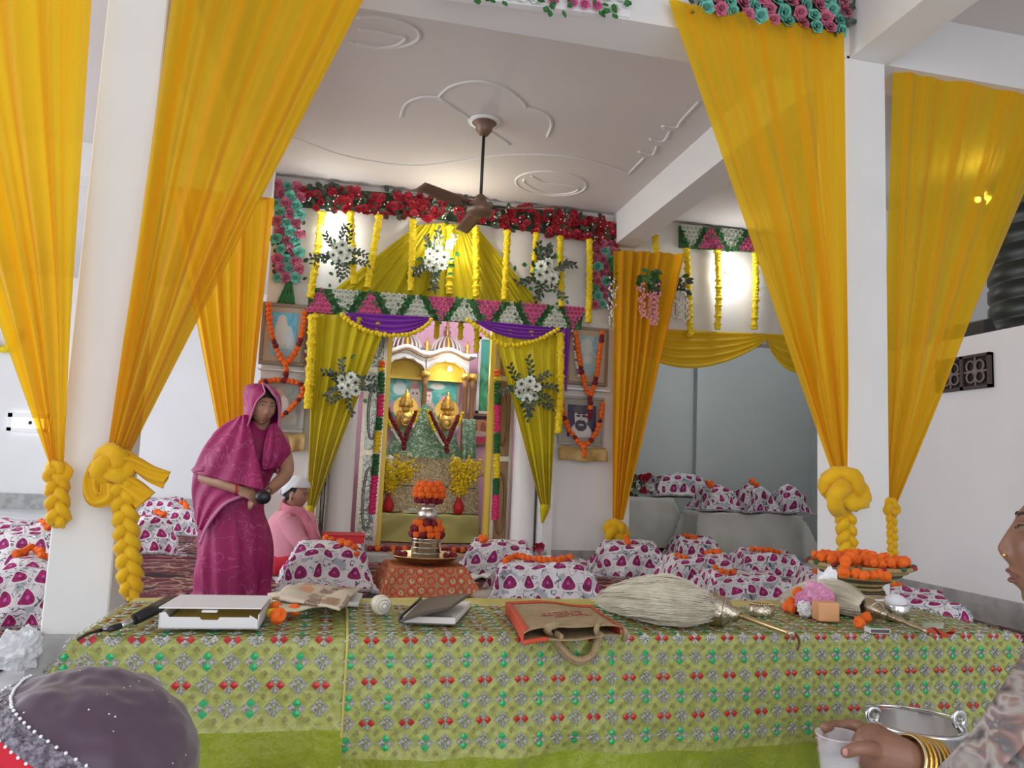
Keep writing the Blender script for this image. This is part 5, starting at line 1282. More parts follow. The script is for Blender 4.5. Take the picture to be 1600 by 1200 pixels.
ka = thing('silver_kalash', 'small rounded silver kalash pot standing on the steel pot', 'pot', (cx, cy, zk))
mk('kalash_body', lathe([(.05, 0), (.06, .05), (.045, .08), (.05, .10), (.068, .125), (.07, .15), (.06, .175), (.045, .185), (.05, .20), (.062, .215), (.064, .225), (.05, .228), (.001, .22)], 32, (cx, cy, zk+.02)), m_silver, ka, True)
zf = zk+.265
flring('thick orange and maroon marigold ring crowning the silver kalash', zf, [.078, .096, .092, .07], .027, 4, lambda k, i: P_MA if k == 0 else P_OR)
tag(mk('coconut_cloth', ell((cx, cy, zf+.085), (.075, .075, .055), 18, 12), c_redp, None, True, org=(cx, cy, zf+.03)), 'red cloth wrapped coconut on top of the silver kalash', 'coconut')
for k, (dx, dy) in enumerate(((-.17, -.05), (.17, -.03))):
    t = thing('petal_heap', 'small heap of maroon petals at the %s of the brass tray' % ('left', 'right')[k], 'petals', (cx+dx, cy+dy, zt_+.009))
    for i in range(9): inst('petal_clump', random.choice(P_MA), t, (cx+dx+random.uniform(-.04, .04), cy+dy+random.uniform(-.03, .03), zt_+.028+random.random()*.02), None, .019)
# ================================================================== grey benches in the side room
def bench(label, x0, x1, y0, y1, h, seed):
    t = thing('draped_bench', label, 'bench', ((x0+x1)/2, (y0+y1)/2, 0), 'grey draped benches')
    mk('bench_top', bx(x0+.03, x1-.03, y0+.03, y1-.03, h-.05, h-.015), m_wood, t)
    for x in (x0+.1, x1-.1):
        for y in (y0+.1, y1-.1): mk('leg', bx(x-.03, x+.03, y-.03, y+.03, 0, h-.05), m_dark, t)
    c = V(((x0+x1)/2, (y0+y1)/2, 0)); w, d = x1-x0, y1-y0
    f0 = drapefn(c, w, d, h, 0, .06, seed, .012, 0, .03, .05)
    def f1(sx, sy):
        p = f0(sx, sy); ey = max(0, abs(sy)-d/2)
        if sy < 0: p.y -= .025*sin(sx*14+seed)*min(1, ey*3)
        return p
    sheet('grey_sheet', t, f1, w/2+h*.82, d/2+h*.9, 46, c_grey, .3)
b1l, b1r = at(990, 838, Y=8.15), at(1082, 842, Y=8.15)
bench('grey sheet covered bench beside the golden curtain in the side room', 2.93, b1r.x-.22, 8.18, 8.95, at(1030, 778, Y=8.15).z, 51)
b2l, b2r = at(1092, 872, Y=7.62), at(1256, 880, Y=7.62); hb2 = at(1170, 803, Y=7.62).z
bench('large grey sheet covered bench in the side room, nearer the pillar', b2l.x, b2r.x, 7.62, 8.02, hb2, 52)
hb1 = at(1030, 778, Y=8.15).z
gg = 'covered books on the grey benches'
bundle('dim covered book stack on the bench by the golden curtain', 1068, 775, 90, 36, .34, 0, m_print, 61, .13, None, hb1+.01, 8.3, .03, gg, 'covered_book_stack')
bundle('covered book stack at the left of the larger grey bench, with an orange garland', 1128, 800, 58, 42, .24, .05, m_print2, 62, .12, [('orange garland over the left stack on the larger grey bench', [(-.8, -.6), (-.6, .3), (.2, .3)], .03)], hb2+.01, 7.68, .03, gg, 'covered_book_stack')
bundle('covered book stack in the middle of the larger grey bench, corner hanging', 1188, 806, 52, 46, .22, .15, m_print, 63, .13, [('orange garland on the middle stack of the larger grey bench', [(0, .3), (-.1, -.2), (-.3, -.8)], .03)], hb2+.01, 7.66, .03, gg, 'covered_book_stack')
bundle('covered book stack at the right end of the larger grey bench', 1245, 808, 54, 42, .24, -.1, m_print, 64, .13, None, hb2+.01, 7.68, .03, gg, 'covered_book_stack')
c = at(992, 770, Y=8.3); c.z = hb1+.03; t = thing('flower_heap', 'heap of white and red artificial flowers on the bench beside the golden curtain', 'artificial flowers', c)
for i in range(14): inst('rose', random.choice(R_WHITE if i % 2 else R_RED), t, c+V((random.uniform(-.09, .16), random.uniform(-.1, .05), random.uniform(0, .22)*(1 if i < 9 else .5))), spin(.8), .05)
foliage('leaves', t, [c+V((random.uniform(-.1, .1), -.02, random.uniform(-.02, .2))) for _ in range(24)], .09, .03, m_leafd)
# small red flower pot-like bunch at the right column
c = at(845, 868, Y=YB-.12); t = thing('flower_bunch', 'small pink and cream flower bunch at the foot of the right shrine trim', 'flowers', (c.x, c.y, .0))
mk('bunch_pot', lathe([(.04, 0), (.055, .05), (.045, .07), (.03, .075)], 14, (c.x, c.y, 0)), m_cream, t, True)
for i in range(9): inst('bloom', random.choice(R_PINK+R_RED+R_WHITE), t, (c.x+random.uniform(-.06, .06), c.y+random.uniform(-.04, .03), .09+random.uniform(0, .12)), spin(.6), .04)
# ================================================================== the long table and its embroidered cloths
TZ, TX0, TX1, TY0, TY1 = .46, -.56, 1.95, 1.93, 2.45
tb_ = thing('long_table', 'long low table hidden under embroidered lime cloths', 'table', ((TX0+TX1)/2, (TY0+TY1)/2, 0))
bev(mk('table_top', bx(TX0+.01, TX1-.01, TY0+.015, TY1-.01, TZ-.05, TZ-.008), m_wood, tb_), .005)
for x in (TX0+.08, (TX0+TX1)/2, TX1-.08):
    for y in (TY0+.07, TY1-.07): mk('leg', bx(x-.03, x+.03, y-.03, y+.03, 0, TZ-.05), m_wood, tb_)
def cloth_surface(xl, xr, lift, seed, hang_l=False, hang_r=False):
    """arc coordinates: s along x, t from the back edge (0) over the top and down the front"""
    D = TY1-TY0; R = .018
    def S(s, t):
        ex = max(0, TX0-s) if hang_l else 0; exr = max(0, s-TX1) if hang_r else 0
        e = max(ex, exr); ey = max(0, t-D); m = max(e, ey)
        x = min(max(s, TX0 if hang_l else -9), TX1 if hang_r else 9); y = TY1-min(t, D)
        z = TZ+lift-(m*m/(2*R) if m < R else m-R/2)
        wr = nz((s*2.5, t*2.5, 0), 1.0, seed); w2 = nz((s*4, t*15, 1), 1.0, seed); w3 = nz((s*16, t*16, 2), 1.0, seed)
        y -= lift+ey*.10+.014*wr*min(1, ey*6)+.007*w2*min(1, ey*8)+.25*min(e, ey)
        x += (-ex+exr)*.22+(.012*wr*min(1, e*6))*(1 if exr else -1)+.25*min(e, ey)*(1 if exr else -1)
        if m == 0: z += .0035*w3+.002*w2
        else: y -= .004*w3*min(1, ey*8)
        if ey > .2: y -= (ey-.2)*(.35*nz((s*3.1, t*5, 7), 1, seed)+.30*nz((s*8, t*14, 8), 1, seed))
        return V((x, y, max(.012, z)))
    return S
def motif_mesh(kind):
    v = []; f = []; mi = []; h, q = .228, .195
    for (x, y, vert) in ((0, -h, 1), (0, h, 1), (-h, 0, 0), (h, 0, 0)):
        m = {'green': 0 if vert else 2, 'red': 2 if vert else 1, 'silver': 2}[kind]; i = len(v)
        v += [(x+q, y, 0), (x, y+q, 0), (x-q, y, 0), (x, y-q, 0), (x, y, .05)]; f += [(i, i+1, i+4), (i+1, i+2, i+4), (i+2, i+3, i+4), (i+3, i, i+4)]; mi += [m]*4
    return mesh('sequin_motif', v, f, [m_seqg, m_seqr, m_seqs2], False, None, mi)
MOTIF = {k: motif_mesh(k) for k in ('green', 'red', 'silver')}
def sequins(name, parent, S, s0, s1, t0, t1, p, skew=0.0, so=0.0):
    """embroidered diamonds: groups of four in rows, green and red ones alternating, gold dots between"""
    v = []; f = []; mi = []; rnd = random.Random(int(p*1e5)+7)
    def dia(s, t, q, m, raise_=.0022):
        c = S(s, t); a = S(s+.004, t)-c; b = S(s, t+.004)-c
        if a.length < 1e-6 or b.length < 1e-6: return
        a.normalize(); b.normalize(); n = a.cross(b)
        if n.length < .2: return
        n.normalize(); n = -n if (n.z < 0 and abs(n.z) > .3) or n.y > .5 else n
        i = len(v); n = n+V((rnd.uniform(-.25, .25), rnd.uniform(-.25, .25), rnd.uniform(-.25, .25)))
        P = c+n.normalized()*raise_
        v.extend([P+a*q, P+b*q, P-a*q, P-b*q, P+n*q*.22+a*q*rnd.uniform(-.2, .2)]); f.extend([(i, i+1, i+4), (i+1, i+2, i+4), (i+2, i+3, i+4), (i+3, i, i+4)]); mi.extend([m]*4)
    nr = int((t1-t0)/p); nc = int((s1-s0)/p); nfront = 0
    h = p*.225; q = p*.185
    for r in range(nr+1):
        for c in range(nc+1):
            s, t = s0+c*p+so, t0+r*p+skew*c*p
            kind = (r % 2, (c+r) % 2)
            hot = (c % 2 == 0) if r % 2 == 0 else (c % 2 == 1)
            if t > TY1-TY0+p*.35 and nfront < 300:   # motifs on the hanging front: one object each
                c0 = S(s, t); a_ = (S(s+.01, t)-S(s-.01, t)).normalized(); b_ = S(s, t+.01)-S(s, t-.01); b_ = (b_-a_*b_.dot(a_)).normalized(); n_ = b_.cross(a_)
                mm = MOTIF['silver' if not hot else ('green' if r % 2 == 0 else 'red')]
                inst('sequin_motif', mm, parent, c0+n_*.0025, Matrix(((a_.x, -b_.x, n_.x), (a_.y, -b_.y, n_.y), (a_.z, -b_.z, n_.z))), p); nfront += 1
            else:
              for (ds, dt, vert) in ((0, -h, 1), (0, h, 1), (-h, 0, 0), (h, 0, 0)):
                m = 2
                if hot: m = (0 if vert else 2) if r % 2 == 0 else (2 if vert else 1)
                if s0 <= s+ds <= s1: dia(s+ds, t+dt, q, m)
            for (ds, dt) in ((p/2, p/2),):
                if s+ds < s1 and t+dt < t1:
                    for (es, et) in ((0, -.0042), (.0042, 0), (0, .0042), (-.0042, 0)): dia(s+ds+es, t+dt+et, p*.075, 3)
    o = mk(name, (v, f), [m_seqg, m_seqr, m_seqs, m_seqo], parent, False, None, mi); o['kind'] = 'stuff'; return o
def tcloth(label, xl, xr, lift, seed, ta, tb2, p, hl, hr, skew, t_start):
    S = cloth_surface(xl, xr, lift, seed, hl, hr); t = thing('embroidered_cloth', label, 'tablecloth', ((xl+xr)/2, TY0, 0), 'embroidered table cloths')
    a, b = (xl-.34 if hl else xl), (xr+.34 if hr else xr)
    nu = int((b-a)/.018)
    def part(nm, t0, t1, m, dz, sc):
        nv = max(6, int((t1-t0)/.016)); vs = []; f = []; uv = []
        for j in range(nv+1):
            for i in range(nu+1):
                s, q = a+(b-a)*i/nu, t0+(t1-t0)*j/nv; vs.append(S(s, q)-V((0, 0, dz))); uv.append((s/sc, q/sc))
        for j in range(nv):
            for i in range(nu): f.append((j*(nu+1)+i, j*(nu+1)+i+1, (j+1)*(nu+1)+i+1, (j+1)*(nu+1)+i))
        return mk(nm, (vs, f), m, t, True, uv)
    D = TY1-TY0
    part('yellow_back_border', -.02, t_start, c_limesatin if False else m_tabplain, 0, p)
    part('embroidered_field', t_start, ta, m_tab, 0, p)
    part('satin_border', ta, tb2, c_limesatin, 0, p)
    sequins('sequins', t, S, a+.012, b-.01, t_start+.02, ta-.012, p, skew, 0)
    if not hl:  # pale stitched selvedge where the two cloths overlap
        mk('selvedge', tube([S(xl+.002, t_start+(tb2-t_start)*k/60)+V((0, -.002, .002)) for k in range(61)], .0035, 5), m_tabplain, t, True)
    return S
m_tabplain = mat('yellow_silk_border', (.56, .50, .14), .5, c2=(.48, .42, .10), vs=9)
seamx = at(541, 1010, Y=TY0-.01).x
D_ = TY1-TY0
S1 = tcloth('left embroidered lime cloth on the long table, shorter satin border', TX0, seamx+.004, 0.0, 71, D_+.212, D_+.44, .0515, True, False, .006, .04)
S2 = tcloth('right embroidered lime cloth on the long table, overlapping the left one', seamx, TX1, .006, 72, D_+.288, D_+.435, .0465, False, True, -.004, .10)
# ================================================================== things on the table
TT = TZ+.012
def T_(px, py, z=TT): return at(px, py, Z=z)
# white cardboard box, lid slightly open
a, b, c, d = T_(246, 983), T_(404, 983), T_(424, 930), T_(272, 928)
cx = (a.x+b.x)/2; w = (b-a).length; dd = .23; rot = math.atan2(b.y-a.y, b.x-a.x)
M_ = Matrix.Translation((a+b)/2) @ Matrix.Rotation(rot-.02, 4, 'Z')
t = thing('cardboard_box', 'flat white cardboard box with its lid slightly open on the table', 'box', (a+b)/2)
hb = .034
mk('box_base', xf(bx(-w/2, w/2, 0, dd, 0, .003), M_), m_card, t)
fl = [(-w/2, 0), (w/2, 0), (w/2, hb*.6), (w*.40, hb*.95), (w*.40, hb*.80), (w*.10, hb*.80), (w*.08, hb*.62), (-w*.08, hb*.62), (-w*.10, hb*.80), (-w*.40, hb*.80), (-w*.44, hb*1.15), (-w/2, hb*1.05)]
mk('front_flap', xf(prism(fl, 0, .003), M_), m_card, t)
for x in (-w/2, w/2-.003): mk('side_wall', xf(bx(x, x+.003, 0, dd, 0, hb), M_), m_card, t)
mk('back_wall', xf(bx(-w/2, w/2, dd-.003, dd, 0, hb), M_), m_card, t)
L = Matrix.Translation(V((0, dd, hb+.004))) @ Matrix.Rotation(-.035, 4, 'X')
ld = mk('lid', xf(xf(bx(-w/2-.003, w/2+.003, -dd+.005, 0, 0, .003), L), M_), m_card, t)
mk('lid_tab', xf(xf(bx(-w*.075, w*.075, -dd-.012, -dd+.005, -.006, -.002), L), M_), m_card, ld)
mk('box_lining', xf(bx(-w/2+.012, w/2-.012, .012, dd-.02, .004, .014), M_), m_goldpaint, t)
# microphone with cord
p0, p1, p2 = T_(268, 938, TT+.02), T_(210, 968, TT+.018), T_(188, 978, TT+.014)
t = thing('microphone', 'black handheld microphone with a silver collar and trailing cord, left of the box', 'microphone', p1)
mk('body', tube([p0, p0.lerp(p1, .15), p0.lerp(p1, .5), p1], [.012, .017, .016, .013], 14), m_black, t, True)
mk('collar', tube([p1, p1.lerp(p2, .5), p2], [.0095, .009, .008], 12), m_steel, t, True)
pc = [p2, p2+V((-.02, -.02, -.004)), T_(160, 984), T_(138, 990, TT+.004), T_(122, 999, TT+.002)]
mk('cord', tube(poly(pc, 5), [.008]*5+[.005]*8+[.0035]*8, 8), m_black, t, True)
# newspapers and magazines
def paperquad(label, pts, z0, m, name='newspaper', n=12, bulge=.012, cat='newspaper', th=.006):
    P = [T_(p[0], p[1], z0) for p in pts]; t = thing(name, label, cat, sum(P, V())/4, 'papers on the table')
    def fnn(u, v):
        p = P[0].lerp(P[1], u).lerp(P[3].lerp(P[2], u), v); p.z = z0+bulge*(.5+nz((u*3, v*3, 0), 1, 5))*sin(pi*u)**.5+.004*nz((u*9, v*9, 1), 1, 2); return p
    vf, uv = grid(fnn, n, n); solid(mk('pages', vf, m, t, True, uv), th, -1); return t
paperquad('pale folded booklet at the bottom of the paper stack', [(470, 930), (566, 932), (560, 948), (470, 950)], TT+.004, m_paper, 'booklet', 6, .002, 'booklet', .012)
paperquad('cream folded newspaper under the printed one on the table', [(418, 930), (520, 918), (545, 946), (440, 958)], TT+.018, m_cream, 'newspaper', 10, .008)
paperquad('brown printed newspaper with a bent corner on top of the stack', [(425, 937), (470, 916), (567, 922), (531, 954)], TT+.030, m_news, 'newspaper', 16, .018)
def marig(label, px, py, m, r=.017, z=TT): c = T_(px, py, z+r); o = tag(bpy.data.objects.new('loose_marigold', random.choice(m)), label, 'flower', 'loose marigolds on the table'); link(o, None, c); o.location = c; o.scale = (r, r, r)
marig('loose orange marigold beside the white box', 434, 962, P_OR, .020); marig('orange marigold tucked behind the one by the box', 431, 950, P_OR, .017); marig('small yellow bud against the white box', 424, 958, P_YE, .013); marig('orange marigold in front of the newspapers', 460, 953, P_OR, .016)
# conch
c = T_(597, 946, TT+.026); t = thing('conch_shell', 'cream conch shell seen from its spiral end on the table', 'shell', T_(597, 950))
prof = [(.001, -.024), (.006, -.022), (.010, -.016), (.013, -.017), (.018, -.010), (.0205, -.011), (.0265, 0), (.027, .012), (.024, .03), (.016, .05), (.008, .068), (.003, .078)]
Mc = Matrix.Translation(c) @ Matrix.Rotation(radians(-90), 4, 'X') @ Matrix.Rotation(radians(-14), 4, 'Y')
mk('shell_body', xf(lathe(prof, 28), Mc), m_conch, t, True)
mk('spiral_ridge', xf(tube([V(((.004+.0215*q/60)*cos(q*.32), (.004+.0215*q/60)*sin(q*.32), -.0235+.022*(q/60)**1.6)) for q in range(61)], .0014, 5), Mc), m_frame2, t, True)
# notebook
a, b, cN, dN = T_(627, 975), T_(712, 978), T_(737, 950), T_(660, 945)
t = thing('notebook', 'open notebook with dark brown cover and white pages on the table', 'notebook', T_(680, 968))
def quadbox(P, z0, z1): v = [V((p.x, p.y, z0)) for p in P]+[V((p.x, p.y, z1)) for p in P]; return v, [(3, 2, 1, 0), (4, 5, 6, 7), (0, 1, 5, 4), (1, 2, 6, 5), (2, 3, 7, 6), (3, 0, 4, 7)]
P = [a, b, cN, dN]
bev(mk('back_cover', quadbox(P, TT, TT+.003), m_brownlea, t), .001)
inn = [p.lerp(sum(P, V())/4, .035) for p in P]; bev(mk('page_block', quadbox(inn, TT+.003, TT+.019), m_paper, t), .001)
# raised cover hinged on the left edge
h0, h1 = a, dN; e0_, e1_ = at(702, 955, Y=b.y+.10), at(735, 927, Y=cN.y+.12)
e1_ = T_(736, 929, TT+.055); e0_ = T_(700, 953, TT+.042); h0 = T_(625, 972, TT+.020); h1 = T_(660, 938, TT+.022)
vf, uv = grid(lambda u, v: h0.lerp(e0_, u).lerp(h1.lerp(e1_, u), v)+V((0, 0, .004*sin(pi*u))), 10, 6); solid(mk('front_cover', vf, m_brownlea, t, True), .004)
vf, uv = grid(lambda u, v: V((0, 0, 0))+T_(625, 974, TT+.002).lerp(T_(660, 941, TT+.002), v)+V((-.004*sin(pi*u), 0, .02*u)), 5, 6); solid(mk('spine', vf, m_brownlea, t, True), .003)
mk('ink_line', tube([T_(668, 962, TT+.0205), T_(706, 963, TT+.0205)], .0007, 4), m_dark, t)
# jute bag lying flat
t = thing('jute_bag', 'jute bag with orange trim and red lettering, its handles hanging over the table edge', 'bag', T_(880, 965))
q = [T_(818, 986, TT+.03), T_(970, 977, TT+.03), T_(926, 947, TT+.03), T_(790, 940, TT+.03)]      # fl, fr, br, bl
def bagf(z, bul):
    def f_(u, v):
        p = q[0].lerp(q[1], u).lerp(q[3].lerp(q[2], u), v); p.z = TT+z+bul*sin(pi*u)**.4*(.6+.4*nz((u*2, v*2, 4), 1, 3))+.003*sin(u*9+v*4); return p
    return f_
top = bagf(.026, .014); vf, uv = grid(top, 24, 16); solid(mk('front_panel', vf, c_jute, t, True, uv), .003, -1)
vf, uv = grid(bagf(.002, .0), 24, 16); solid(mk('rear_panel', vf, c_jute, t, True, uv), .003, 1)
def strip(nm, f_, u0, u1, v0, v1, n, m, dz=.0015):
    vf, uv = grid(lambda u, v: f_(u0+(u1-u0)*u, v0+(v1-v0)*v)+V((0, 0, dz)), n, n); return solid(mk(nm, vf, m, t, True, uv), .002, 1)
strip('trim_band', top, 0, .045, 0, 1, 10, m_orangecl); strip('trim_band', top, .955, 1, 0, 1, 10, m_orangecl); strip('trim_band', top, 0, 1, .93, 1, 20, m_orangecl)
for u in (0, 1):   # gusset
    gs = [(top(u, k/8), bagf(.002, 0)(u, k/8)) for k in range(9)]
    solid(mk('gusset', ([p for pr in gs for p in pr], [(2*k, 2*k+1, 2*k+3, 2*k+2) for k in range(8)]), m_orangecl, t), .002)
lo = bagf(.004, .004); mk('mouth_trim', tube([lo(.0+.23*k/8, -.02) for k in range(9)], .006, 6), m_orangecl, t, True)
# three short rows of red stitched lettering, too worn to read
rl = random.Random(5); ps = []
for (v_, ua, ub) in ((.48, .30, .72), (.41, .27, .70), (.34, .40, .80)):
    u = ua
    while u < ub:
        if rl.random() < .16: u += .02; continue
        base = top(u, v_)+V((0, 0, .002)); hh = .0075
        ex, ey = (top(u+.01, v_)-top(u, v_)).normalized(), (top(u, v_+.01)-top(u, v_)).normalized()
        st_ = rl.choice([[(0, 0), (0, 1), (.6, 1)], [(0, 1), (.6, 1), (.3, 1), (.3, 0)], [(0, 0), (.3, 1), (.6, 0)], [(0, 1), (0, 0), (.6, .1), (.6, 1)], [(0, .5), (.6, .6), (.6, 0)]])
        ps.append(tube([base+ex*(x*.008)+ey*(y*hh) for x, y in st_], .0008, 4)); u += .019
mk('lettering', join(*ps), m_redfl, t)['kind'] = 'stuff'
def handle(pts, r):
    P = poly([V(p) for p in pts], 8); mk('handle', tube(P, r, 10, flat=.6), c_jute, t, True)
zf_ = TY0-.035
handle([top(.36, .05)+V((0, 0, .004)), T_(855, 983, TT+.03), at(866, 1000, Y=zf_+.01), at(886, 1026, Y=zf_), at(906, 1036, Y=zf_), at(924, 1024, Y=zf_), at(934, 1000, Y=zf_+.01), T_(932, 982, TT+.03), top(.80, .05)+V((0, 0, .004))], .0105)
handle([bagf(.002, 0)(.38, .0)+V((0, 0, .008)), T_(868, 990, TT+.012), at(874, 1004, Y=zf_-.012), at(892, 1024, Y=zf_-.018), at(908, 1030, Y=zf_-.018), at(925, 1022, Y=zf_-.018), at(932, 1004, Y=zf_-.012), bagf(.002, 0)(.80, .02)+V((0, 0, .008))], .0095)
mk('side_strap', tube(poly([T_(972, 980, TT+.02), T_(978, 988, TT+.012), at(974, 1000, Y=zf_+.01)], 5), .006, 8), c_jute, t, True)
# fly whisks
def whisk(label, root, hd, hair_pts, radii, handle_pts, seed, nh=2200, dark=False):
    t = thing('fly_whisk', label, 'fly whisk', T_(*root), 'fly whisks'); rnd = random.Random(seed)
    P = [T_(p[0], p[1], TT+p[2]) for p in hair_pts]; path = poly(P, 8); n = len(path)
    rad = [radii[min(int(i/(n-1)*(len(radii)-1)), len(radii)-2)]*(1-((i/(n-1)*(len(radii)-1)) % 1))+radii[min(int(i/(n-1)*(len(radii)-1))+1, len(radii)-1)]*((i/(n-1)*(len(radii)-1)) % 1) for i in range(n)]
    def body(u, v):
        i = min(int(v*(n-1)), n-2); p = path[i].lerp(path[i+1], v*(n-1)-i); r = rad[i]; a = 2*pi*u; T = (path[i+1]-path[i]).normalized(); s = T.cross(V((0, 0, 1))).normalized()
        k = 1+.20*nz((cos(a)*2.2, sin(a)*2.2, v*2.2), 1.5, seed)+.07*nz((cos(a)*9, sin(a)*9, v*1.2), 1.5, seed); q_ = p+s*(r*1.15*k*cos(a))+V((0, 0, r*.85*k*sin(a))); q_.z = max(q_.z, TT+.001); return q_
    vf, uv = grid(body, 40, 30, True); f = vf[1]+[tuple(range(30*40+39, 30*40-1, -1))]; core = mk('hair_body', (vf[0], f), m_fibre, t, True)
    vs = []; fs = []
    for k in range(nh):
        a = rnd.random()*2*pi; v0 = rnd.random()*.6; L = rnd.uniform(.25, .5); da = rnd.uniform(-.25, .25); ex = 1+rnd.random()**2*.28; w = .0010; b = len(vs)
        for j in range(5):
            v = min(1, v0+L*j/4); c_ = path[min(int(v*(n-1)), n-1)]; p = body(((a+da*j/4)/(2*pi)) % 1, v); p = c_+(p-c_)*(ex+.05*j*rnd.random()*.6)
            if v0+L*j/4 > 1: p = p+(path[-1]-path[-4]).normalized()*(v0+L*j/4-1)*.25
            p.z = max(p.z, TT+.001); vs += [p, p+V((0, w*.5, w))]
        for j in range(4): fs.append((b+2*j, b+2*j+2, b+2*j+3, b+2*j+1))
    mk('hair_strands', (vs, fs), m_fibre, core)['kind'] = 'stuff'
    H = [T_(p[0], p[1], TT+p[2]) for p in handle_pts]
    cup = mk('cup', tube([H[0].lerp(H[1], q_) for q_ in (0, .08, .2, .45, .62, .75, .85, 1)], [hd, hd*1.08, hd*1.02, hd*.94, hd*.80, hd*.48, hd*.52, hd*.28], 28), m_oldsilver, t, True)
    for q_ in (.03, .16, .55): mk('cup_band', ring([p for p in tube([H[0].lerp(H[1], q_-.01), H[0].lerp(H[1], q_), H[0].lerp(H[1], q_+.01)], hd*(1.09 if q_ < .3 else .9), 28, False)[0][28:56]], .0022, 5), m_oldsilver, cup, True)
    mk('rod', tube([H[1].lerp(H[2], q_/10) for q_ in range(11)], [.0085, .009, .0075, .0075, .007, .007, .0068, .0065, .0062, .007, .0085], 12), m_brass if not dark else m_oldsilver, t, True)
    mk('rod_knob', ell(H[2], (.010, .010, .010), 12, 8), m_oldsilver, t, True)
    return t, H
t, H = whisk('large ivory hair fly whisk with silver rod at the middle of the table', (1050, 955), .044, [(1106, 950, .040), (1096, 948, .044), (1078, 944, .055), (1045, 940, .060), (1000, 938, .045), (962, 936, .028), (938, 938, .012)], [.030, .036, .056, .066, .056, .036, .010], [(1106, 950, .040), (1156, 962, .030), (1236, 990, .012)], 1)
mk('wrist_loop', tube(poly([H[2], T_(1243, 990, TT+.008), at(1249, 1003, Y=TY0-.035), at(1246, 1016, Y=TY0-.04)], 6), .0032, 6), m_wood, t, True)
t, H = whisk('smaller ivory hair fly whisk lying behind the pink bag at the right of the table', (1340, 950), .028, [(1352, 948, .036), (1325, 938, .046), (1290, 930, .046), (1250, 930, .034), (1222, 938, .016)], [.028, .046, .048, .032, .010], [(1350, 946, .036), (1388, 962, .026), (1452, 988, .012)], 2, 1000, True)
c = T_(1470, 986, TT+.004); vf, uv = grid(lambda u, v: T_(1448+44*u, 992-8*v-4*sin(u*7), TT+.008+.022*abs(sin(u*6.5+v*2))*(1-.3*v)+.004), 22, 6); solid(mk('orange_ribbon', vf, m_orangecl, t, True), .002)
# little metal vessels
c = T_(1027, 958); t = thing('steel_bowl', 'tiny steel bowl in front of the large whisk hair', 'bowl', c); mk('bowl', lathe([(.012, 0), (.019, .006), (.022, .018), (.0235, .020), (.020, .018), (.016, .006), (.001, .004)], 24, c), m_oldsilver, t, True)
c = T_(1190, 962); t = thing('brass_box', 'small oval brass box with beaded rim behind the whisk rod', 'box', c)
Mo = Matrix.Translation(c) @ Matrix.Rotation(-.25, 4, 'Z') @ Matrix.Diagonal((1, .62, 1, 1))
mk('box_body', xf(lathe([(.001, 0), (.034, 0), (.037, .004), (.037, .034), (.034, .034), (.033, .006), (.001, .005)], 32), Mo), m_oldsilver, t, True)
mk('beaded_rim', join(*[ell(Mo @ V((.036*cos(k*pi/16), .036*sin(k*pi/16), .036)), (.0036, .0036, .0036), 6, 5) for k in range(32)]), m_brass, t, True)
# marigold heap
def heap(label, px, py, n, spread, r, seed, ms=P_OR, grp='marigold heaps'):
    rnd = random.Random(seed); c = T_(px, py); t = thing('marigold_heap', label, 'flowers', c, grp)
    for i in range(n):
        a = rnd.random()*6.28; q_ = sqrt(rnd.random()); lay = rnd.random()**2*(1-q_)
        inst('marigold', rnd.choice(ms), t, c+V((cos(a)*q_*spread, sin(a)*q_*spread*.6, r*.8+lay*.07)), Euler([rnd.random()*6 for _ in range(3)]).to_matrix(), r*rnd.uniform(.85, 1.1))
heap('heap of orange marigolds beside the pink bag', 1248, 956, 26, .050, .017, 3)
marig('loose red-orange marigold in front of the small whisk cup', 1342, 973, P_OR, .017); marig('loose orange marigold under the small whisk cup', 1353, 964, P_OR, .016)
petal = []; rl = random.Random(8)
for i in range(16):
    c = T_(945+rl.random()*60, 940+rl.random()*14, TT+.004); petal.append(leafshape(c, V((rl.uniform(-1, 1), rl.uniform(-1, 1), .1)), V((0, 0, 1)), .016, .004))
o = mk('marigold_petals', join(*petal), m_orange, None, org=T_(975, 948)); tag(o, 'scattered orange petals between the jute bag and the large whisk', 'petals', kind='stuff')
# pink and white plastic bag with an orange block
c = T_(1296, 972)
t = thing('jaggery_block', 'pale orange block in clear wrap in front of the pink bag', 'block', c)
m_jag = mat('pale_orange_block', (.68, .34, .15), .4); M_ = Matrix.Translation(c) @ Matrix.Rotation(-.15, 4, 'Z'); bev(mk('block', xf(bx(-.032, .032, 0, .05, 0, .055), M_), m_jag, t), .004)
def wrap(): 
    t_ = NT('pink_film'); t_.base((.72, .28, .48)); t_.b.inputs['Roughness'].default_value = .25; tp = t_.n('BsdfTransparent'); mx = t_.n('MixShader'); mx.inputs[0].default_value = .25
    t_.l(t_.b.outputs[0], mx.inputs[1]); t_.l(tp.outputs[0], mx.inputs[2]); t_.l(mx.outputs[0], t_.out.inputs[0]); return t_.m
m_film = wrap()
def crumple(label, px, py, rx, ry, rz, m, seed, name, tuft=.0, back=.05):
    c = T_(px, py); c.y += back; rnd = random.Random(seed)
    def f_(u, v):
        a = 2*pi*u; b = pi*(v*.98+.01)-pi/2; d = V((cos(a)*cos(b), sin(a)*cos(b), sin(b))); k = 1+.30*nz(d*1.0, 2.0, seed)+.22*nz(d, 5.0, seed+1)+.10*nz(d, 11.0, seed+2)
        p = c+V((d.x*rx*k, d.y*ry*k, rz+d.z*rz*k)); p.z = max(TT+.002, p.z+(tuft*max(0, d.z)**6)); return p
    vf, uv = grid(f_, 44, 26, True); return tag(mk(name, vf, m, None, False, org=c), label, 'bag')
crumple('crumpled pink plastic bag on the right of the table', 1290, 968, .058, .035, .042, m_film, 3, 'pink_plastic_bag', .02, .055)
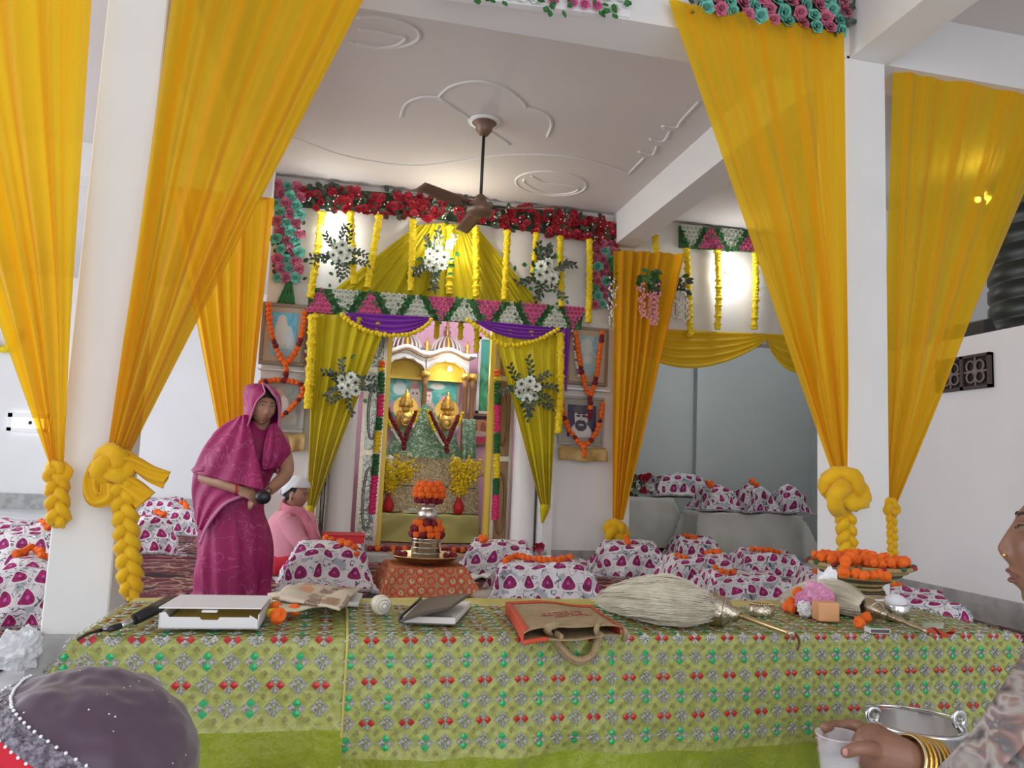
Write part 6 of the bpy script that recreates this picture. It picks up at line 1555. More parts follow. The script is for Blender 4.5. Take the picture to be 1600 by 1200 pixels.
crumple('crumpled white plastic bag behind the pink one', 1318, 958, .050, .035, .050, m_plasticbag, 6, 'white_plastic_bag', .03, .075)
crumple('small white paper packet left of the pink bag', 1270, 968, .022, .02, .024, m_card, 9, 'paper_packet', 0, .04)['category'] = 'packet'
# matchbox
c = T_(1370, 988); M_ = Matrix.Translation(c) @ Matrix.Rotation(-.12, 4, 'Z'); t = thing('matchbox', 'small matchbox lying near the front edge of the table', 'matchbox', c)
mk('sleeve', xf(bx(-.027, .027, -.017, .017, 0, .013), M_), m_card, t); mk('striker', xf(bx(-.027, .027, -.0178, -.017, .002, .011), M_), m_brownlea, t); mk('label_panel', xf(bx(-.022, .022, -.013, .013, .013, .0136), M_), m_leaf, t); mk('tray', xf(bx(.027, .031, -.015, .015, .001, .012), M_), m_paper, t)
# basket of marigolds on a raised stand of woven rings
c = T_(1342, 937); c.y += .10; c.x += .08
t = thing('woven_basket', 'shallow woven cane basket heaped with orange marigolds at the back right of the table', 'basket', c)
m_cane = mat('straw_coil', (.36, .26, .11), .8, bump=.6, bs=120); m_caneg = mat('dark_straw_coil', (.07, .055, .03), .8, bump=.6, bs=120); m_canet = mat('green_straw_patch', (.03, .10, .06), .8)
for k in range(6): mk('coil', ring([c+V(((.075+.020*k)*cos(q_*pi/20), (.075+.020*k)*sin(q_*pi/20), .048+.0125*k)) for q_ in range(40)], .0085, 8), m_cane if k % 2 == 0 or k == 5 else m_caneg, t, True)
mk('floor_disc', lathe([(.001, .042), (.078, .042), (.078, .05), (.001, .05)], 30, c), m_cane, t)
for k in range(4): mk('foot_coil', ring([c+V(((.085-.006*k)*cos(q_*pi/16), (.085-.006*k)*sin(q_*pi/16), .006+.0115*k)) for q_ in range(32)], .006, 6), m_caneg if k % 2 else m_cane, t, True)
for k in range(14):
    a = 2*pi*k/14; mk('pattern_patch', ell(c+V((.182*cos(a), .182*sin(a), .116)), (.012, .012, .008), 8, 6), m_canet if k % 2 else m_redfl, t, True)
t2 = thing('marigold_heap', 'orange marigolds heaped in the woven basket', 'flowers', c+V((0, 0, .06)), 'marigold heaps')
rl = random.Random(4)
for i in range(70):
    a = rl.random()*6.28; q_ = sqrt(rl.random()); inst('marigold', rl.choice(P_OR), t2, c+V((cos(a)*q_*.165, sin(a)*q_*.15, .085+.05*q_+(1-q_)*rl.random()*.07)), Euler([rl.random()*6 for _ in range(3)]).to_matrix(), .0175*rl.uniform(.85, 1.15))
garland('marigold_garland', 'orange marigold garland spilling over the left rim of the basket', [c+V((-.10, -.10, .155)), c+V((-.15, -.13, .14)), c+V((-.19, -.15, .10)), c+V((-.12, -.19, .10)), c+V((-.03, -.20, .10))], .0185, P_OR, 'orange garlands on the reading stands', 1.5, .3)
# steel pot with white lid at the right
c = T_(1412, 972); c.y += .03; t = thing('steel_jar', 'small steel jar with a white cloth top at the right of the table', 'jar', c)
mk('jar_body', lathe([(.03, 0), (.036, .004), (.036, .045), (.033, .05), (.001, .05)], 28, c), m_steel, t, True); mk('white_top', ell(c+V((-.004, 0, .055)), (.032, .032, .024), 18, 10), c_white, t, True)
c = T_(1452, 975); t = thing('paper_note', 'small folded green note near the steel jar', 'note', c); solid(mk('note', grid(lambda u, v: T_(1440+34*u, 982-10*v, TT+.006+.006*sin(u*3)), 8, 4)[0], mat('pale_green_note', (.42, .48, .36), .7), t, True), .002)
# steel bucket on the floor in front of the table
g = at(1432, 1128, Z=.32); t = thing('steel_bucket', 'steel bucket with side ears standing on the floor before the table', 'bucket', (g.x, g.y, 0))
mk('bucket_body', lathe([(.001, .004), (.068, 0), (.072, .006), (.098, .308), (.105, .312), (.105, .320), (.096, .320), (.070, .012), (.001, .010)], 48, (g.x, g.y, 0)), m_steel, t, True)
mk('rim_roll', ring([(g.x+.104*cos(q_*pi/24), g.y+.104*sin(q_*pi/24), .316) for q_ in range(48)], .006, 8), m_steel, t, True)
for s in (-1, 1):
    a = V((cos(YAW), -sin(YAW), 0))*s; p = V((g.x, g.y, .313))+a*.103
    e = mk('ear', xf(lathe([(.02, -.004), (.024, 0), (.02, .004), (.008, .004), (.008, -.004)], 16, cap=False), Matrix.Translation(p+V((0, 0, .018))) @ Matrix.Rotation(pi/2, 4, 'X')), m_steel, t, True)
mk('bail_handle', tube([V((g.x, g.y, .330))+V((cos(YAW), -sin(YAW), 0))*(.110*cos(pi*q_/20))+V((0, .108*sin(pi*q_/20), -.004*sin(pi*q_/20))) for q_ in range(21)], .0035, 8), m_steel, t, True)
# white sheet and crumpled tissue on the floor by the left pillar
vf, uv = grid(lambda u, v: V((-2.2+1.35*u, 1.55+1.2*v, .014+.012*max(0, nz((u*4, v*4, 0), 1.4, 2)))), 30, 24); tag(solid(mk('floor_sheet', vf, c_white, None, True, uv, org=(-1.5, 2.1, .01)), .006), 'white sheet spread on the floor before the left pillar', 'sheet')
c = at(30, 1045, Z=.03)
def f_(u, v):
    a = 2*pi*u; b = pi*(v*.98+.01)-pi/2; d = V((cos(a)*cos(b), sin(a)*cos(b), sin(b))); k = 1+.35*nz(d, 2.5, 4)+.25*nz(d, 6, 5); p = c+V((d.x*.085*k, d.y*.06*k, .07+d.z*.08*k)); p.z = max(.03, p.z); return p
vf, uv = grid(f_, 36, 22, True); tag(mk('crumpled_cloth', vf, c_white, None, False, org=c), 'crumpled white cloth at the foot of the left pillar', 'cloth')
# ================================================================== people
def DP(px, py, D): return CP+D*((px-800)/FPX*cr-(py-600)/FPX*cu+fw)
def _feat(x, z):
    g = lambda a, s: exp(-(a/s)**2)
    y = 0.0; ax = abs(x)
    if -.052 < z < .028:
        if z > -.030: h = .0175*((.028-z)/.058)**1.5
        else: h = .0175*max(0, (z+.050)/.020)**.6
        s = .0075+.006*max(0, min(1, (.02-z)/.055)); y -= h*g(x, s)
        y -= .006*g(ax-.013, .006)*g(z+.036, .008)
    y += .0085*g(ax-.031, .014)*g(z-.010, .010)
    y -= .004*g(ax-.030, .020)*g(z-.029, .008)
    y -= .0095*g(x, .019)*g(z+.061, .0056); y -= .0095*g(x, .017)*g(z+.0735, .006); y += .004*g(x, .022)*g(z+.0668, .0024)
    y -= .009*g(x, .021)*g(z+.100, .014); y += .003*g(x, .02)*g(z+.085, .006)
    y -= .004*g(ax-.042, .018)*g(z+.022, .022)
    return y
HA, HB, HC = .074, .090, .115
def _head(d):
    x, y, z = d.x*HA, d.y*HB, d.z*HC
    t = min(1, max(0, (-.015-z)/.10)); x *= 1-.34*t*t-.06*t
    if y > 0: y = y*(1.08-.5*t)
    else: y *= 1-.05*t
    if z > .03 and d.y < 0: y *= 1-.9*(z-.03)**2/.0072*.25
    if d.y < 0: y += _feat(x, z)*min(1, -d.y*2.2)
    return V((x, y, z))
def head_vf(nu=64, nv=56):
    v = []; f = []
    for j in range(1, nv):
        for i in range(nu):
            b = pi*j/nv-pi/2; a = 2*pi*i/nu
            # pack more rows of vertices into the face
            a2 = a-.55*sin(a); v.append(_head(V((sin(a2)*cos(b), -cos(a2)*cos(b), sin(b)))))
    v += [_head(V((0, 0, -1))), _head(V((0, 0, 1)))]; s, t = len(v)-2, len(v)-1
    for j in range(nv-2):
        for i in range(nu): f.append((j*nu+i, j*nu+(i+1) % nu, (j+1)*nu+(i+1) % nu, (j+1)*nu+i))
    for i in range(nu): f.append((s, (i+1) % nu, i)); f.append((t, (nv-2)*nu+i, (nv-2)*nu+(i+1) % nu))
    ears = []
    for sx in (-1, 1): ears.append(ell((sx*.076, .008, -.008), (.008, .018, .030), 12, 10)); ears.append(ell((sx*.078, .004, -.030), (.006, .009, .011), 8, 6))
    return join((v, f), *ears)
def face_y(x, z):
    t = min(1, max(0, (-.015-z)/.10)); dx = x/HA/(1-.34*t*t-.06*t); dz = z/HC
    dy = -sqrt(max(.01, 1-dx*dx-dz*dz)); y = dy*HB*(1-.05*t)
    if z > .03: y *= 1-.9*(z-.03)**2/.0072*.25
    return y+_feat(x, z)*min(1, -dy*2.2)
def face_parts(par, M_, lipm, brow=m_hair, lidm=None, browt=1.0):
    for sx in (-1, 1):
        c = V((sx*.031, face_y(sx*.031, .010)+.0075, .010))
        e = mk('eye', xf(ell(c, (.0130, .0115, .0095), 14, 10), M_), m_eye, par, True)
        mk('iris', xf(ell(c+V((0, -.0085, 0)), (.0056, .0035, .0056), 12, 8), M_), m_iris, e, True)
        arc = [V((sx*(.031+.0155*cos(pi*q/10)), 0, .010+.0085*sin(pi*q/10))) for q in range(11)]
        mk('eyelid', xf(tube([V((p.x, min(face_y(p.x, p.z), c.y-.0085)-.0015, p.z)) for p in arc], .0028, 6), M_), lidm or m_skin, e, True)
        mk('lash_line', xf(tube([V((p.x, min(face_y(p.x, p.z), c.y-.0105)-.003, p.z-.0022)) for p in arc], .0011, 5), M_), m_hair, e, True)
        bp = [(.012+.036*q/8, .030+.005*sin(pi*q/8)-.003*q/8) for q in range(9)]
        mk('eyebrow', xf(tube([V((sx*x, face_y(x, z)-.0005, z)) for x, z in bp], lambda s: .0030*browt*(1-.6*s), 6, flat=.6), M_), brow, par, True)
    for nm, zc, hw, r in (('upper_lip', -.0615, .021, .0030), ('lower_lip', -.0728, .018, .0040)):
        mk(nm, xf(tube([V((x, face_y(x, zc)+.0012, zc+(.0022*(1-abs(x)/hw)**2 if nm[0] == 'u' else 0)+.003*(x/hw)**2*(-1 if nm[0] == 'u' else 1))) for x in [hw*(q/7-1) for q in range(15)]], lambda s: r*(.25+.75*sin(pi*s)**.6), 8), M_), lipm, par, True)
def limb(pts, rad, n=14, k=5):
    P = poly(pts, k); m = len(P)
    def r(s): q = s*(len(rad)-1); i = min(int(q), len(rad)-2); return rad[i]+(rad[i+1]-rad[i])*(q-i)
    return join(tube(P, r, n), ell(P[0], (rad[0],)*3, 12, 8), ell(P[-1], (rad[-1],)*3, 12, 8))
def hand_vf(M_, curl=(.5, .5, .5), spread=.12, side=1, th=.4):
    """wrist at origin, fingers along +X, palm facing -Z, thumb on the +Y*side edge"""
    ps = [ell((.045, 0, 0), (.050, .038, .015), 16, 10), ell((.075, 0, 0), (.022, .037, .013), 12, 8)]
    for i, (y, L, r) in enumerate(((.028, .072, .0088), (.0095, .080, .0090), (-.009, .074, .0086), (-.027, .058, .0078))):
        a = -spread*(i-1.5)*.6*-1; p = V((.082, y*side, 0)); pts = [V((.06, y*side*.9, 0)), p]; ang = 0.0
        for j, fr in enumerate((.45, .32, .23)):
            ang += curl[j]; p = p+V((cos(ang)*cos(a), sin(a)*side, -sin(ang)))*L*fr; pts.append(p)
        ps.append(limb(pts, [r*1.02, r, r*.98, r*.9, r*.78], 10, 4))
    ps.append(limb([V((.015, .022*side, -.004)), V((.040, .048*side, -.012)), V((.066, .056*side, -.012-.02*th)), V((.086, .050*side, -.012-.04*th))], [.013, .012, .0098, .0082], 10, 4))
    return xf(join(*ps), M_)
def body(par, parts, m, vox, name='body'):
    o = mk(name, join(*parts), m, par, True)
    r = o.modifiers.new('skin', 'REMESH'); r.mode = 'VOXEL'; r.voxel_size = vox; r.use_smooth_shade = True
    s = o.modifiers.new('soft', 'SMOOTH'); s.factor = .5; s.iterations = 2
    return o
def loft(rows, n, wob=.0, seed=0, pleat=0, closed_top=False):
    """rows: (centre, rx, ry)"""
    v = []; f = []; m = len(rows)
    for j, (c, rx, ry) in enumerate(rows):
        for i in range(n):
            a = 2*pi*i/n; k = 1+wob*(nz((cos(a)*2, sin(a)*2, c[2]*4), 1.3, seed)+.6*nz((cos(a)*5, sin(a)*5, c[2]*3), 1.3, seed+1))
            if pleat: k += pleat*sin(a*13+1.5*sin(c[2]*4))*max(0, 1-j/(m*.55))
            v.append(V((c[0]+rx*k*cos(a), c[1]+ry*k*sin(a), c[2])))
    for j in range(m-1):
        for i in range(n): f.append((j*n+i, j*n+(i+1) % n, (j+1)*n+(i+1) % n, (j+1)*n+i))
    f += [tuple(range(n-1, -1, -1)), tuple((m-1)*n+i for i in range(n))]
    return v, f
def refine(rows, k=4):
    A = [V((r[0][0], r[0][1], r[0][2])) for r in rows]; B = [V((r[1], r[2], 0)) for r in rows]
    return [(a, b.x, b.y) for a, b in zip(poly(A, k), poly(B, k))]
def bodyrows(px_rows, Y0, hd_scale=1.0, dy=0):
    out = []
    for (py, xl, xr, hd) in px_rows:
        a, b = at(xl, py, Y=Y0), at(xr, py, Y=Y0); c = (a+b)/2; out.append((V((c.x, Y0+dy, c.z)), (b.x-a.x)/2, hd*hd_scale))
    return out
def panel(name, par, left, right, Y0, m, bulge=.05, n=24, tail=0, fold=.008, wrap=0.0, nf=3):
    Lp = poly([at(p[0], p[1], Y=Y0+(p[2] if len(p) > 2 else 0)) for p in left], 8); Rp = poly([at(p[0], p[1], Y=Y0+(p[2] if len(p) > 2 else 0)) for p in right], 8)
    def g(P, v): q = v*(len(P)-1); i = min(int(q), len(P)-2); return P[i].lerp(P[i+1], q-i)
    def f_(u, v):
        p = g(Lp, v).lerp(g(Rp, v), u); p = p+V((0, -bulge*sin(pi*u)**.7-fold*sin(u*2*pi*nf+v*4)+wrap*(u-.5)**2*4, 0)); return p
    vf, uv = grid(f_, n, n); return solid(mk(name, vf, m, par, True, uv), .004)
# ---------------------------------------------------------------- standing woman
YW = 5.15
S = lambda px, py, dy=0: at(px, py, Y=YW+dy)
g0_ = S(366, 935); W_ = thing('person', 'standing person in a magenta sari with covered head, hands clasped at the waist', 'person', (g0_.x, YW, 0), 'people')
hc = S(411, 635, -.10); Mh = Matrix.Translation(hc) @ Matrix.Rotation(radians(24), 4, 'Z') @ Matrix.Rotation(radians(8), 4, 'X') @ Matrix.Rotation(radians(4), 4, 'Y') @ Matrix.Scale(1.03, 4)
parts = [xf(head_vf(), Mh), limb([hc+V((0, .03, -.06)), S(405, 680, -.04), S(400, 700, 0)], [.052, .050, .075]),
         limb([S(398, 700, 0), S(385, 740, .0), S(372, 790, .0)], [.13, .14, .13]),
         limb([S(345, 690, 0), S(314, 738, -.06), S(345, 754, -.20), S(375, 766, -.27)], [.055, .048, .038, .026]),
         limb([S(438, 690, 0), S(448, 735, -.10), S(430, 758, -.20), S(414, 772, -.27)], [.055, .045, .036, .026])]
def aim(p, q, up=V((0, 0, 1))):
    x = (q-p).normalized(); y = up.cross(x).normalized(); z = x.cross(y); return Matrix(((x.x, y.x, z.x, p.x), (x.y, y.y, z.y, p.y), (x.z, y.z, z.z, p.z), (0, 0, 0, 1)))
parts.append(hand_vf(aim(S(372, 765, -.27), S(398, 776, -.29), V((.1, -.8, .6))) @ Matrix.Scale(.95, 4), (.35, .6, .5), side=1))
parts.append(hand_vf(aim(S(416, 770, -.25), S(396, 782, -.26), V((-.1, -.6, .8))) @ Matrix.Scale(.95, 4), (.3, .6, .5), side=-1))
parts += [limb([S(350, 900, 0), V((S(350, 900).x, YW, .05))], [.09, .06]), limb([S(388, 900, 0), V((S(388, 900).x, YW, .05))], [.09, .06]), ell((S(350, 900).x, YW-.07, .045), (.045, .12, .035), 12, 8), ell((S(388, 900).x, YW-.07, .045), (.045, .12, .035), 12, 8)]
body(W_, parts, m_skin, .006)
face_parts(W_, Mh, m_lip)
mk('hair', xf(ell((0, .012, .022), (.080, .094, .105), 20, 14), Mh), m_hair, W_, True)
rows = [(V(((S(298, 925).x+S(424, 925).x)/2, YW, .03)), .275, .22)]+bodyrows([(925, 304, 423, .215), (895, 305, 425, .205), (860, 308, 427, .20), (825, 311, 421, .19), (795, 309, 413, .175), (770, 312, 416, .17), (745, 318, 424, .165), (720, 322, 436, .16), (700, 326, 443, .15), (682, 334, 440, .135), (668, 348, 430, .11), (658, 368, 422, .08)], YW)
mk('sari_wrap', loft(refine(rows, 4), 110, .06, 3, .055), m_sari, W_, True)
# head veil: open rings round the face
fa = radians(24)
def veil_vf(rows, fa, n=44, seed=0, wob=.05):
    v = []; f = []; edge = [[], []]
    R = []
    C_ = poly([r[0] for r in rows], 5); Q_ = poly([V(r[1:]) for r in rows], 5)
    for c, q in zip(C_, Q_):
        for i in range(n+1):
            s = i/n; a = radians(q.z)+(2*pi-2*radians(q.z))*s
            k = 1+wob*nz((cos(a)*2.5, sin(a)*2.5, c.z*7), 1.5, seed)
            d = V((sin(a)*q.x*k, -cos(a)*q.y*k, 0)); d.rotate(Euler((0, 0, fa))); v.append(c+d)
        edge[0].append(v[-(n+1)]); edge[1].append(v[-1])
    for j in range(len(C_)-1):
        for i in range(n): f.append((j*(n+1)+i, j*(n+1)+i+1, (j+1)*(n+1)+i+1, (j+1)*(n+1)+i))
    return (v, f), edge
vr = [(S(404, 600, -.05), .012, .012, 1), (S(405, 602, -.07), .060, .075, 3), (S(406, 607, -.09), .088, .112, 10), (S(409, 617, -.095), .104, .134, 15), (S(410, 630, -.085), .108, .130, 40), (S(409, 652, -.07), .110, .124, 54), (S(404, 668, -.05), .125, .128, 50), (S(398, 684, -.03), .165, .14, 42), (S(392, 700, -.01), .225, .165, 34), (S(386, 718, 0), .275, .185, 30), (S(378, 738, 0), .300, .20, 36)]
vf, ed = veil_vf(vr, fa)
vo_ = mk('head_veil', vf, m_sari, W_, True); solid(vo_, .005)
for e in ed: mk('veil_border', tube(e[4:], .011, 6, flat=.5), m_sariedge, vo_, True)
panel('pallu_drape', W_, [(372, 652, -.06), (344, 668, -.10), (318, 700, -.14), (300, 738, -.14)], [(386, 648, -.14), (397, 690, -.19), (408, 735, -.24), (413, 766, -.28)], YW, m_sari, .05, 26, fold=.010, nf=3)
panel('pallu_drape', W_, [(422, 664, -.12), (414, 690, -.18), (410, 715, -.20), (408, 735, -.2)], [(432, 660, -.08), (446, 684, -.08), (454, 706, -.08), (440, 730, -.08)], YW, m_sari, .04, 20, fold=.006)
panel('sari_tuck', W_, [(303, 735, -.10), (300, 770, -.10), (306, 815, -.12)], [(384, 772, -.22), (352, 790, -.22), (318, 835, -.16)], YW, m_sari, .02, 20, fold=.008)
mk('sari_border', tube(poly([S(388, 772, -.25), S(352, 787, -.25), S(326, 818, -.21), S(312, 850, -.17)], 6), .010, 6, flat=.5), m_sariedge, W_, True)
for k in (0, 1): mk('bangle', ring([S(372, 765, -.27)+V((.008*k-.012, .028*cos(q*pi/8), .030*sin(q*pi/8))) for q in range(16)], .0035, 6), m_red, W_, True)
pb = thing('small_purse', 'small black purse held in the hands of the standing person', 'purse', S(412, 782, -.30)); mk('purse_body', xf(ell((0, 0, 0), (.046, .026, .042), 20, 14), Matrix.Translation(S(411, 777, -.33))), m_black, pb, True); mk('purse_strap', tube(poly([S(412, 768, -.33), S(420, 762, -.33), S(424, 768, -.33), S(418, 772, -.33)], 4), .004, 6), m_black, pb, True)
# ---------------------------------------------------------------- seated reader
YT = 6.33
S = lambda px, py, dy=0: at(px, py, Y=YT+dy)
g1 = S(450, 900); T1 = thing('person', 'seated person in a pink shirt and white head cloth reading beside the shrine', 'person', (g1.x, YT, .012), 'people')
hc = S(464, 772, -.02); Mh = Matrix.Translation(hc) @ Matrix.Rotation(radians(68), 4, 'Z') @ Matrix.Rotation(radians(12), 4, 'X') @ Matrix.Scale(.98, 4)
parts = [xf(head_vf(), Mh), limb([hc+V((-.02, .01, -.06)), S(455, 800, 0), S(452, 815, 0)], [.055, .056, .09]), limb([S(452, 815), S(450, 850), S(455, 880)], [.13, .15, .16]),
         limb([S(448, 815, -.13), S(470, 852, -.20), S(492, 858, -.20), S(512, 856, -.14)], [.055, .052, .042, .028]),
         limb([S(480, 815, .12), S(492, 852, .12), S(515, 856, .05)], [.05, .045, .028])]
parts.append(hand_vf(aim(S(512, 856, -.14), S(528, 852, -.08), V((0, .2, 1))), (.3, .4, .3), side=1)); parts.append(hand_vf(aim(S(514, 856, .05), S(530, 853, .04), V((0, .2, 1))), (.3, .4, .3), side=-1))
body(T1, parts, m_skin, .007); face_parts(T1, Mh, m_lip)
mk('hair', xf(ell((0, .018, .014), (.078, .092, .098), 20, 14), Mh), m_hair, T1, True)
def capf(u, v):
    a = 2*pi*u; b = pi/2-v*(1.42+.75*max(0, -cos(a))**.7); d = V((sin(a)*cos(b), -cos(a)*cos(b), sin(b))); k = 1.0+.03*sin(a*7+v*5)*v
    return Mh @ V((d.x*.093*k, d.y*.108*k+.018, d.z*.112*k+.034+.022*v*(-d.y)))
vf, uv = grid(capf, 40, 16, True); cp_ = mk('head_cloth', vf, c_white, T1, True); solid(cp_, .004)
mk('cloth_knot', xf(join(ell((0, .115, .03), (.02, .02, .022), 10, 8), tube([V((0, .115, .03)), V((.012, .135, 0)), V((.016, .135, -.05))], [.012, .016, .020], 8, flat=.35), tube([V((0, .115, .03)), V((-.012, .13, 0)), V((-.02, .125, -.04))], [.012, .016, .018], 8, flat=.35)), Mh), c_white, cp_, True)
rows = [(V((S(462, 893).x, YT, .02)), .25, .21)]+bodyrows([(893, 420, 508, .21), (870, 416, 502, .21), (850, 414, 498, .20), (830, 415, 494, .19), (814, 420, 489, .175), (803, 428, 484, .14), (795, 439, 477, .09), (790, 446, 470, .065)], YT)
mk('shirt', loft(refine(rows, 4), 60, .03, 9), c_pink, T1, True)
mk('sleeve', limb([S(446, 812, -.13), S(460, 834, -.18), S(474, 852, -.21)], [.072, .068, .058], 16), c_pink, T1, True); mk('sleeve', limb([S(480, 812, .12), S(486, 834, .12), S(494, 850, .12)], [.07, .065, .055], 16), c_pink, T1, True)
c_scarf = cloth('rose_scarf', (.66, .22, .28), (.56, .16, .22), .1, 0, .7, 20)
mk('scarf', join(tube(poly([S(440, 790, -.08), S(452, 797, -.16), S(468, 800, -.17), S(480, 815, -.17), S(488, 840, -.18), S(490, 865, -.18)], 6), lambda s: .030+.012*s, 12, flat=.5), tube(poly([S(440, 790, -.08), S(446, 784, .06), S(462, 788, .10), S(478, 806, .02)], 6), .03, 10, flat=.6)), c_scarf, T1, True)
mk('trousers', join(limb([S(438, 884, -.08), S(480, 880, -.16), S(530, 888, -.18)], [.125, .115, .08], 16), limb([S(530, 890, -.18), S(490, 897, -.22), S(450, 898, -.20)], [.075, .06, .05], 14), limb([S(446, 884, .1), S(490, 882, .14), S(532, 888, .12)], [.12, .11, .08], 16), ell(S(440, 886), (.17, .2, .11), 18, 12)), c_redp, T1, True)
mk('bangle', ring([S(506, 856, -.155)+V((.004*cos(q), .030*cos(q*pi/8), .032*sin(q*pi/8))) for q in range(16)], .004, 6), m_gold, T1, True)
mk('earring', ell(Mh @ V((-.080, .004, -.044)), (.007, .007, .009), 8, 6), m_gold, T1, True)
zb_ = S(535, 853, -.1).z; x0_, x1_ = S(503, 850, -.1).x, S(570, 850, -.1).x
t = thing('red_book', 'large closed red book held open-side down before the seated reader', 'book', ((x0_+x1_)/2, YT-.05, zb_)); t['label'] = 'large red book on a low desk before the seated reader'
bev(mk('cover', bx(x0_, x1_, YT-.17, YT+.08, zb_+.004, zb_+.012), m_red, t), .003); bev(mk('pages', bx(x0_+.008, x1_-.008, YT-.165, YT+.075, zb_+.012, zb_+.082), m_red, t), .003); bev(mk('upper_cover', bx(x0_, x1_, YT-.17, YT+.08, zb_+.082, zb_+.092), m_red, t), .003); mk('page_edge', bx(x1_-.008, x1_-.003, YT-.16, YT+.07, zb_+.014, zb_+.080), m_paper, t)
t = thing('reading_desk', 'low dark wooden desk carrying the red book', 'desk', ((x0_+x1_)/2, YT-.05, .012)); bev(mk('desk_top', bx(x0_-.02, x1_+.02, YT-.19, YT+.12, zb_-.03, zb_), m_wood, t), .004)
for sx in (x0_+.01, x1_-.01):
    for sy in (YT-.16, YT+.09): mk('leg', bx(sx-.018, sx+.018, sy-.018, sy+.018, .012, zb_-.03), m_wood, t)
# ---------------------------------------------------------------- person at the right edge, in profile
D1 = 1.18; th = radians(-128)
tip = DP(1557, 856, D1); sc_ = .97
Mr = Matrix.Rotation(th, 4, 'Z') @ Matrix.Rotation(radians(-13), 4, 'X') @ Matrix.Scale(sc_, 4)
hc = tip-(Mr @ V((0, face_y(0, -.030), -.030))); Mh = Matrix.Translation(hc) @ Mr
RX = cr.copy(); RX.z = 0; RX.normalize()
P1 = thing('person', 'person in a grey floral shawl at the right edge, in profile, holding out a cup', 'person', (hc.x, hc.y, 0), 'people')
nk = hc+RX*.055
sh = hc+RX*.07+V((0, 0, -.26))
W = lambda px, py, d=0: DP(px, py, D1+d)
wr, el = W(1408, 1182, -.03), W(1560, 1240, .02)
parts = [xf(head_vf(110, 100), Mh), limb([nk+V((0, 0, -.06)), nk+V((0, 0, -.13)), sh+V((0, 0, .05))], [.058, .054, .09]), limb([sh, sh+V((0, 0, -.2)), sh+V((0, 0, -.42))], [.14, .15, .17]),
         limb([sh+V((-.05, -.12, .02)), el, wr], [.055, .046, .027])]
# hand round the cup: palm, four fingers behind the cup, thumb in front
parts += [limb([wr, W(1385, 1176, -.02), W(1362, 1168, -.005)], [.028, .033, .030], 14), ell(W(1366, 1168, -.004), (.036, .026, .036), 14, 10)]
for k, (dy, L) in enumerate(((-22, 1288), (-4, 1280), (14, 1282), (30, 1292))):
    parts.append(limb([W(1358, 1160+dy*.7, .010), W(1338, 1156+dy, .036), W(1308, 1156+dy, .046), W(L, 1158+dy, .028)], [.0105, .0100, .0092, .0076], 10))
parts.append(limb([W(1378, 1178, -.025), W(1358, 1170, -.045), W(1338, 1170, -.052), W(1322, 1176, -.047)], [.0135, .0115, .0102, .0086], 10))
body(P1, parts, m_skin2, .0035); face_parts(P1, Mh, m_lip2, lidm=m_skin2)
mk('nail', ell(W(1321, 1175, -.0565), (.0050, .002, .0062), 10, 6), mat('nail_pink', (.42, .20, .16), .35), P1, True)
mk('hair', xf(join(ell((0, .020, .030), (.079, .096, .102), 24, 16), ell((0, .11, -.03), (.04, .035, .05), 14, 10)), Mh), mat('greying_hair', (.06, .055, .055), .6, c2=(.16, .155, .15), vs=90), P1, True)
mk('nose_stud', ell(Mh @ V((.0145, face_y(.0145, -.037)-.001, -.037)), (.0028, .0028, .0028), 8, 6), m_gold, P1, True)
mk('nose_stud', ell(Mh @ V((-.0145, face_y(.0145, -.037)-.001, -.037)), (.0028, .0028, .0028), 8, 6), m_gold, P1, True)
rows = [(V((sh.x+RX.x*.02, sh.y, .03)), .34, .30), (sh+V((0, 0, -.45)), .30, .25), (sh+V((0, 0, -.25)), .235, .20), (sh+V((0, 0, -.1)), .205, .18), (sh+V((0, 0, -.02)), .175, .16), (sh+V((0, 0, .05)), .13, .12), (sh+V((0, 0, .095)), .09, .085), (sh+V((0, 0, .115)), .07, .07)]
m_kur = mat('olive_brown_dress', (.15, .13, .10), .7, c2=(.11, .10, .08), vs=8)
mk('dress', loft(refine(rows, 4), 64, .03, 5), m_kur, P1, True)
mk('sleeve', limb([sh+V((-.04, -.12, .02)), (sh+V((-.05, -.12, .02))).lerp(el, .5), el, el.lerp(wr, .22)], [.085, .078, .066, .055], 18), m_kur, P1, True)
# shawl: a broad scarf over the near shoulder and down the chest
def shf(u, v):
    A = [W(1640, 985, .10), W(1600, 1020, .0), W(1552, 1078, -.06), W(1506, 1140, -.07), W(1462, 1200, -.05), W(1420, 1262, -.03)]; B = [W(1760, 1000, .08), W(1720, 1040, -.08), W(1672, 1110, -.13), W(1622, 1180, -.14), W(1572, 1250, -.13), W(1530, 1310, -.1)]
    q = v*5; i = min(int(q), 4); p = A[i].lerp(A[i+1], q-i).lerp(B[i].lerp(B[i+1], q-i), u); return p+fw*(-.035*sin(pi*u)-.010*sin(u*17+v*3))+V((0, 0, .006*sin(v*9)))
vf, uv = grid(shf, 40, 40); solid(mk('shawl', vf, m_shawl, P1, True, uv), .004)
ax_ = (wr-el).normalized()
for k in range(7):
    c = wr-ax_*(.012+.0085*k); s1 = ax_.cross(V((0, 0, 1))).normalized(); s2 = ax_.cross(s1); r = .034+.001*k
    mk('bangle', ring([c+s1*r*cos(q*pi/12)+s2*r*sin(q*pi/12) for q in range(24)], .0032, 8), m_gold if k % 3 else m_brass, P1, True)
def cupm():
    t_ = NT('clear_plastic'); t_.base((.80, .78, .80)); t_.b.inputs['Roughness'].default_value = .15; tp = t_.n('BsdfTransparent'); mx = t_.n('MixShader'); mx.inputs[0].default_value = .78
    t_.l(t_.b.outputs[0], mx.inputs[1]); t_.l(tp.outputs[0], mx.inputs[2]); t_.l(mx.outputs[0], t_.out.inputs[0]); return t_.m
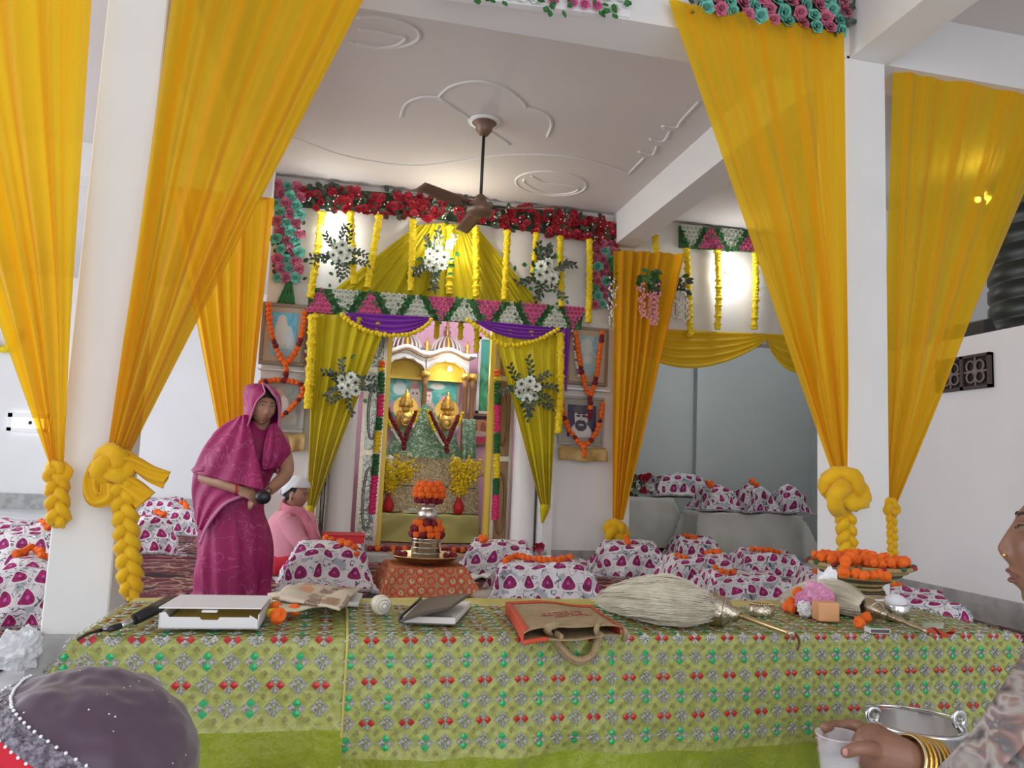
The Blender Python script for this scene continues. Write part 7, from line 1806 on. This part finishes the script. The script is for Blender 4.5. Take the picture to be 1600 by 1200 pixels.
cb = W(1311, 1148, 0); m_cup = cupm(); t = thing('plastic_cup', 'clear plastic cup in the hand of the person at the right edge', 'cup', cb-V((0, 0, .085)))
mk('cup_wall', lathe([(.024, -.085), (.025, -.083), (.0325, -.002), (.0345, 0), (.033, .001), (.031, -.004), (.0235, -.082)], 36, cb), m_cup, t, True); mk('rim', ring([cb+V((.0338*cos(q*pi/18), .0338*sin(q*pi/18), 0)) for q in range(36)], .0016, 6), m_cup, t, True)
mk('water', lathe([(.001, -.080), (.0232, -.080), (.0275, -.035), (.001, -.035)], 30, cb), m_cup, t, True)
# ---------------------------------------------------------------- veiled head at the bottom left
D2 = .92; V_ = lambda px, py, d=0: DP(px, py, D2+d)
hc = V_(112, 1228); P2 = thing('person', 'person seen from behind at the bottom left, head covered by a plum beaded veil', 'person', (hc.x, hc.y, 0), 'people')
Mh = Matrix.Translation(hc) @ Matrix.Rotation(radians(150), 4, 'Z') @ Matrix.Rotation(radians(14), 4, 'X') @ Matrix.Scale(.97, 4)
sh = hc+V((0, -.02, -.24))
body(P2, [xf(head_vf(), Mh), limb([hc+V((0, 0, -.08)), sh+V((0, 0, .06))], [.055, .07]), limb([sh, sh+V((0, 0, -.26))], [.13, .15]), limb([sh+V((.15, 0, 0)), sh+V((.2, .08, -.2))], [.055, .05]), limb([sh+V((-.15, 0, 0)), sh+V((-.2, .08, -.2))], [.055, .05])], m_skin, .006)
face_parts(P2, Mh, m_lip)
mk('hair', xf(ell((0, .014, .012), (.082, .097, .106), 20, 14), Mh), m_hair, P2, True)
rows = [(V((sh.x, sh.y, .02)), .26, .24), (sh+V((0, 0, -.2)), .22, .18), (sh+V((0, 0, -.05)), .20, .15), (sh+V((0, 0, .03)), .13, .11), (sh+V((0, 0, .08)), .07, .07)]
mk('red_dress', loft(refine(rows, 4), 48, .03, 7), c_redp, P2, True)
def vl(u, v):
    # shell over the head, deeper at the back and right, lifted above the red collar at the left front
    a = 2*pi*u; b = pi/2-v*(1.75+.35*cos(a-.2)); rr = .126
    d = V((cos(a)*cos(b), sin(a)*cos(b), sin(b)))
    k = 1+.05*nz(d*1.6, 2, 8)+.020*nz(d*4, 2, 9)
    p = V((d.x*rr*1.12*k, d.y*rr*1.08*k, d.z*rr*k))
    if b < 0: p = V((cos(a)*rr*1.12*k*(1+.35*-b), sin(a)*rr*1.08*k*(1+.3*-b), -rr*1.15*-b*k))
    return hc+RX*p.x+V((-RX.y, RX.x, 0))*p.y+V((0, 0, p.z+.008))
vf, uv = grid(vl, 90, 60, True); vv_ = mk('plum_veil', vf, m_veil, P2, True)
bd = lambda s, w: vl((.46+.40*s) % 1, .37+.26*s**3+w)
bvf, uv = grid(lambda u, v: hc+(bd(u, .13*v)-hc)*1.012, 60, 8); mk('inner_scarf', grid(lambda u, v: hc+(bd(u, .13+.5*v)-hc)*1.006, 40, 12)[0], c_redp, P2, True); mk('beaded_border', bvf, m_veilborder, vv_, True)
mk('edge_beads', join(*[ell(hc+(bd(q/60, .0 if q % 2 else .135)-hc)*1.018, (.0020, .0020, .0020), 6, 4) for q in range(61)]), m_white, vv_)['kind'] = 'stuff'
